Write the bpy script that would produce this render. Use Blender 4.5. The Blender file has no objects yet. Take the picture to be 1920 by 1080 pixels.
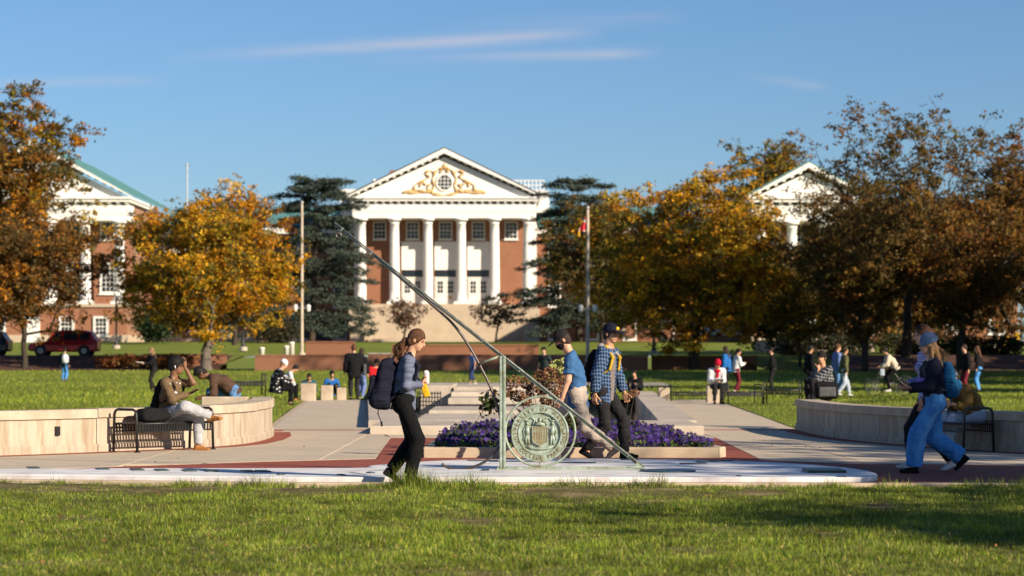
import bpy, math, random
import numpy as np
from mathutils import Vector, Matrix

# ------------------------------------------------------------------ camera, sky, sun, exposure
SC = bpy.context.scene
F = 85.0 / 36.0 * 1920.0          # focal length in photo pixels
CAMH, HORV = 1.4, 668.0           # eye height (m) and horizon row of the photograph
cam_d = bpy.data.cameras.new('camera')
cam = bpy.data.objects.new('camera', cam_d)
SC.collection.objects.link(cam)
SC.camera = cam
cam.location = (0, 0, CAMH)
cam.rotation_euler = (math.radians(90), 0, 0)
cam_d.sensor_width = 36.0
cam_d.lens = 85.0
cam_d.shift_y = (HORV - 540.0) / 1920.0
cam_d.clip_start = 0.1
cam_d.clip_end = 6000
cam_d.dof.use_dof = True
cam_d.dof.focus_distance = 28.6
cam_d.dof.aperture_fstop = 2.8

SUN_EL = math.radians(23.5)
SUN_AZ = math.radians(40.0)       # how far the sun stands behind the picture plane, on the right
SUNV = Vector((math.cos(SUN_AZ) * math.cos(SUN_EL), -math.sin(SUN_AZ) * math.cos(SUN_EL), math.sin(SUN_EL)))
sun_d = bpy.data.lights.new('sun', 'SUN')
sun_d.energy = 5.0
sun_d.angle = math.radians(0.5)
sun_d.color = (1.0, 0.86, 0.68)
sun = bpy.data.objects.new('sun', sun_d)
SC.collection.objects.link(sun)
sun.location = (60, -40, 60)
sun.rotation_euler = (-SUNV).to_track_quat('-Z', 'Y').to_euler()

world = bpy.data.worlds.new('World')
SC.world = world
world.use_nodes = True


def build_world():
    nt = world.node_tree
    n, l = nt.nodes, nt.links
    n.clear()
    out = n.new('ShaderNodeOutputWorld')
    bg = n.new('ShaderNodeBackground')
    sky = n.new('ShaderNodeTexSky')
    sky.sky_type = 'NISHITA'
    sky.sun_disc = False
    sky.sun_elevation = SUN_EL
    sky.sun_rotation = math.atan2(SUNV.x, SUNV.y)
    sky.altitude = 20
    sky.air_density = 1.0
    sky.dust_density = 0.3
    sky.ozone_density = 6.0
    bg.inputs['Strength'].default_value = 0.062
    # thin contrails and cirrus far up in the sky
    tc = n.new('ShaderNodeTexCoord')
    sep = n.new('ShaderNodeSeparateXYZ')
    l.new(tc.outputs['Generated'], sep.inputs[0])

    def math_(op, a, b=None, clamp=False):
        m = n.new('ShaderNodeMath')
        m.operation = op
        m.use_clamp = clamp
        for i, v in enumerate((a, b)):
            if v is None:
                continue
            if isinstance(v, (int, float)):
                m.inputs[i].default_value = v
            else:
                l.new(v, m.inputs[i])
        return m.outputs[0]
    ax = math_('DIVIDE', sep.outputs[0], sep.outputs[1])
    az = math_('DIVIDE', sep.outputs[2], sep.outputs[1])
    comb = n.new('ShaderNodeCombineXYZ')
    l.new(math_('MULTIPLY', ax, 14.0), comb.inputs[0])
    l.new(math_('MULTIPLY', az, 160.0), comb.inputs[1])
    noi = n.new('ShaderNodeTexNoise')
    noi.inputs['Scale'].default_value = 1.0
    noi.inputs['Detail'].default_value = 5
    noi.inputs['Roughness'].default_value = 0.6
    l.new(comb.outputs[0], noi.inputs['Vector'])
    total = None
    for (u0, v0, u1, v1, w, amp) in ((290, 109, 1140, 60, 12, 0.5), (640, 116, 1250, 98, 10, 0.4), (-200, 158, 330, 150, 9, 0.2), (1380, 140, 1560, 166, 9, 0.2), (800, 50, 1300, 30, 12, 0.12)):
        x0, z0, x1, z1 = (u0 - 960) / F, (HORV - v0) / F, (u1 - 960) / F, (HORV - v1) / F
        b = (z1 - z0) / (x1 - x0)
        d = math_('SUBTRACT', az, math_('ADD', math_('MULTIPLY', ax, b), z0 - b * x0))
        d = math_('ADD', d, math_('MULTIPLY', math_('SUBTRACT', noi.outputs[0], 0.5), 10.0 / F))
        q = math_('MULTIPLY', d, F / w)
        g = math_('EXPONENT', math_('MULTIPLY', math_('MULTIPLY', q, q), -1.0))
        t = math_('DIVIDE', math_('SUBTRACT', ax, x0), x1 - x0)
        fade = math_('MULTIPLY', math_('MULTIPLY', t, 1.8, True), math_('MULTIPLY', math_('SUBTRACT', 1.0, t), 6.0, True), True)
        g = math_('MULTIPLY', math_('MULTIPLY', g, fade), math_('MULTIPLY', noi.outputs[0], amp * 1.5))
        total = g if total is None else math_('ADD', total, g)
    mix = n.new('ShaderNodeMixRGB')
    mix.inputs[2].default_value = (6.4, 5.9, 6.2, 1)
    l.new(math_('MINIMUM', total, 0.9), mix.inputs[0])
    tint = n.new('ShaderNodeMixRGB')
    tint.blend_type = 'MULTIPLY'
    tint.inputs[0].default_value = 1.0
    tint.inputs[2].default_value = (0.90, 0.95, 1.03, 1)
    l.new(sky.outputs[0], tint.inputs[1])
    l.new(tint.outputs[0], mix.inputs[1])
    l.new(mix.outputs[0], bg.inputs['Color'])
    l.new(bg.outputs[0], out.inputs[0])


build_world()
SC.view_settings.view_transform = 'Standard'
SC.view_settings.look = 'None'
SC.view_settings.gamma = 1.0
SC.view_settings.use_curve_mapping = False
SC.view_settings.exposure = 0.8
SC.cycles.use_denoising = True
SC.cycles.max_bounces = 6
SC.cycles.transparent_max_bounces = 6
SC.cycles.use_adaptive_sampling = True

# ------------------------------------------------------------------ helpers
COL = SC.collection
WM = {}


def P(u, v, Y):
    """point at depth Y that stands at photo pixel (u, v)"""
    return Vector(((u - 960) * Y / F, Y, CAMH - (v - HORV) * Y / F))


def G(u, v, z=0.0):
    """ground point of height z at photo pixel (u, v)"""
    Y = (CAMH - z) * F / (v - HORV)
    return Vector(((u - 960) * Y / F, Y, z))


def ss(a, b, x):
    t = np.clip((np.asarray(x, float) - a) / (b - a), 0, 1)
    return t * t * (3 - 2 * t)


def tag(o, label=None, cat=None, group=None, kind=None):
    if label:
        o['label'] = label
    if cat:
        o['category'] = cat
    if group:
        o['group'] = group
    if kind:
        o['kind'] = kind
    return o


def thing(name, label, cat, loc=(0, 0, 0), rz=0.0, group=None):
    o = bpy.data.objects.new(name, None)
    o.empty_display_size = 0.2
    COL.objects.link(o)
    o.location = loc
    o.rotation_euler = (0, 0, rz)
    WM[o.name] = Matrix.Translation(Vector(loc)) @ Matrix.Rotation(rz, 4, 'Z')
    return tag(o, label, cat, group)


def link_mesh(name, me, mats, parent=None, world=True, smooth=False, origin=None):
    """world=True: the vertices are world coordinates; otherwise they are local to the parent"""
    if not isinstance(mats, (list, tuple)):
        mats = [mats]
    for m in mats:
        me.materials.append(m)
    if smooth:
        me.polygons.foreach_set('use_smooth', np.ones(len(me.polygons), dtype=bool))
    o = bpy.data.objects.new(name, me)
    COL.objects.link(o)
    if parent is not None:
        o.parent = parent
        if world:
            o.matrix_parent_inverse = WM[parent.name].inverted()
            WM[o.name] = Matrix.Identity(4)
        else:
            WM[o.name] = WM[parent.name].copy()
    elif origin is not None:
        me.transform(Matrix.Translation(-Vector(origin)))
        o.location = origin
        WM[o.name] = Matrix.Translation(Vector(origin))
    else:
        WM[o.name] = Matrix.Identity(4)
    return o


def np_mesh(name, verts, faces, mat_idx=None):
    """faces: (n,k) int array, all of the same size"""
    me = bpy.data.meshes.new(name)
    verts = np.ascontiguousarray(verts, dtype=np.float32)
    faces = np.ascontiguousarray(faces, dtype=np.int32)
    n, k = faces.shape
    me.vertices.add(len(verts))
    me.vertices.foreach_set('co', verts.ravel())
    me.loops.add(n * k)
    me.loops.foreach_set('vertex_index', faces.ravel())
    me.polygons.add(n)
    me.polygons.foreach_set('loop_start', np.arange(0, n * k, k, dtype=np.int32))
    if mat_idx is not None:
        me.polygons.foreach_set('material_index', np.ascontiguousarray(mat_idx, dtype=np.int32))
    me.update(calc_edges=True)
    return me


class MB:
    def __init__(self):
        self.v, self.f, self.m = [], [], []
        self.mi = 0

    def add(self, vs, fs):
        b = len(self.v)
        self.v += [tuple(p) for p in vs]
        for f in fs:
            self.f.append(tuple(i + b for i in f))
            self.m.append(self.mi)
        return self

    def box(self, x0, x1, y0, y1, z0, z1):
        return self.add([(x0, y0, z0), (x1, y0, z0), (x1, y1, z0), (x0, y1, z0), (x0, y0, z1), (x1, y0, z1), (x1, y1, z1), (x0, y1, z1)],
                        [(3, 2, 1, 0), (4, 5, 6, 7), (0, 1, 5, 4), (1, 2, 6, 5), (2, 3, 7, 6), (3, 0, 4, 7)])

    def obox(self, c, ax, ay, az):
        """box with centre c and three half-extent vectors"""
        c, ax, ay, az = Vector(c), Vector(ax), Vector(ay), Vector(az)
        vs = [c + sx * ax + sy * ay + sz * az for sz in (-1, 1) for sx, sy in ((-1, -1), (1, -1), (1, 1), (-1, 1))]
        return self.add(vs, [(3, 2, 1, 0), (4, 5, 6, 7), (0, 1, 5, 4), (1, 2, 6, 5), (2, 3, 7, 6), (3, 0, 4, 7)])

    def bbox(self, x0, x1, y0, y1, z0, z1, b=0.02):
        """box with its top edges and upright edges chamfered"""
        r0 = [(x0 + b, y0), (x1 - b, y0), (x1, y0 + b), (x1, y1 - b), (x1 - b, y1), (x0 + b, y1), (x0, y1 - b), (x0, y0 + b)]
        xm, ym = (x0 + x1) / 2, (y0 + y1) / 2
        r1 = [(x + (b if x < xm else -b), y + (b if y < ym else -b)) for x, y in r0]
        vs = [(x, y, z0) for x, y in r0] + [(x, y, z1 - b) for x, y in r0] + [(x, y, z1) for x, y in r1]
        fs = [tuple(range(7, -1, -1)), tuple(range(16, 24))]
        for k in (0, 8):
            fs += [(k + i, k + (i + 1) % 8, k + 8 + (i + 1) % 8, k + 8 + i) for i in range(8)]
        return self.add(vs, fs)

    def prism(self, poly, z0, z1, bev=0.0):
        """horizontal polygon (counter-clockwise) between two heights"""
        n = len(poly)
        z0 = z0 if isinstance(z0, (list, tuple)) else [z0] * n
        z1 = z1 if isinstance(z1, (list, tuple)) else [z1] * n
        vs = [(p[0], p[1], z0[i]) for i, p in enumerate(poly)]
        if bev:
            cx, cy = sum(p[0] for p in poly) / n, sum(p[1] for p in poly) / n
            vs += [(p[0], p[1], z1[i] - bev) for i, p in enumerate(poly)]
            for i, p in enumerate(poly):
                a, c = Vector(poly[i - 1][:2]), Vector(poly[(i + 1) % n][:2])
                q = Vector(p[:2])
                d = ((a - q).normalized() + (c - q).normalized())
                d = d.normalized() * bev if d.length > 0.05 else Vector((cx, cy)) * 0
                if d.dot(Vector((cx, cy)) - q) < 0:
                    d = -d
                vs.append((q.x + d.x, q.y + d.y, z1[i]))
            fs = [tuple(range(n - 1, -1, -1)), tuple(range(2 * n, 3 * n))]
            for k in (0, n):
                fs += [(k + i, k + (i + 1) % n, k + n + (i + 1) % n, k + n + i) for i in range(n)]
        else:
            vs += [(p[0], p[1], z1[i]) for i, p in enumerate(poly)]
            fs = [tuple(range(n - 1, -1, -1)), tuple(range(n, 2 * n))] + [(i, (i + 1) % n, n + (i + 1) % n, n + i) for i in range(n)]
        return self.add(vs, fs)

    def vprism(self, poly, y0, y1):
        """polygon in the x-z plane, run from depth y0 to y1"""
        n = len(poly)
        vs = [(p[0], y0, p[1]) for p in poly] + [(p[0], y1, p[1]) for p in poly]
        fs = [tuple(range(n)), tuple(range(2 * n - 1, n - 1, -1))] + [(i, n + i, n + (i + 1) % n, (i + 1) % n) for i in range(n)]
        return self.add(vs, fs)

    def tube(self, pts, r, n=8, closed=False):
        pts = [Vector(p) for p in pts]
        m = len(pts)
        rs = list(r) if isinstance(r, (list, tuple)) else [r] * m
        vs, fs = [], []
        up = None
        for i, p in enumerate(pts):
            a = pts[i - 1] if (i > 0 or closed) else p
            c = pts[(i + 1) % m] if (i < m - 1 or closed) else p
            t = (c - a).normalized()
            if up is None:
                up = Vector((0, 0, 1)) if abs(t.z) < 0.9 else Vector((1, 0, 0))
            s = t.cross(up)
            if s.length < 1e-4:
                s = t.cross(Vector((0.3, 1, 0.2)))
            s.normalize()
            up = s.cross(t).normalized()
            for k in range(n):
                an = 2 * math.pi * k / n
                vs.append(p + rs[i] * (math.cos(an) * s + math.sin(an) * up))
        for i in range(m if closed else m - 1):
            j = (i + 1) % m
            for k in range(n):
                k2 = (k + 1) % n
                fs.append((i * n + k, i * n + k2, j * n + k2, j * n + k))
        if not closed:
            fs.append(tuple(range(n - 1, -1, -1)))
            fs.append(tuple(range((m - 1) * n, m * n)))
        return self.add(vs, fs)

    def lathe(self, prof, c=(0, 0, 0), n=16):
        """profile of (radius, z) turned about the vertical through c"""
        vs, fs = [], []
        for (r, z) in prof:
            for k in range(n):
                a = 2 * math.pi * k / n
                vs.append((c[0] + r * math.cos(a), c[1] + r * math.sin(a), c[2] + z))
        m = len(prof)
        for i in range(m - 1):
            for k in range(n):
                k2 = (k + 1) % n
                fs.append((i * n + k, i * n + k2, (i + 1) * n + k2, (i + 1) * n + k))
        fs.append(tuple(range(n - 1, -1, -1)))
        fs.append(tuple(range((m - 1) * n, m * n)))
        return self.add(vs, fs)

    def mesh(self, name):
        me = bpy.data.meshes.new(name)
        me.from_pydata(self.v, [], self.f)
        if any(self.m):
            me.polygons.foreach_set('material_index', self.m)
        me.update()
        return me

    def build(self, name, mats, parent=None, world=True, smooth=False, origin=None):
        if parent is None and origin is None:
            xs, ys, zs = zip(*self.v)
            origin = ((min(xs) + max(xs)) / 2, (min(ys) + max(ys)) / 2, min(zs))
        if origin == 'zero':
            origin = None
        return link_mesh(name, self.mesh(name), mats, parent, world, smooth, origin)


def copy_tree(o, parent=None):
    c = o.copy()
    COL.objects.link(c)
    if parent is not None:
        c.parent = parent
    for ch in list(o.children):
        copy_tree(ch, c)
    return c


def grid_sheet(name, xs_rows, ys, zfun, mat, kind='structure'):
    """sheet of quads: one row of x values per y; zfun works on arrays"""
    rows = np.array(xs_rows, float)
    Y = np.repeat(np.array(ys, float)[:, None], rows.shape[1], 1)
    Z = zfun(rows, Y)
    v = np.stack([rows, Y, Z], -1).reshape(-1, 3)
    ny, nx = rows.shape
    i = np.arange(ny - 1)[:, None] * nx + np.arange(nx - 1)[None]
    f = np.stack([i, i + 1, i + nx + 1, i + nx], -1).reshape(-1, 4)
    o = link_mesh(name, np_mesh(name, v, f), mat, smooth=True)
    return tag(o, kind=kind)
# ------------------------------------------------------------------ materials
MATS = {}


class NT:
    def __init__(self, name):
        self.m = bpy.data.materials.new(name)
        self.m.use_nodes = True
        self.t = self.m.node_tree
        self.n, self.l = self.t.nodes, self.t.links
        self.b = self.n['Principled BSDF']
        self.out = self.n['Material Output']
        self.tc = None

    def coord(self, scale=(1, 1, 1), rot=(0, 0, 0)):
        if self.tc is None:
            self.tc = self.n.new('ShaderNodeTexCoord')
        mp = self.n.new('ShaderNodeMapping')
        mp.inputs['Scale'].default_value = scale
        mp.inputs['Rotation'].default_value = rot
        self.l.new(self.tc.outputs['Object'], mp.inputs[0])
        return mp.outputs[0]

    def noise(self, scale, detail=4, rough=0.6, vec=None, out='Fac'):
        x = self.n.new('ShaderNodeTexNoise')
        x.inputs['Scale'].default_value = scale
        x.inputs['Detail'].default_value = detail
        x.inputs['Roughness'].default_value = rough
        self.l.new(vec if vec is not None else self.coord(), x.inputs['Vector'])
        return x.outputs[out]

    def ramp(self, fac, stops):
        r = self.n.new('ShaderNodeValToRGB')
        e = r.color_ramp.elements
        while len(e) < len(stops):
            e.new(0.5)
        for i, (p, c) in enumerate(stops):
            e[i].position = p
            e[i].color = (*c[:3], 1)
        self.l.new(fac, r.inputs[0])
        return r.outputs[0]

    def mix(self, fac, a, b, mode='MIX'):
        x = self.n.new('ShaderNodeMixRGB')
        x.blend_type = mode
        for i, v in ((0, fac), (1, a), (2, b)):
            if isinstance(v, (int, float)):
                x.inputs[i].default_value = v
            elif isinstance(v, (tuple, list)):
                x.inputs[i].default_value = (*v[:3], 1)
            else:
                self.l.new(v, x.inputs[i])
        return x.outputs[0]

    def math(self, op, a, b=None, clamp=False):
        m = self.n.new('ShaderNodeMath')
        m.operation = op
        m.use_clamp = clamp
        for i, v in enumerate((a, b)):
            if v is None:
                continue
            if isinstance(v, (int, float)):
                m.inputs[i].default_value = v
            else:
                self.l.new(v, m.inputs[i])
        return m.outputs[0]

    def color(self, c):
        if isinstance(c, (tuple, list)):
            self.b.inputs['Base Color'].default_value = (*c[:3], 1)
        else:
            self.l.new(c, self.b.inputs['Base Color'])
        return self

    def bump(self, h, strength=0.3, dist=0.02):
        x = self.n.new('ShaderNodeBump')
        x.inputs['Strength'].default_value = strength
        x.inputs['Distance'].default_value = dist
        self.l.new(h, x.inputs['Height'])
        self.l.new(x.outputs[0], self.b.inputs['Normal'])
        return self

    def done(self, rough=0.7, metal=0.0, spec=0.3):
        self.b.inputs['Roughness'].default_value = rough
        self.b.inputs['Metallic'].default_value = metal
        self.b.inputs['Specular IOR Level'].default_value = spec
        return self.m


def mat(name, c1, c2=None, scale=4.0, rough=0.7, metal=0.0, bump=0.0, bscale=40.0, spec=0.3, c3=None, stretch=(1, 1, 1)):
    """two- or three-tone mottled surface with fine relief"""
    if name in MATS:
        return MATS[name]
    t = NT(name)
    if c2 is None:
        c2 = tuple(x * 0.8 for x in c1)
    nz = t.noise(scale, 5, 0.65, t.coord(stretch))
    stops = [(0.3, c2), (0.7, c1)] if c3 is None else [(0.28, c3), (0.48, c2), (0.7, c1)]
    t.color(t.ramp(nz, stops))
    if bump:
        t.bump(t.noise(bscale, 3, 0.6, t.coord(stretch)), bump, 0.02)
    MATS[name] = t.done(rough, metal, spec)
    return MATS[name]


def brick_mat(name, c1, c2, mortar, scale=1.0, bw=0.22, bh=0.075, rot=(0, 0, 0), rough=0.85, bump=0.4, msize=0.012):
    t = NT(name)
    b = t.n.new('ShaderNodeTexBrick')
    b.inputs['Color1'].default_value = (*c1, 1)
    b.inputs['Color2'].default_value = (*c2, 1)
    b.inputs['Mortar'].default_value = (*mortar, 1)
    b.inputs['Scale'].default_value = scale
    b.inputs['Mortar Size'].default_value = msize
    b.inputs['Brick Width'].default_value = bw
    b.inputs['Row Height'].default_value = bh
    t.l.new(t.coord((1, 1, 1), rot), b.inputs['Vector'])
    nz = t.noise(0.8, 6, 0.75)
    t.color(t.mix(t.math('MULTIPLY', nz, 0.8), b.outputs[0], tuple(x * 0.55 for x in c1), 'MIX'))
    t.bump(t.math('SUBTRACT', 1.0, b.outputs['Fac']), bump, 0.01)
    MATS[name] = t.done(rough, 0, 0.2)
    return MATS[name]


def leaf_mat(name, trans=0.35, rough=0.6):
    """leaf colour comes from each leaf; light passes through the blade"""
    if name in MATS:
        return MATS[name]
    t = NT(name)
    a = t.n.new('ShaderNodeAttribute')
    a.attribute_name = 'Col'
    t.color(a.outputs['Color'])
    t.done(rough, 0, 0.25)
    tr = t.n.new('ShaderNodeBsdfTranslucent')
    t.l.new(a.outputs['Color'], tr.inputs[0])
    mx = t.n.new('ShaderNodeMixShader')
    mx.inputs[0].default_value = trans
    t.l.new(t.b.outputs[0], mx.inputs[1])
    t.l.new(tr.outputs[0], mx.inputs[2])
    t.l.new(mx.outputs[0], t.out.inputs[0])
    MATS[name] = t.m
    return t.m


def lawn_mat(name):
    t = NT(name)
    n1 = t.noise(0.25, 5, 0.65)
    n2 = t.noise(9.0, 4, 0.7)
    base = t.ramp(n1, [(0.3, (0.15, 0.19, 0.028)), (0.55, (0.23, 0.27, 0.042)), (0.75, (0.33, 0.31, 0.075))])
    t.color(t.mix(t.math('MULTIPLY', n2, 0.5), base, (0.08, 0.11, 0.016)))
    t.bump(t.noise(28.0, 4, 0.7), 1.0, 0.06)
    MATS[name] = t.done(0.9, 0, 0.1)
    return t.m


def soil_mat(name):
    t = NT(name)
    n1 = t.noise(1.3, 6, 0.7)
    t.color(t.ramp(n1, [(0.3, (0.06, 0.07, 0.02)), (0.5, (0.15, 0.12, 0.05)), (0.7, (0.36, 0.27, 0.14))]))
    t.bump(t.noise(35.0, 5, 0.7), 0.8, 0.04)
    MATS[name] = t.done(0.95, 0, 0.1)
    return t.m


def paving_mat(name, c1, c2, stain):
    t = NT(name)
    n1 = t.noise(0.7, 6, 0.7)
    n2 = t.noise(60.0, 3, 0.7)
    n3 = t.noise(2.3, 6, 0.75)
    c = t.ramp(n1, [(0.3, c2), (0.68, c1)])
    c = t.mix(t.math('MULTIPLY', n2, 0.22), c, tuple(x * 0.55 for x in c1))
    st = t.ramp(n3, [(0.52, (0, 0, 0)), (0.72, (1, 1, 1))])
    c = t.mix(t.math('MULTIPLY', st, 0.5), c, stain)
    t.color(c)
    t.bump(t.noise(90.0, 3, 0.6), 0.25, 0.006)
    MATS[name] = t.done(0.85, 0, 0.25)
    return t.m


def streaked_concrete(name, c1, c2, streak):
    t = NT(name)
    n1 = t.noise(1.1, 6, 0.7)
    st = t.noise(1.0, 5, 0.7, t.coord((5.0, 5.0, 0.55)))
    c = t.ramp(n1, [(0.3, c2), (0.7, c1)])
    m = t.ramp(st, [(0.44, (0, 0, 0)), (0.66, (1, 1, 1))])
    c = t.mix(t.math('MULTIPLY', m, 0.75), c, streak)
    fine = t.noise(45.0, 3, 0.7)
    c = t.mix(t.math('MULTIPLY', fine, 0.16), c, (0.16, 0.13, 0.10))
    t.color(c)
    t.bump(t.noise(50.0, 4, 0.7), 0.35, 0.008)
    MATS[name] = t.done(0.85, 0, 0.2)
    return t.m


def patina_mat(name):
    t = NT(name)
    n1 = t.noise(9.0, 6, 0.75)
    c = t.ramp(n1, [(0.30, (0.13, 0.10, 0.05)), (0.43, (0.22, 0.25, 0.17)), (0.55, (0.29, 0.35, 0.29)), (0.75, (0.43, 0.49, 0.42))])
    n2 = t.noise(3.0, 3, 0.6, t.coord((1, 1, 0.4)))
    c = t.mix(t.ramp(n2, [(0.55, (0, 0, 0)), (0.75, (0.7, 0.7, 0.7))]), c, (0.36, 0.40, 0.27))
    t.color(c)
    t.bump(t.noise(60.0, 4, 0.7), 0.25, 0.004)
    MATS[name] = t.done(0.6, 0.25, 0.4)
    return t.m


def plaid_mat(name, base, dark, light, sx=14.0):
    """woven check: warm and weft bands"""
    t = NT(name)
    v = t.coord((1, 1, 1), (0.25, 0.15, 0.3))
    sep = t.n.new('ShaderNodeSeparateXYZ')
    t.l.new(v, sep.inputs[0])

    def band(src, k, w, ph=0.0):
        s = t.math('FRACT', t.math('ADD', t.math('MULTIPLY', src, k), ph))
        return t.math('LESS_THAN', s, w)
    xy = t.math('ADD', sep.outputs[0], t.math('MULTIPLY', sep.outputs[1], 0.8))
    a = t.math('MULTIPLY', t.math('ADD', band(xy, sx, 0.5), band(sep.outputs[2], sx, 0.5)), 0.5)
    c = t.mix(a, base, dark)
    l1 = t.math('MAXIMUM', band(xy, sx, 0.16, 0.3), band(sep.outputs[2], sx, 0.16, 0.3))
    c = t.mix(t.math('MULTIPLY', l1, 0.6), c, light)
    t.color(c)
    t.bump(t.noise(25.0, 3), 0.3, 0.01)
    MATS[name] = t.done(0.9, 0, 0.1)
    return t.m


def cloth(name, c, c2=None, scale=12.0, bump=0.8, rough=0.9):
    return mat(name, c, c2 or tuple(x * 0.66 for x in c), scale, rough, 0, bump, 20.0, 0.12)


def stripe_knit(name, c, c2):
    t = NT(name)
    st = t.noise(1.0, 3, 0.6, t.coord((5, 5, 60)))
    t.color(t.ramp(st, [(0.35, c2), (0.65, c)]))
    t.bump(t.noise(14.0, 3, 0.6, t.coord((0.6, 0.6, 2.2))), 0.5, 0.012)
    MATS[name] = t.done(0.85, 0, 0.15)
    return t.m


def M_(n):
    return MATS[n]


mat('white_paint', (0.80, 0.78, 0.72), (0.70, 0.68, 0.63), 1.5, 0.6, bump=0.05)
mat('white_trim', (0.78, 0.76, 0.70), (0.66, 0.63, 0.58), 2.5, 0.6)
mat('glass_dark', (0.010, 0.013, 0.018), (0.022, 0.026, 0.034), 0.6, 0.12, spec=0.5)
mat('black_metal', (0.012, 0.012, 0.013), (0.022, 0.021, 0.020), 9.0, 0.42, 0.3, 0.1, 80, 0.5)
mat('grey_metal', (0.42, 0.41, 0.40), (0.34, 0.33, 0.32), 3.0, 0.45, 0.4)
mat('limestone', (0.50, 0.40, 0.29), (0.42, 0.33, 0.24), 0.8, 0.85, bump=0.2, bscale=12)
mat('copper_green', (0.065, 0.185, 0.185), (0.11, 0.25, 0.24), 0.7, 0.6, bump=0.1)
mat('slate', (0.09, 0.09, 0.10), (0.06, 0.06, 0.065), 2.0, 0.8)
mat('gold_leaf', (0.62, 0.40, 0.17), (0.50, 0.31, 0.13), 3.0, 0.5)
mat('bark', (0.075, 0.058, 0.045), (0.035, 0.028, 0.022), 5.0, 0.95, bump=0.9, bscale=14, stretch=(1, 1, 0.25), spec=0.1)
mat('bark_grey', (0.17, 0.145, 0.12), (0.09, 0.075, 0.06), 5.0, 0.95, bump=0.9, bscale=14, stretch=(1, 1, 0.25), spec=0.1)
mat('mulch', (0.11, 0.05, 0.028), (0.055, 0.026, 0.015), 3.0, 0.95, bump=0.8, bscale=25)
mat('asphalt', (0.055, 0.054, 0.053), (0.042, 0.042, 0.042), 3.0, 0.9)
mat('far_path', (0.33, 0.29, 0.25), (0.27, 0.24, 0.21), 1.0, 0.9)
mat('pad_white', (0.80, 0.78, 0.75), (0.66, 0.64, 0.61), 2.4, 0.55, bump=0.12, bscale=70, c3=(0.46, 0.43, 0.40))
mat('patina_dark', (0.27, 0.31, 0.27), (0.15, 0.16, 0.14), 11.0, 0.5, 0.35, 0.2, 60, 0.4, c3=(0.05, 0.04, 0.035))
mat('kerb_concrete', (0.50, 0.40, 0.28), (0.40, 0.31, 0.21), 2.0, 0.9, bump=0.3, bscale=60)
mat('coping_stone', (0.52, 0.45, 0.36), (0.44, 0.37, 0.29), 1.2, 0.8, bump=0.15, bscale=50, c3=(0.33, 0.27, 0.21))
mat('dark_water', (0.010, 0.016, 0.022), (0.016, 0.022, 0.03), 1.0, 0.08, bump=0.12, bscale=7, spec=0.5)
mat('bronze_plate', (0.035, 0.075, 0.062), (0.055, 0.060, 0.040), 8.0, 0.45, 0.35, 0.2, 60, 0.4)
mat('plate_blue', (0.03, 0.055, 0.075), (0.02, 0.035, 0.05), 12.0, 0.4, 0.2, 0.2, 60, 0.5)
mat('steel_dark', (0.055, 0.045, 0.042), (0.10, 0.085, 0.08), 7.0, 0.4, 0.55, 0.1, 70, 0.5)
patina_mat('patina')
mat('patina_brown', (0.20, 0.13, 0.06), (0.25, 0.24, 0.14), 14.0, 0.6, 0.25, 0.4, 60)
brick_mat('brick_wall', (0.34, 0.125, 0.062), (0.27, 0.09, 0.045), (0.42, 0.30, 0.20), rot=(math.radians(90), 0, 0))
brick_mat('brick_low', (0.29, 0.10, 0.05), (0.21, 0.07, 0.036), (0.36, 0.25, 0.17), rot=(math.radians(90), 0, 0))
brick_mat('brick_paver', (0.36, 0.085, 0.048), (0.27, 0.06, 0.036), (0.26, 0.16, 0.11), bw=0.21, bh=0.105, msize=0.008, bump=0.3)
paving_mat('concrete', (0.56, 0.46, 0.33), (0.46, 0.38, 0.28), (0.30, 0.24, 0.18))
streaked_concrete('wall_concrete', (0.50, 0.42, 0.32), (0.40, 0.33, 0.25), (0.22, 0.15, 0.085))
mat('wall_cap', (0.52, 0.43, 0.32), (0.41, 0.33, 0.24), 2.6, 0.85, bump=0.25, bscale=60, c3=(0.34, 0.26, 0.18))
lawn_mat('lawn_green')
soil_mat('soil')
leaf_mat('leaves', 0.42)
leaf_mat('grass_blades', 0.32, 0.5)
leaf_mat('needles', 0.12, 0.7)
leaf_mat('petals', 0.25, 0.6)
mat('skin_light', (0.56, 0.31, 0.20), (0.48, 0.25, 0.155), 9.0, 0.5, bump=0.05, spec=0.35)
mat('skin_tan', (0.46, 0.25, 0.14), (0.40, 0.20, 0.11), 9.0, 0.5, bump=0.05, spec=0.35)
mat('skin_brown', (0.20, 0.095, 0.05), (0.16, 0.075, 0.038), 9.0, 0.5, bump=0.05, spec=0.35)
mat('eye_dark', (0.02, 0.014, 0.01), None, 9.0, 0.25, spec=0.5)
mat('lips', (0.40, 0.16, 0.12), None, 9.0, 0.5)
for nm_, c_ in (('hair_brown', (0.075, 0.032, 0.014)), ('hair_black', (0.010, 0.008, 0.007)), ('hair_dark', (0.028, 0.016, 0.010)), ('hair_blond', (0.20, 0.11, 0.05))):
    mat(nm_, tuple(x * 2.0 for x in c_), tuple(x * 0.35 for x in c_), 34.0, 0.6, 0, 0.7, 60.0, 0.22, stretch=(1, 1, 0.35))
# ------------------------------------------------------------------ ground, lawns, paths
WALL_L = [(-16.0, 28.3), (-11.5, 31.2), (-9.2, 32.6), (-7.18, 33.95), (-6.19, 35.05), (-5.5, 35.95), (-5.03, 36.6), (-4.55, 37.45), (-4.25, 38.7), (-4.15, 40.4), (-4.2, 42.3), (-4.42, 44.4)]
WALL_R = [(16.0, 27.0), (12.0, 29.8), (9.5, 32.4), (7.45, 34.9), (6.76, 36.4), (6.2, 38.0), (5.75, 39.8), (5.5, 41.8), (5.42, 43.8), (5.44, 46.2)]


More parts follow.
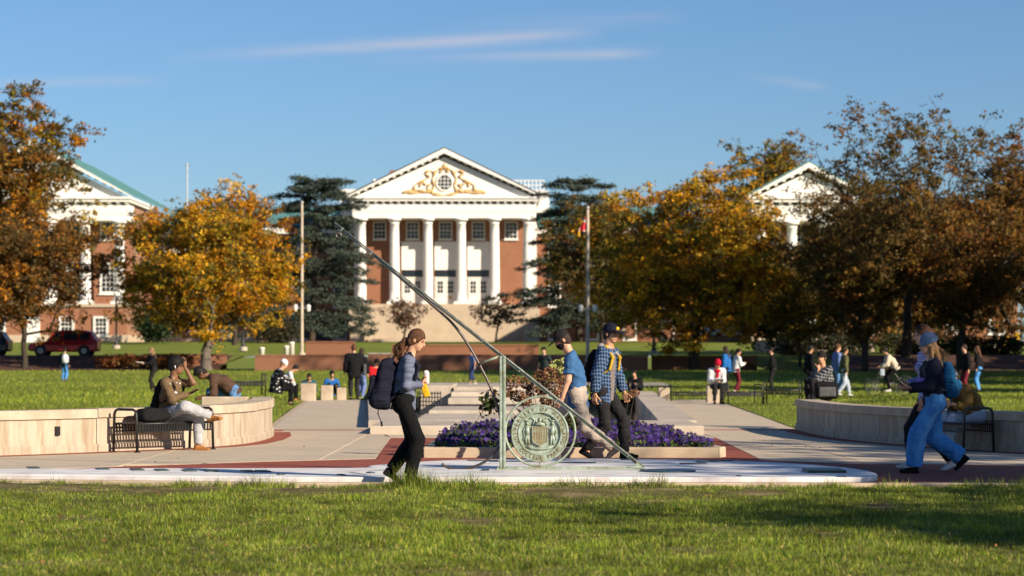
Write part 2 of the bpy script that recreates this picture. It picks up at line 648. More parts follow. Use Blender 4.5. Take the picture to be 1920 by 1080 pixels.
def xb_left(y):
    ys = [p[1] for p in WALL_L] + [47.0, 60, 76.0, 200]
    xs = [p[0] - 0.2 for p in WALL_L] + [-4.75, -5.6, -6.5, -13]
    return np.interp(y, ys, xs)


def xb_right(y):
    ys = [p[1] for p in WALL_R] + [48.0, 60, 76.0, 200]
    xs = [p[0] + 0.2 for p in WALL_R] + [5.5, 5.95, 6.5, 13]
    return np.interp(y, ys, xs)


def z_left(x, y):
    d = xb_left(y) - x
    w = ss(41.5, 44.6, y)
    return 0.50 * (1 - ss(42, 82, y)) * ((1 - w) + w * ss(0, 4.5, d)) + 0.012


def z_right(x, y):
    d = x - xb_right(y)
    w = ss(43.2, 46.3, y)
    return 0.46 * (1 - ss(45, 85, y)) * ((1 - w) + w * ss(0, 5, d)) + 0.012


def z_far(x, y):
    """everything beyond the cross path, rising to the buildings"""
    z = 0.5 * ss(112, 150, y)
    side = ss(15.0, 17.5, np.abs(x + 1.5))
    z = z + side * (0.95 * ss(150, 159, y)) + (1 - side) * 0.95 * (y > 150.9)
    z = z + 1.6 * ss(165, 282, y)
    return z


grid_sheet('ground', [np.linspace(-2500, 2500, 14)] * 8, np.linspace(-60, 4500, 8), lambda x, y: np.where(y > 320, 0.0, -1.0) * np.ones_like(x), M_('lawn_green'))

ys_ = np.concatenate([np.arange(28.4, 60, 0.6), np.arange(60, 78.1, 1.5)])
t_ = np.array([0, 0.3, 0.7, 1.2, 2, 3, 4.5, 6.5, 9, 13, 19, 30, 60])
grid_sheet('lawn_left', [xb_left(y) - t_[::-1] for y in ys_], ys_, z_left, M_('lawn_green'))
ys_ = np.concatenate([np.arange(27.2, 60, 0.6), np.arange(60, 78.1, 1.5)])
grid_sheet('lawn_right', [xb_right(y) + t_ for y in ys_], ys_, z_right, M_('lawn_green'))
xs_ = np.linspace(-150, 150, 61)
grid_sheet('lawn_middle', [xs_] * 16, np.linspace(78.1, 121, 16), lambda x, y: z_far(x, y) + 0.012, M_('lawn_green'))
grid_sheet('cross_path', [np.linspace(-5.2, 7.5, 8)] * 6, np.linspace(112, 120.5, 6), lambda x, y: z_far(x, y) + 0.03, M_('far_path'))
grid_sheet('lawn_far', [np.linspace(-150, 150, 121)] * 14, np.linspace(121, 150.6, 14), lambda x, y: z_far(x, y) + 0.012, M_('lawn_green'))
xs_ = np.concatenate([np.linspace(-200, -24, 45), np.linspace(-22, 22, 45), np.linspace(24, 200, 45)])
grid_sheet('terrace_ground', [xs_] * 40, np.concatenate([np.linspace(150.95, 166, 12), np.linspace(170, 330, 28)]), lambda x, y: z_far(x, y), M_('lawn_green'))
grid_sheet('mulch_bank', [np.linspace(-60, -18.2, 20)] * 8, np.linspace(149, 158.2, 8), lambda x, y: z_far(x, y) + 0.03, M_('mulch'))
grid_sheet('mulch_bed', [np.linspace(20.5, 70, 20)] * 8, np.linspace(146, 160, 8), lambda x, y: z_far(x, y) + 0.03, M_('mulch'))
grid_sheet('road', [np.linspace(-80, -17.6, 20)] * 4, np.linspace(158.4, 165, 4), lambda x, y: z_far(x, y) + 0.02, M_('asphalt'))
for nm_, x0_, x1_ in (('terrace_walk', -40, 40), ):
    grid_sheet(nm_, [np.linspace(x0_, x1_, 30)] * 3, np.linspace(268, 274, 3), lambda x, y: z_far(x, y) + 0.03, M_('far_path'))

# paved plaza: brick band round the dial, concrete beyond it
brick_poly = [(-30, 26.9), (-6.0, 27.6), (-2.4, 26.85), (4.0, 26.7), (30, 26.7), (30, 30.6), (6.6, 31.0), (4.2, 31.7), (3.35, 32.6), (3.5, 41.5), (-2.1, 41.5), (-1.85, 33.0), (-3.39, 32.05), (-5.2, 30.5), (-7.5, 28.9), (-30, 27.2)]
b = MB()
b.prism(brick_poly, -0.3, 0.0)
tag(b.build('brick_paving', M_('brick_paver'), origin='zero'), kind='structure')
# base under the concrete slabs (the joints show it)
b = MB()
b.prism([(-30, 27.1), (-7.5, 28.88), (-5.2, 30.48), (-3.39, 32.03), (-1.87, 32.98), (-2.1, 41.52), (3.5, 41.52), (3.37, 32.62), (4.2, 31.72), (6.6, 31.02), (30, 30.62), (30, 34), (5.7, 46.1), (-4.9, 46.1), (-30, 34)], -0.3, -0.012)
b.prism([(-4.75, 46.11), (-2.6, 46.11), (-4.6, 78.1), (-6.7, 78.1)], -0.3, -0.012)
b.prism([(3.5, 46.11), (5.6, 46.11), (6.7, 78.1), (4.7, 78.1)], -0.3, -0.012)
conc_base = tag(b.build('concrete_paving', M_('kerb_concrete'), origin='zero'), kind='structure')


def clip_poly(poly, a, bb, c):
    """keep the side a*x + b*y <= c"""
    out = []
    for i in range(len(poly)):
        p, q = poly[i], poly[(i + 1) % len(poly)]
        dp, dq = a * p[0] + bb * p[1] - c, a * q[0] + bb * q[1] - c
        if dp <= 0:
            out.append(p)
        if (dp < 0 < dq) or (dq < 0 < dp):
            t = dp / (dp - dq)
            out.append((p[0] + t * (q[0] - p[0]), p[1] + t * (q[1] - p[1])))
    return out


def slab(poly, z=0.004):
    if len(poly) < 3:
        return
    ar = sum(poly[i][0] * poly[(i + 1) % len(poly)][1] - poly[(i + 1) % len(poly)][0] * poly[i][1] for i in range(len(poly))) / 2
    if abs(ar) < 0.15:
        return
    if ar < 0:
        poly = poly[::-1]
    o = MB().prism(poly, -0.1, z).build('slab', M_('concrete'), conc_base)
    return o


def slab_field(poly, xs, ys, gap=0.012):
    for i in range(len(xs) - 1):
        for j in range(len(ys) - 1):
            q = clip_poly(poly, -1, 0, -(xs[i] + gap))
            q = clip_poly(q, 1, 0, xs[i + 1] - gap) if len(q) > 2 else []
            q = clip_poly(q, 0, -1, -(ys[j] + gap)) if len(q) > 2 else []
            q = clip_poly(q, 0, 1, ys[j + 1] - gap) if len(q) > 2 else []
            slab(q)


# left of the dial: convex pieces
slab_field([(-7.5, 28.9), (-5.2, 30.5), (-3.39, 32.05), (-1.87, 33.0), (-2.08, 41.5), (-2.5, 45.6), (-4.3, 45.6), (-4.05, 40.0), (-4.5, 37.3), (-6.1, 35.0), (-9.2, 32.3), (-14, 29.3), (-14, 28.2)],
           [-14, -11, -8, -5, -2.6, 0], [28, 31.2, 34.4, 37.6, 41.5, 45.6])
slab_field([(3.37, 32.6), (4.2, 31.7), (6.6, 31.0), (15, 30.8), (15, 27.9 + 2.8), (9.6, 32.6), (7.5, 35.1), (6.2, 38.2), (5.55, 42), (5.5, 45.6), (3.45, 45.6), (3.5, 41.5)],
           [2, 4.6, 7.2, 10, 13, 16], [30, 33.4, 36.8, 41.5, 45.6])
slab_field([(-2.08, 41.55), (3.48, 41.55), (3.44, 43.0), (-2.3, 43.0)], [-3, 0.6, 4], [41, 43.2])
for s, xa, xb, xc, xd in ((-1, -4.6, -6.5, -2.7, -4.75), (1, 3.6, 4.75, 5.45, 6.5)):
    slab_field([(xa, 46.0), (xc, 46.0), (xd, 77.6), (xb, 77.6)], [-7, 0, 7], [46, 52, 58.5, 65, 71, 77.6])
# red brick bands across the path and along the seat walls
for nm_, poly_ in (('brick_band', [(-4.75, 45.62), (5.5, 45.62), (5.5, 45.98), (-4.75, 45.98)]),):
    tag(MB().prism(poly_, -0.1, 0.006).build(nm_, M_('brick_paver'), origin='zero'), kind='structure')


def wall_strip(pts, off0, off1):
    """polygon strip beside a polyline, between two offsets"""
    a, c = [], []
    for i, p in enumerate(pts):
        t = Vector(pts[min(i + 1, len(pts) - 1)]) - Vector(pts[max(i - 1, 0)])
        t.normalize()
        nrm = Vector((t.y, -t.x))
        a.append(Vector(p) + nrm * off0)
        c.append(Vector(p) + nrm * off1)
    return a, c


for nm_, pts_, o0, o1 in (('brick_border', WALL_L, 0.0, 0.34), ('brick_border', WALL_R, -0.34, 0.0)):
    a, c = wall_strip(pts_, o0, o1)
    b = MB()
    b.add([(*p, 0.008) for p in a] + [(*p, 0.008) for p in c], [(i, len(a) + i, len(a) + i + 1, i + 1) for i in range(len(a) - 1)])
    tag(b.build(nm_, M_('brick_paver'), origin='zero'), kind='structure')
# concrete kerb along the front lawn
pts_ = [(-30, 26.75), (-6.0, 27.45), (-2.4, 26.72), (4.0, 26.55), (30, 26.5)]
for i in range(len(pts_) - 1):
    p, q = pts_[i], pts_[i + 1]
    tag(MB().prism([(p[0] + .006, p[1] - 0.16), (q[0] - .006, q[1] - 0.16), q, p], -0.3, 0.012, 0.012).build('kerb', M_('kerb_concrete')), kind='structure')

# ------------------------------------------------------------------ front lawn with blades of grass
rng = np.random.default_rng(7)


def front_edge(x):
    return np.interp(x, [p[0] for p in pts_], [p[1] - 0.16 for p in pts_])


def z_front(x, y):
    return -0.022 + 0.02 * np.sin(x * 0.9 + 1.0) * np.sin(y * 0.5) - 0.10 * ss(26.8, 22, y) * 0.5


ys_ = np.concatenate([[-30, 0, 8], np.linspace(10, 27.5, 60)])
grid_sheet('front_lawn', [np.linspace(-40, 40, 120)] * len(ys_), ys_, lambda x, y: np.minimum(z_front(x, y), np.where(y > front_edge(x) + .02, -0.2, 1)), M_('soil'))


def vnoise(x, y, s, seed=0):
    """smooth value noise on arrays"""
    r = np.random.default_rng(seed)
    tab = r.random((64, 64))
    x, y = x * s, y * s
    i, j = np.floor(x).astype(int), np.floor(y).astype(int)
    fx, fy = x - i, y - j
    fx, fy = fx * fx * (3 - 2 * fx), fy * fy * (3 - 2 * fy)
    g = lambda a, c: tab[a % 64, c % 64]
    return (g(i, j) * (1 - fx) + g(i + 1, j) * fx) * (1 - fy) + (g(i, j + 1) * (1 - fx) + g(i + 1, j + 1) * fx) * fy


def blades(name, x, y, z, h, w, palette, weights, label, segs=2, lean=0.97, colnoise=None):
    n = len(x)
    yaw = rng.random(n) * 2 * math.pi
    ld = rng.random(n) * 3.6 + 12.0 * vnoise(x, y, 4.5, 51)
    lm = h * lean * rng.random(n) ** 0.6
    dx, dy = np.cos(yaw) * w / 2, np.sin(yaw) * w / 2
    lx, ly = np.cos(ld) * lm, np.sin(ld) * lm
    base = np.stack([x, y, z], -1)
    d = np.stack([dx, dy, np.zeros(n)], -1)
    l_ = np.stack([lx, ly, np.zeros(n)], -1)
    hz = np.stack([np.zeros(n), np.zeros(n), np.sqrt(np.maximum(h * h - lm * lm, 1e-6))], -1)
    pal = np.array(palette)
    ci = rng.choice(len(pal), n, p=np.array(weights) / sum(weights))
    c = pal[ci] * (0.75 + 0.5 * rng.random((n, 1)))
    if colnoise is not None:
        c = c * colnoise[:, None]
    if segs == 2:
        v = np.stack([base - d, base + d, base + l_ * 0.3 + hz * 0.6 + d * 0.8, base + l_ * 0.3 + hz * 0.6 - d * 0.8, base + l_ + hz * 0.97], 1)
        k = np.arange(n)[:, None] * 5
        f = np.concatenate([k + np.array([0, 1, 2]), k + np.array([0, 2, 3]), k + np.array([3, 2, 4])], 0)
        cv = np.repeat(c, 5, 0)
    else:
        v = np.stack([base - d, base + d, base + l_ + hz], 1)
        f = np.arange(n)[:, None] * 3 + np.array([0, 1, 2])
        cv = np.repeat(c, 3, 0)
    me = np_mesh(name, v.reshape(-1, 3), f)
    at = me.color_attributes.new('Col', 'FLOAT_COLOR', 'POINT')
    at.data.foreach_set('color', np.concatenate([cv, np.ones((len(cv), 1))], 1).astype(np.float32).ravel())
    o = link_mesh(name, me, M_('grass_blades'), smooth=False)
    return tag(o, label, 'grass', kind='stuff')


GREENS = [(0.15, 0.215, 0.018), (0.25, 0.30, 0.026), (0.06, 0.11, 0.012), (0.38, 0.37, 0.045), (0.48, 0.38, 0.14)]
N = 600000
yy = 13.2 + (27.3 - 13.2) * rng.random(N) ** 0.92
xx = (rng.random(N) * 2 - 1) * (yy * 0.222 + 2.0)
keep = yy < front_edge(xx) + 0.03
bare = vnoise(xx, yy, 1.5, 3) * 0.6 + vnoise(xx, yy, 4.1, 4) * 0.4
dens = np.ones(N)
bare_m = np.zeros(N)
for (u, v, rx, ry) in ((110, 902, 1.0, 1.3), (265, 906, 0.45, 1.0), (560, 908, 0.5, 0.9), (1120, 910, 0.8, 0.9), (1250, 912, 0.5, 0.8), (20, 900, 0.6, 1.2), (1020, 909, 0.5, 0.7), (380, 905, 0.3, 0.7), (1420, 913, 0.4, 0.8), (690, 908, 0.3, 0.6), (1640, 935, 0.25, 0.5), (900, 960, 0.2, 0.4)):
    g = G(u, v + 15, -0.05)
    q = ((xx - g.x) / rx) ** 2 + ((yy - g.y) / ry) ** 2
    bare_m = np.maximum(bare_m, np.exp(-q * 1.1) * (0.45 + 0.9 * vnoise(xx, yy, 5.0, 9)))
dens -= 1.05 * np.clip(bare_m, 0, 1)
dens -= 0.6 * ss(0.62, 0.82, bare)
keep &= rng.random(N) < dens
bare_m = bare_m[keep]
xx, yy = xx[keep], yy[keep]
tuft = vnoise(xx, yy, 7.0, 5) * 0.65 + vnoise(xx, yy, 1.6, 6) * 0.35
hh = (1 - 0.6 * np.clip(bare_m * 1.3, 0, 1)) * (0.016 + 0.066 * tuft ** 1.3) * (0.7 + 0.6 * rng.random(len(xx))) * (1.0 + 2.2 * ss(-0.45, 0.0, yy - front_edge(xx)) * ss(0.3, 0.75, vnoise(xx, yy, 2.6, 31)))
hh *= 1 + 1.2 * np.exp(-(((xx + 1.25) / 0.9) ** 2 + ((yy - 26.2) / 0.4) ** 2)) * (0.5 + vnoise(xx, yy, 6.0, 41))
blades('grass', xx, yy, z_front(xx, yy) - 0.004, hh, 0.0045 + 0.0045 * rng.random(len(xx)), GREENS, (4.4, 2.8, 4.0, 1.0, 0.6),
       'short green lawn grass filling the foreground', segs=1, colnoise=(0.25 + 0.7 * vnoise(xx, yy, 1.6, 8) + 0.8 * vnoise(xx, yy, 9.0, 18)))
# grass on the lawns behind the seat walls, coarser with distance
for nm_, side, cnt in (('grass', -1, 75000), ('grass', 1, 65000)):
    yy = 34 + (78 - 34) * rng.random(cnt) ** 1.6
    u = (rng.random(cnt) * 1.15 - 0.15) * 960
    xx = side * np.abs(u) * yy / F * 1.02
    xx = np.where(side < 0, -np.abs(u) * yy / F, np.abs(u) * yy / F)
    xx = side * rng.random(cnt) * (yy * 0.225 + 1)
    ok = (xx < xb_left(yy) - 0.02) if side < 0 else (xx > xb_right(yy) + 0.02)
    xx, yy = xx[ok], yy[ok]
    zz = z_left(xx, yy) if side < 0 else z_right(xx, yy)
    sc_ = yy / 40.0
    blades(nm_, xx, yy, zz, (0.05 + 0.05 * vnoise(xx, yy, 1.2, 12)) * sc_ ** 0.35, 0.007 * sc_ * (0.7 + 0.6 * rng.random(len(xx))), GREENS, (4, 4, 2.4, 2, 0.5),
           'green grass on the lawn behind the %s seat wall' % ('left' if side < 0 else 'right'), segs=1, colnoise=0.7 + 0.6 * vnoise(xx, yy, 0.4, 14))

cnt = 70000
yy = 78.3 + 71 * rng.random(cnt) ** 1.3
xx = (rng.random(cnt) * 2 - 1) * (yy * 0.222 + 2)
ok = ~((np.abs(xx - 1.1) < 6.6) & (yy > 111.7) & (yy < 120.8))
xx, yy = xx[ok], yy[ok]
blades('grass', xx, yy, z_far(xx, yy), 0.10 + 0.07 * vnoise(xx, yy, 0.7, 61), 0.030 * (0.6 + 0.8 * rng.random(len(xx))), GREENS, (4, 4, 2.2, 2.2, 0.5), 'green grass on the far lawn in front of the brick walls', segs=1, colnoise=0.7 + 0.6 * vnoise(xx, yy, 0.15, 62))
# a few fallen leaves
fy = np.concatenate([14 + 12.5 * rng.random(60), 30 + 14 * rng.random(40)])
fx = np.concatenate([(rng.random(60) * 2 - 1) * 4.5, rng.choice([-1, 1], 40) * (2.6 + 2.2 * rng.random(40))])
fz = np.where(fy < 27, z_front(fx, fy) + 0.045, 0.012)
FALLEN = (fx, fy, fz)
# ------------------------------------------------------------------ trees
def tubes_np(p0, p1, r0, r1, n=6):
    """many straight tapered pieces as one vertex / face array"""
    m = len(p0)
    t = p1 - p0
    t = t / np.maximum(np.linalg.norm(t, axis=1, keepdims=True), 1e-6)
    a = np.where(np.abs(t[:, 2:3]) < 0.9, np.array([[0, 0, 1.0]]), np.array([[1.0, 0, 0]]))
    s = np.cross(t, a)
    s /= np.maximum(np.linalg.norm(s, axis=1, keepdims=True), 1e-6)
    w = np.cross(s, t)
    an = np.arange(n) * 2 * math.pi / n
    ring = s[:, None] * np.cos(an)[None, :, None] + w[:, None] * np.sin(an)[None, :, None]
    v = np.concatenate([p0[:, None] + ring * r0[:, None, None], p1[:, None] + ring * r1[:, None, None]], 1)
    k = np.arange(m)[:, None, None] * 2 * n
    i = np.arange(n)
    q = np.stack([i, (i + 1) % n, n + (i + 1) % n, n + i], -1)[None]
    return v.reshape(-1, 3), (k + q).reshape(-1, 4)


def leaf_cloud(name, pts, size, cols, parent, matname, r, aspect=0.55, flat=0.0, droop=0.3, tri=False):
    """one small folded blade per point"""
    n = len(pts)
    d = r.normal(size=(n, 3))
    d[:, 2] = d[:, 2] * (1 - flat) - droop
    d /= np.linalg.norm(d, axis=1, keepdims=True)
    e = r.normal(size=(n, 3))
    e[:, 2] *= (1 - flat)
    s = np.cross(d, e)
    s /= np.maximum(np.linalg.norm(s, axis=1, keepdims=True), 1e-6)
    L = (size * (0.6 + 0.8 * r.random(n)))[:, None]
    if tri:
        v = np.stack([pts - d * L * 0.5, pts + d * L * 0.35 + s * L * aspect * 0.6, pts + d * L * 0.35 - s * L * aspect * 0.6], 1).reshape(-1, 3)
        kk = 3
    else:
        v = np.stack([pts - d * L * 0.5, pts + s * L * aspect * 0.5, pts + d * L * 0.5, pts - s * L * aspect * 0.5], 1).reshape(-1, 3)
        kk = 4
    f = np.arange(n)[:, None] * kk + np.arange(kk)
    me = np_mesh(name, v, f)
    at = me.color_attributes.new('Col', 'FLOAT_COLOR', 'POINT')
    at.data.foreach_set('color', np.concatenate([np.repeat(cols, kk, 0), np.ones((n * kk, 1))], 1).astype(np.float32).ravel())
    return link_mesh(name, me, M_(matname), parent)


def tree(name, label, base, height, rx, ry, crown_lo, fork, tr, palette, weights, nat=150, per=110, leaf=0.24, sig=0.55, seed=1,
         shape='round', bal=0.25, bark='bark', group=None, lean=(0, 0), shell=2.0, twig=0.012, cat='tree'):
    r = np.random.default_rng(seed)
    base = np.array(base, float)
    root = thing(name, label, cat, base, group=group)
    # attraction points that fill the crown
    zc, zr = (crown_lo + height) / 2, (height - crown_lo) / 2
    ph = r.random(6) * 6.28
    pts = []
    while len(pts) < nat:
        d = r.normal(size=3)
        d /= np.linalg.norm(d)
        rad = r.random() ** (1 / (shell + 1))
        th, phi = math.atan2(d[1], d[0]), math.asin(d[2])
        bump = 1 + 0.13 * math.sin(3 * th + ph[0]) + 0.12 * math.sin(5 * th + 4 * phi + ph[1]) + 0.10 * math.sin(6 * phi + 2 * th + ph[2]) - 0.05
        q = d * rad * bump
        if shape == 'vase':          # narrow below, broad dome on top
            wz = 0.42 + 0.58 * ss(-1.0, 0.15, q[2])
            q[0] *= wz
            q[1] *= wz
        elif shape == 'cone':
            wz = 1.0 - 0.45 * ss(-0.5, 1, q[2])
            q[0] *= wz
            q[1] *= wz
        p = np.array([q[0] * rx + lean[0] * (q[2] + 1) / 2, q[1] * ry + lean[1] * (q[2] + 1) / 2, zc + q[2] * zr])
        if p[2] < crown_lo * 0.85:
            continue
        pts.append(p)
    pts = np.array(pts)
    # trunk
    nodes = [np.zeros(3)]
    par = [-1]
    for k in range(1, 5):
        nodes.append(np.array([r.normal() * 0.08 * k / 4 * fork * 0.3, r.normal() * 0.03 * fork * k / 4, fork * k / 4]))
        par.append(k - 1)
    path = [0, 0, 0, 0, 0.0]
    order = np.argsort(np.linalg.norm(pts - nodes[4], axis=1))
    tips = []
    for a in order:
        p = pts[a]
        arr = np.array(nodes[4:])
        dist = np.linalg.norm(arr - p, axis=1)
        cost = dist + bal * np.array(path[4:]) + 2.5 * np.maximum(arr[:, 2] - p[2] - 0.1 * dist, 0)
        j = int(np.argmin(cost)) + 4
        n_mid = 1 if dist[j - 4] < 1.5 else 2
        if dist[j - 4] > 5:
            n_mid = 4
        q0 = nodes[j]
        last = j
        vec = p - q0
        for k in range(1, n_mid + 1):
            t = k / (n_mid + 1)
            mid = q0 + vec * t
            mid[2] += dist[j - 4] * 0.10 * math.sin(math.pi * t) * (1 if vec[2] > 0 else 0.5)
            mid = mid + r.normal(size=3) * 0.05 * dist[j - 4]
            nodes.append(mid)
            par.append(last)
            path.append(path[last] + np.linalg.norm(mid - nodes[last]))
            last = len(nodes) - 1
        nodes.append(p)
        par.append(last)
        path.append(path[last] + np.linalg.norm(p - nodes[last]))
        tips.append(len(nodes) - 1)
    nodes, par = np.array(nodes), np.array(par)
    acc = np.zeros(len(nodes))
    for i in range(len(nodes) - 1, 0, -1):
        if acc[i] == 0:
            acc[i] = 1.0
        acc[par[i]] += acc[i]
    rad = acc ** 0.44
    rad = twig + (rad - 1) / max(rad[4] - 1, 1e-3) * (tr * 0.8 - twig)
    rad[:5] = tr * np.array([1.25, 1.0, 0.93, 0.88, 0.85])
    c = np.arange(1, len(nodes))
    r0 = np.where(par[c] < 4, rad[par[c]], np.minimum(rad[par[c]], rad[c] * 1.35))
    thick = rad[c] > 0.05
    for nm, sel, nn in (('trunk', thick | (c < 5), 8), ('twigs', ~(thick | (c < 5)), 4)):
        if sel.any():
            v, f = tubes_np(nodes[par[c]][sel] + base, nodes[c][sel] + base, r0[sel], rad[c][sel], nn)
            o = link_mesh(nm, np_mesh(nm, v, f), M_(bark), root, smooth=True)
            if nm == 'twigs':
                o['kind'] = 'stuff'
    if per <= 0:
        return root
    # leaf clumps round the twig ends and along the last twigs
    T = nodes[tips]
    Tp = nodes[par[tips]]
    cnt = (per * (0.45 + 1.1 * r.random(len(T)))).astype(int)
    idx = np.repeat(np.arange(len(T)), cnt)
    # every tip carries a few tight sprays, so the crown breaks into clumps
    nsub = 6
    subc = r.normal(size=(len(T), nsub, 3)) * sig * np.array([1, 1, 0.7])
    tt = r.random((len(T), nsub, 1)) ** 0.7
    subc = subc + T[:, None] * tt + Tp[:, None] * (1 - tt)
    si = r.integers(0, nsub, len(idx))
    pp = subc[idx, si] + r.normal(size=(len(idx), 3)) * sig * 0.42 * np.array([1, 1, 0.6])
    pal = np.array(palette)
    w = np.array(weights, float) / sum(weights)
    ci = r.choice(len(pal), len(T), p=w)[idx]
    alt = r.random(len(idx)) < 0.35
    ci = np.where(alt, r.choice(len(pal), len(idx), p=w), ci)
    cols = pal[ci] * (0.7 + 0.6 * r.random((len(idx), 1)))
    leaf_cloud('crown', pp + base, leaf * 1.12, cols, root, 'leaves', r, tri=True)
    return root


def cedar(name, label, base, height, spread, seed, palette, nwhorl=19):
    r = np.random.default_rng(seed)
    base = np.array(base, float)
    root = thing(name, label, 'tree', base)
    p0, p1, r0, r1 = [], [], [], []
    H = np.linspace(0, height * 0.97, 9)
    wob = np.cumsum(r.normal(size=(9, 2)) * 0.10, 0) * 1.0
    trk = np.stack([wob[:, 0], wob[:, 1], H], -1)
    for i in range(8):
        p0.append(trk[i]); p1.append(trk[i + 1])
        r0.append(0.42 * (1 - i / 8.6)); r1.append(0.42 * (1 - (i + 1) / 8.6))
    leaf_p = []
    bp0, bp1, br0, br1 = [], [], [], []
    for k in range(nwhorl):
        h = 0.10 + 0.86 * (k + r.random() * 0.6) / nwhorl
        L = spread * (1 - h) ** 0.55 * (0.55 + 0.55 * r.random()) + 1.3
        nb = r.integers(4, 8)
        a0 = r.random() * 6.28
        for j in range(nb):
            a = a0 + j * 6.28 / nb + r.normal() * 0.25
            ll = L * (0.5 + 0.65 * r.random())
            st = np.array([np.interp(h * height, H, trk[:, 0]), np.interp(h * height, H, trk[:, 1]), h * height])
            rise = 0.22 * (h - 0.35) + 0.05 + 0.10 * r.normal()
            prev = st
            nseg = 5
            for q in range(1, nseg + 1):
                t = q / nseg
                pt = st + np.array([math.cos(a) * ll * t, math.sin(a) * ll * t, ll * (rise * t - 0.16 * t * t)]) + r.normal(size=3) * 0.06
                bp0.append(prev); bp1.append(pt)
                br0.append(0.09 * (1 - (q - 1) / nseg) * (1.1 - h) + 0.02); br1.append(0.09 * (1 - q / nseg) * (1.1 - h) + 0.015)
                if t > 0.25:
                    side = np.array([-math.sin(a), math.cos(a), 0])
                    for sgn in (-1, 1):
                        sl = ll * 0.42 * (1.15 - t) * (0.6 + 0.7 * r.random()) + 0.35
                        e = pt + (side * sgn + np.array([math.cos(a), math.sin(a), 0]) * 0.8) * sl * 0.75 + np.array([0, 0, r.normal() * 0.08 + 0.03])
                        bp0.append(pt); bp1.append(e); br0.append(0.025); br1.append(0.012)
                        m = int(26 + 26 * sl)
                        tt = r.random((m, 1))
                        leaf_p.append(pt * (1 - tt) + e * tt + r.normal(size=(m, 3)) * np.array([0.26, 0.26, 0.13]))
                    m = 24
                    tt = r.random((m, 1))
                    leaf_p.append(prev * (1 - tt) + pt * tt + r.normal(size=(m, 3)) * np.array([0.26, 0.26, 0.2]))
                prev = pt
    v, f = tubes_np(np.array(p0) + base, np.array(p1) + base, np.array(r0), np.array(r1), 10)
    link_mesh('trunk', np_mesh('trunk', v, f), M_('bark'), root, smooth=True)
    v, f = tubes_np(np.array(bp0) + base, np.array(bp1) + base, np.array(br0), np.array(br1), 4)
    o = link_mesh('branches', np_mesh('branches', v, f), M_('bark'), root)
    o['kind'] = 'stuff'
    lp = np.concatenate(leaf_p)
    pal = np.array(palette)
    cols = pal[r.integers(0, len(pal), len(lp))] * (0.6 + 0.7 * r.random((len(lp), 1)))
    leaf_cloud('crown', lp + base, 0.29, cols, root, 'needles', r, 0.42, 0.45, 0.0, tri=True)
    return root


def bush(name, label, base, rx, ry, h, palette, n, leaf, seed, cat='shrub', group=None):
    r = np.random.default_rng(seed)
    base = np.array(base, float)
    root = thing(name, label, cat, base, group=group)
    m = 26
    tips = r.normal(size=(m, 3))
    tips /= np.linalg.norm(tips, axis=1, keepdims=True)
    tips = tips * np.array([rx, ry, h * 0.5]) * (0.55 + 0.4 * r.random((m, 1))) + np.array([0, 0, h * 0.5])
    z0 = np.stack([tips[:, 0] * 0.15, tips[:, 1] * 0.15, np.zeros(m)], -1)
    v, f = tubes_np(z0 + base, tips + base, np.full(m, 0.03), np.full(m, 0.01), 5)
    link_mesh('stems', np_mesh('stems', v, f), M_('bark'), root)['kind'] = 'stuff'
    idx = r.integers(0, m, n)
    pp = tips[idx] + r.normal(size=(n, 3)) * np.array([rx, ry, h * 0.5]) * 0.24
    pp[:, 2] = np.maximum(pp[:, 2], 0.02)
    pal = np.array(palette)
    cols = pal[r.integers(0, len(pal), m)[idx]] * (0.6 + 0.8 * r.random((n, 1)))
    leaf_cloud('foliage', pp + base, leaf * 1.15, cols, root, 'leaves', r, tri=True)
    return root


GOLD = [(0.62, 0.30, 0.012), (0.50, 0.20, 0.010), (0.40, 0.27, 0.018), (0.17, 0.15, 0.02), (0.66, 0.39, 0.02)]
RUST = [(0.20, 0.075, 0.02), (0.26, 0.11, 0.015), (0.11, 0.07, 0.02), (0.08, 0.06, 0.02), (0.16, 0.09, 0.02)]
OLIVE = [(0.11, 0.085, 0.017), (0.17, 0.095, 0.017), (0.075, 0.065, 0.018), (0.22, 0.09, 0.018), (0.14, 0.12, 0.02)]
BROWN = [(0.15, 0.10, 0.03), (0.20, 0.115, 0.03), (0.11, 0.085, 0.028), (0.30, 0.17, 0.025)]
CEDAR = [(0.044, 0.062, 0.046), (0.060, 0.080, 0.060), (0.034, 0.046, 0.034), (0.070, 0.085, 0.056)]


def TB(u, v, Y):
    """tree base at photo pixel, sunk a little into the ground"""
    p = P(u, v, Y)
    return (p.x, p.y, float(z_far(np.array(p.x), np.array(p.y))) - 0.05)


def zt(v, Y, base):
    return P(0, v, Y).z - base[2]


b_ = TB(-26, 690, 166)
tree('oak_tree', 'tall olive and orange oak cut by the left edge of the picture', b_, zt(150, 166, b_), 6.5, 6.2, 4.2, 3.6, 0.42, OLIVE + RUST[1:2] + GOLD[1:3], (4, 4, 3, 3, 3, 3, 2, 2), 380, 150, 0.23, 0.52, 11)
b_ = TB(46, 672, 152)
tree('maple_tree', 'low orange and rust tree in front of the parked red car', b_, zt(395, 152, b_), 4.5, 4.2, 2.4, 2.2, 0.19, RUST + BROWN[:2] + GOLD[1:2], (4, 4, 3, 3, 2, 3, 3, 2), 240, 130, 0.19, 0.45, 12)
b_ = TB(386, 690, 150.2)
tree('golden_tree', 'golden yellow tree with a forked trunk on the left lawn', b_, zt(368, 150.2, b_), 6.0, 5.4, 1.7, 1.5, 0.36, GOLD + OLIVE[:1], (3, 3, 4, 4, 2, 4), 340, 150, 0.19, 0.46, 13, shape='round', bark='bark_grey')
b_ = TB(1302, 690, 150.4)
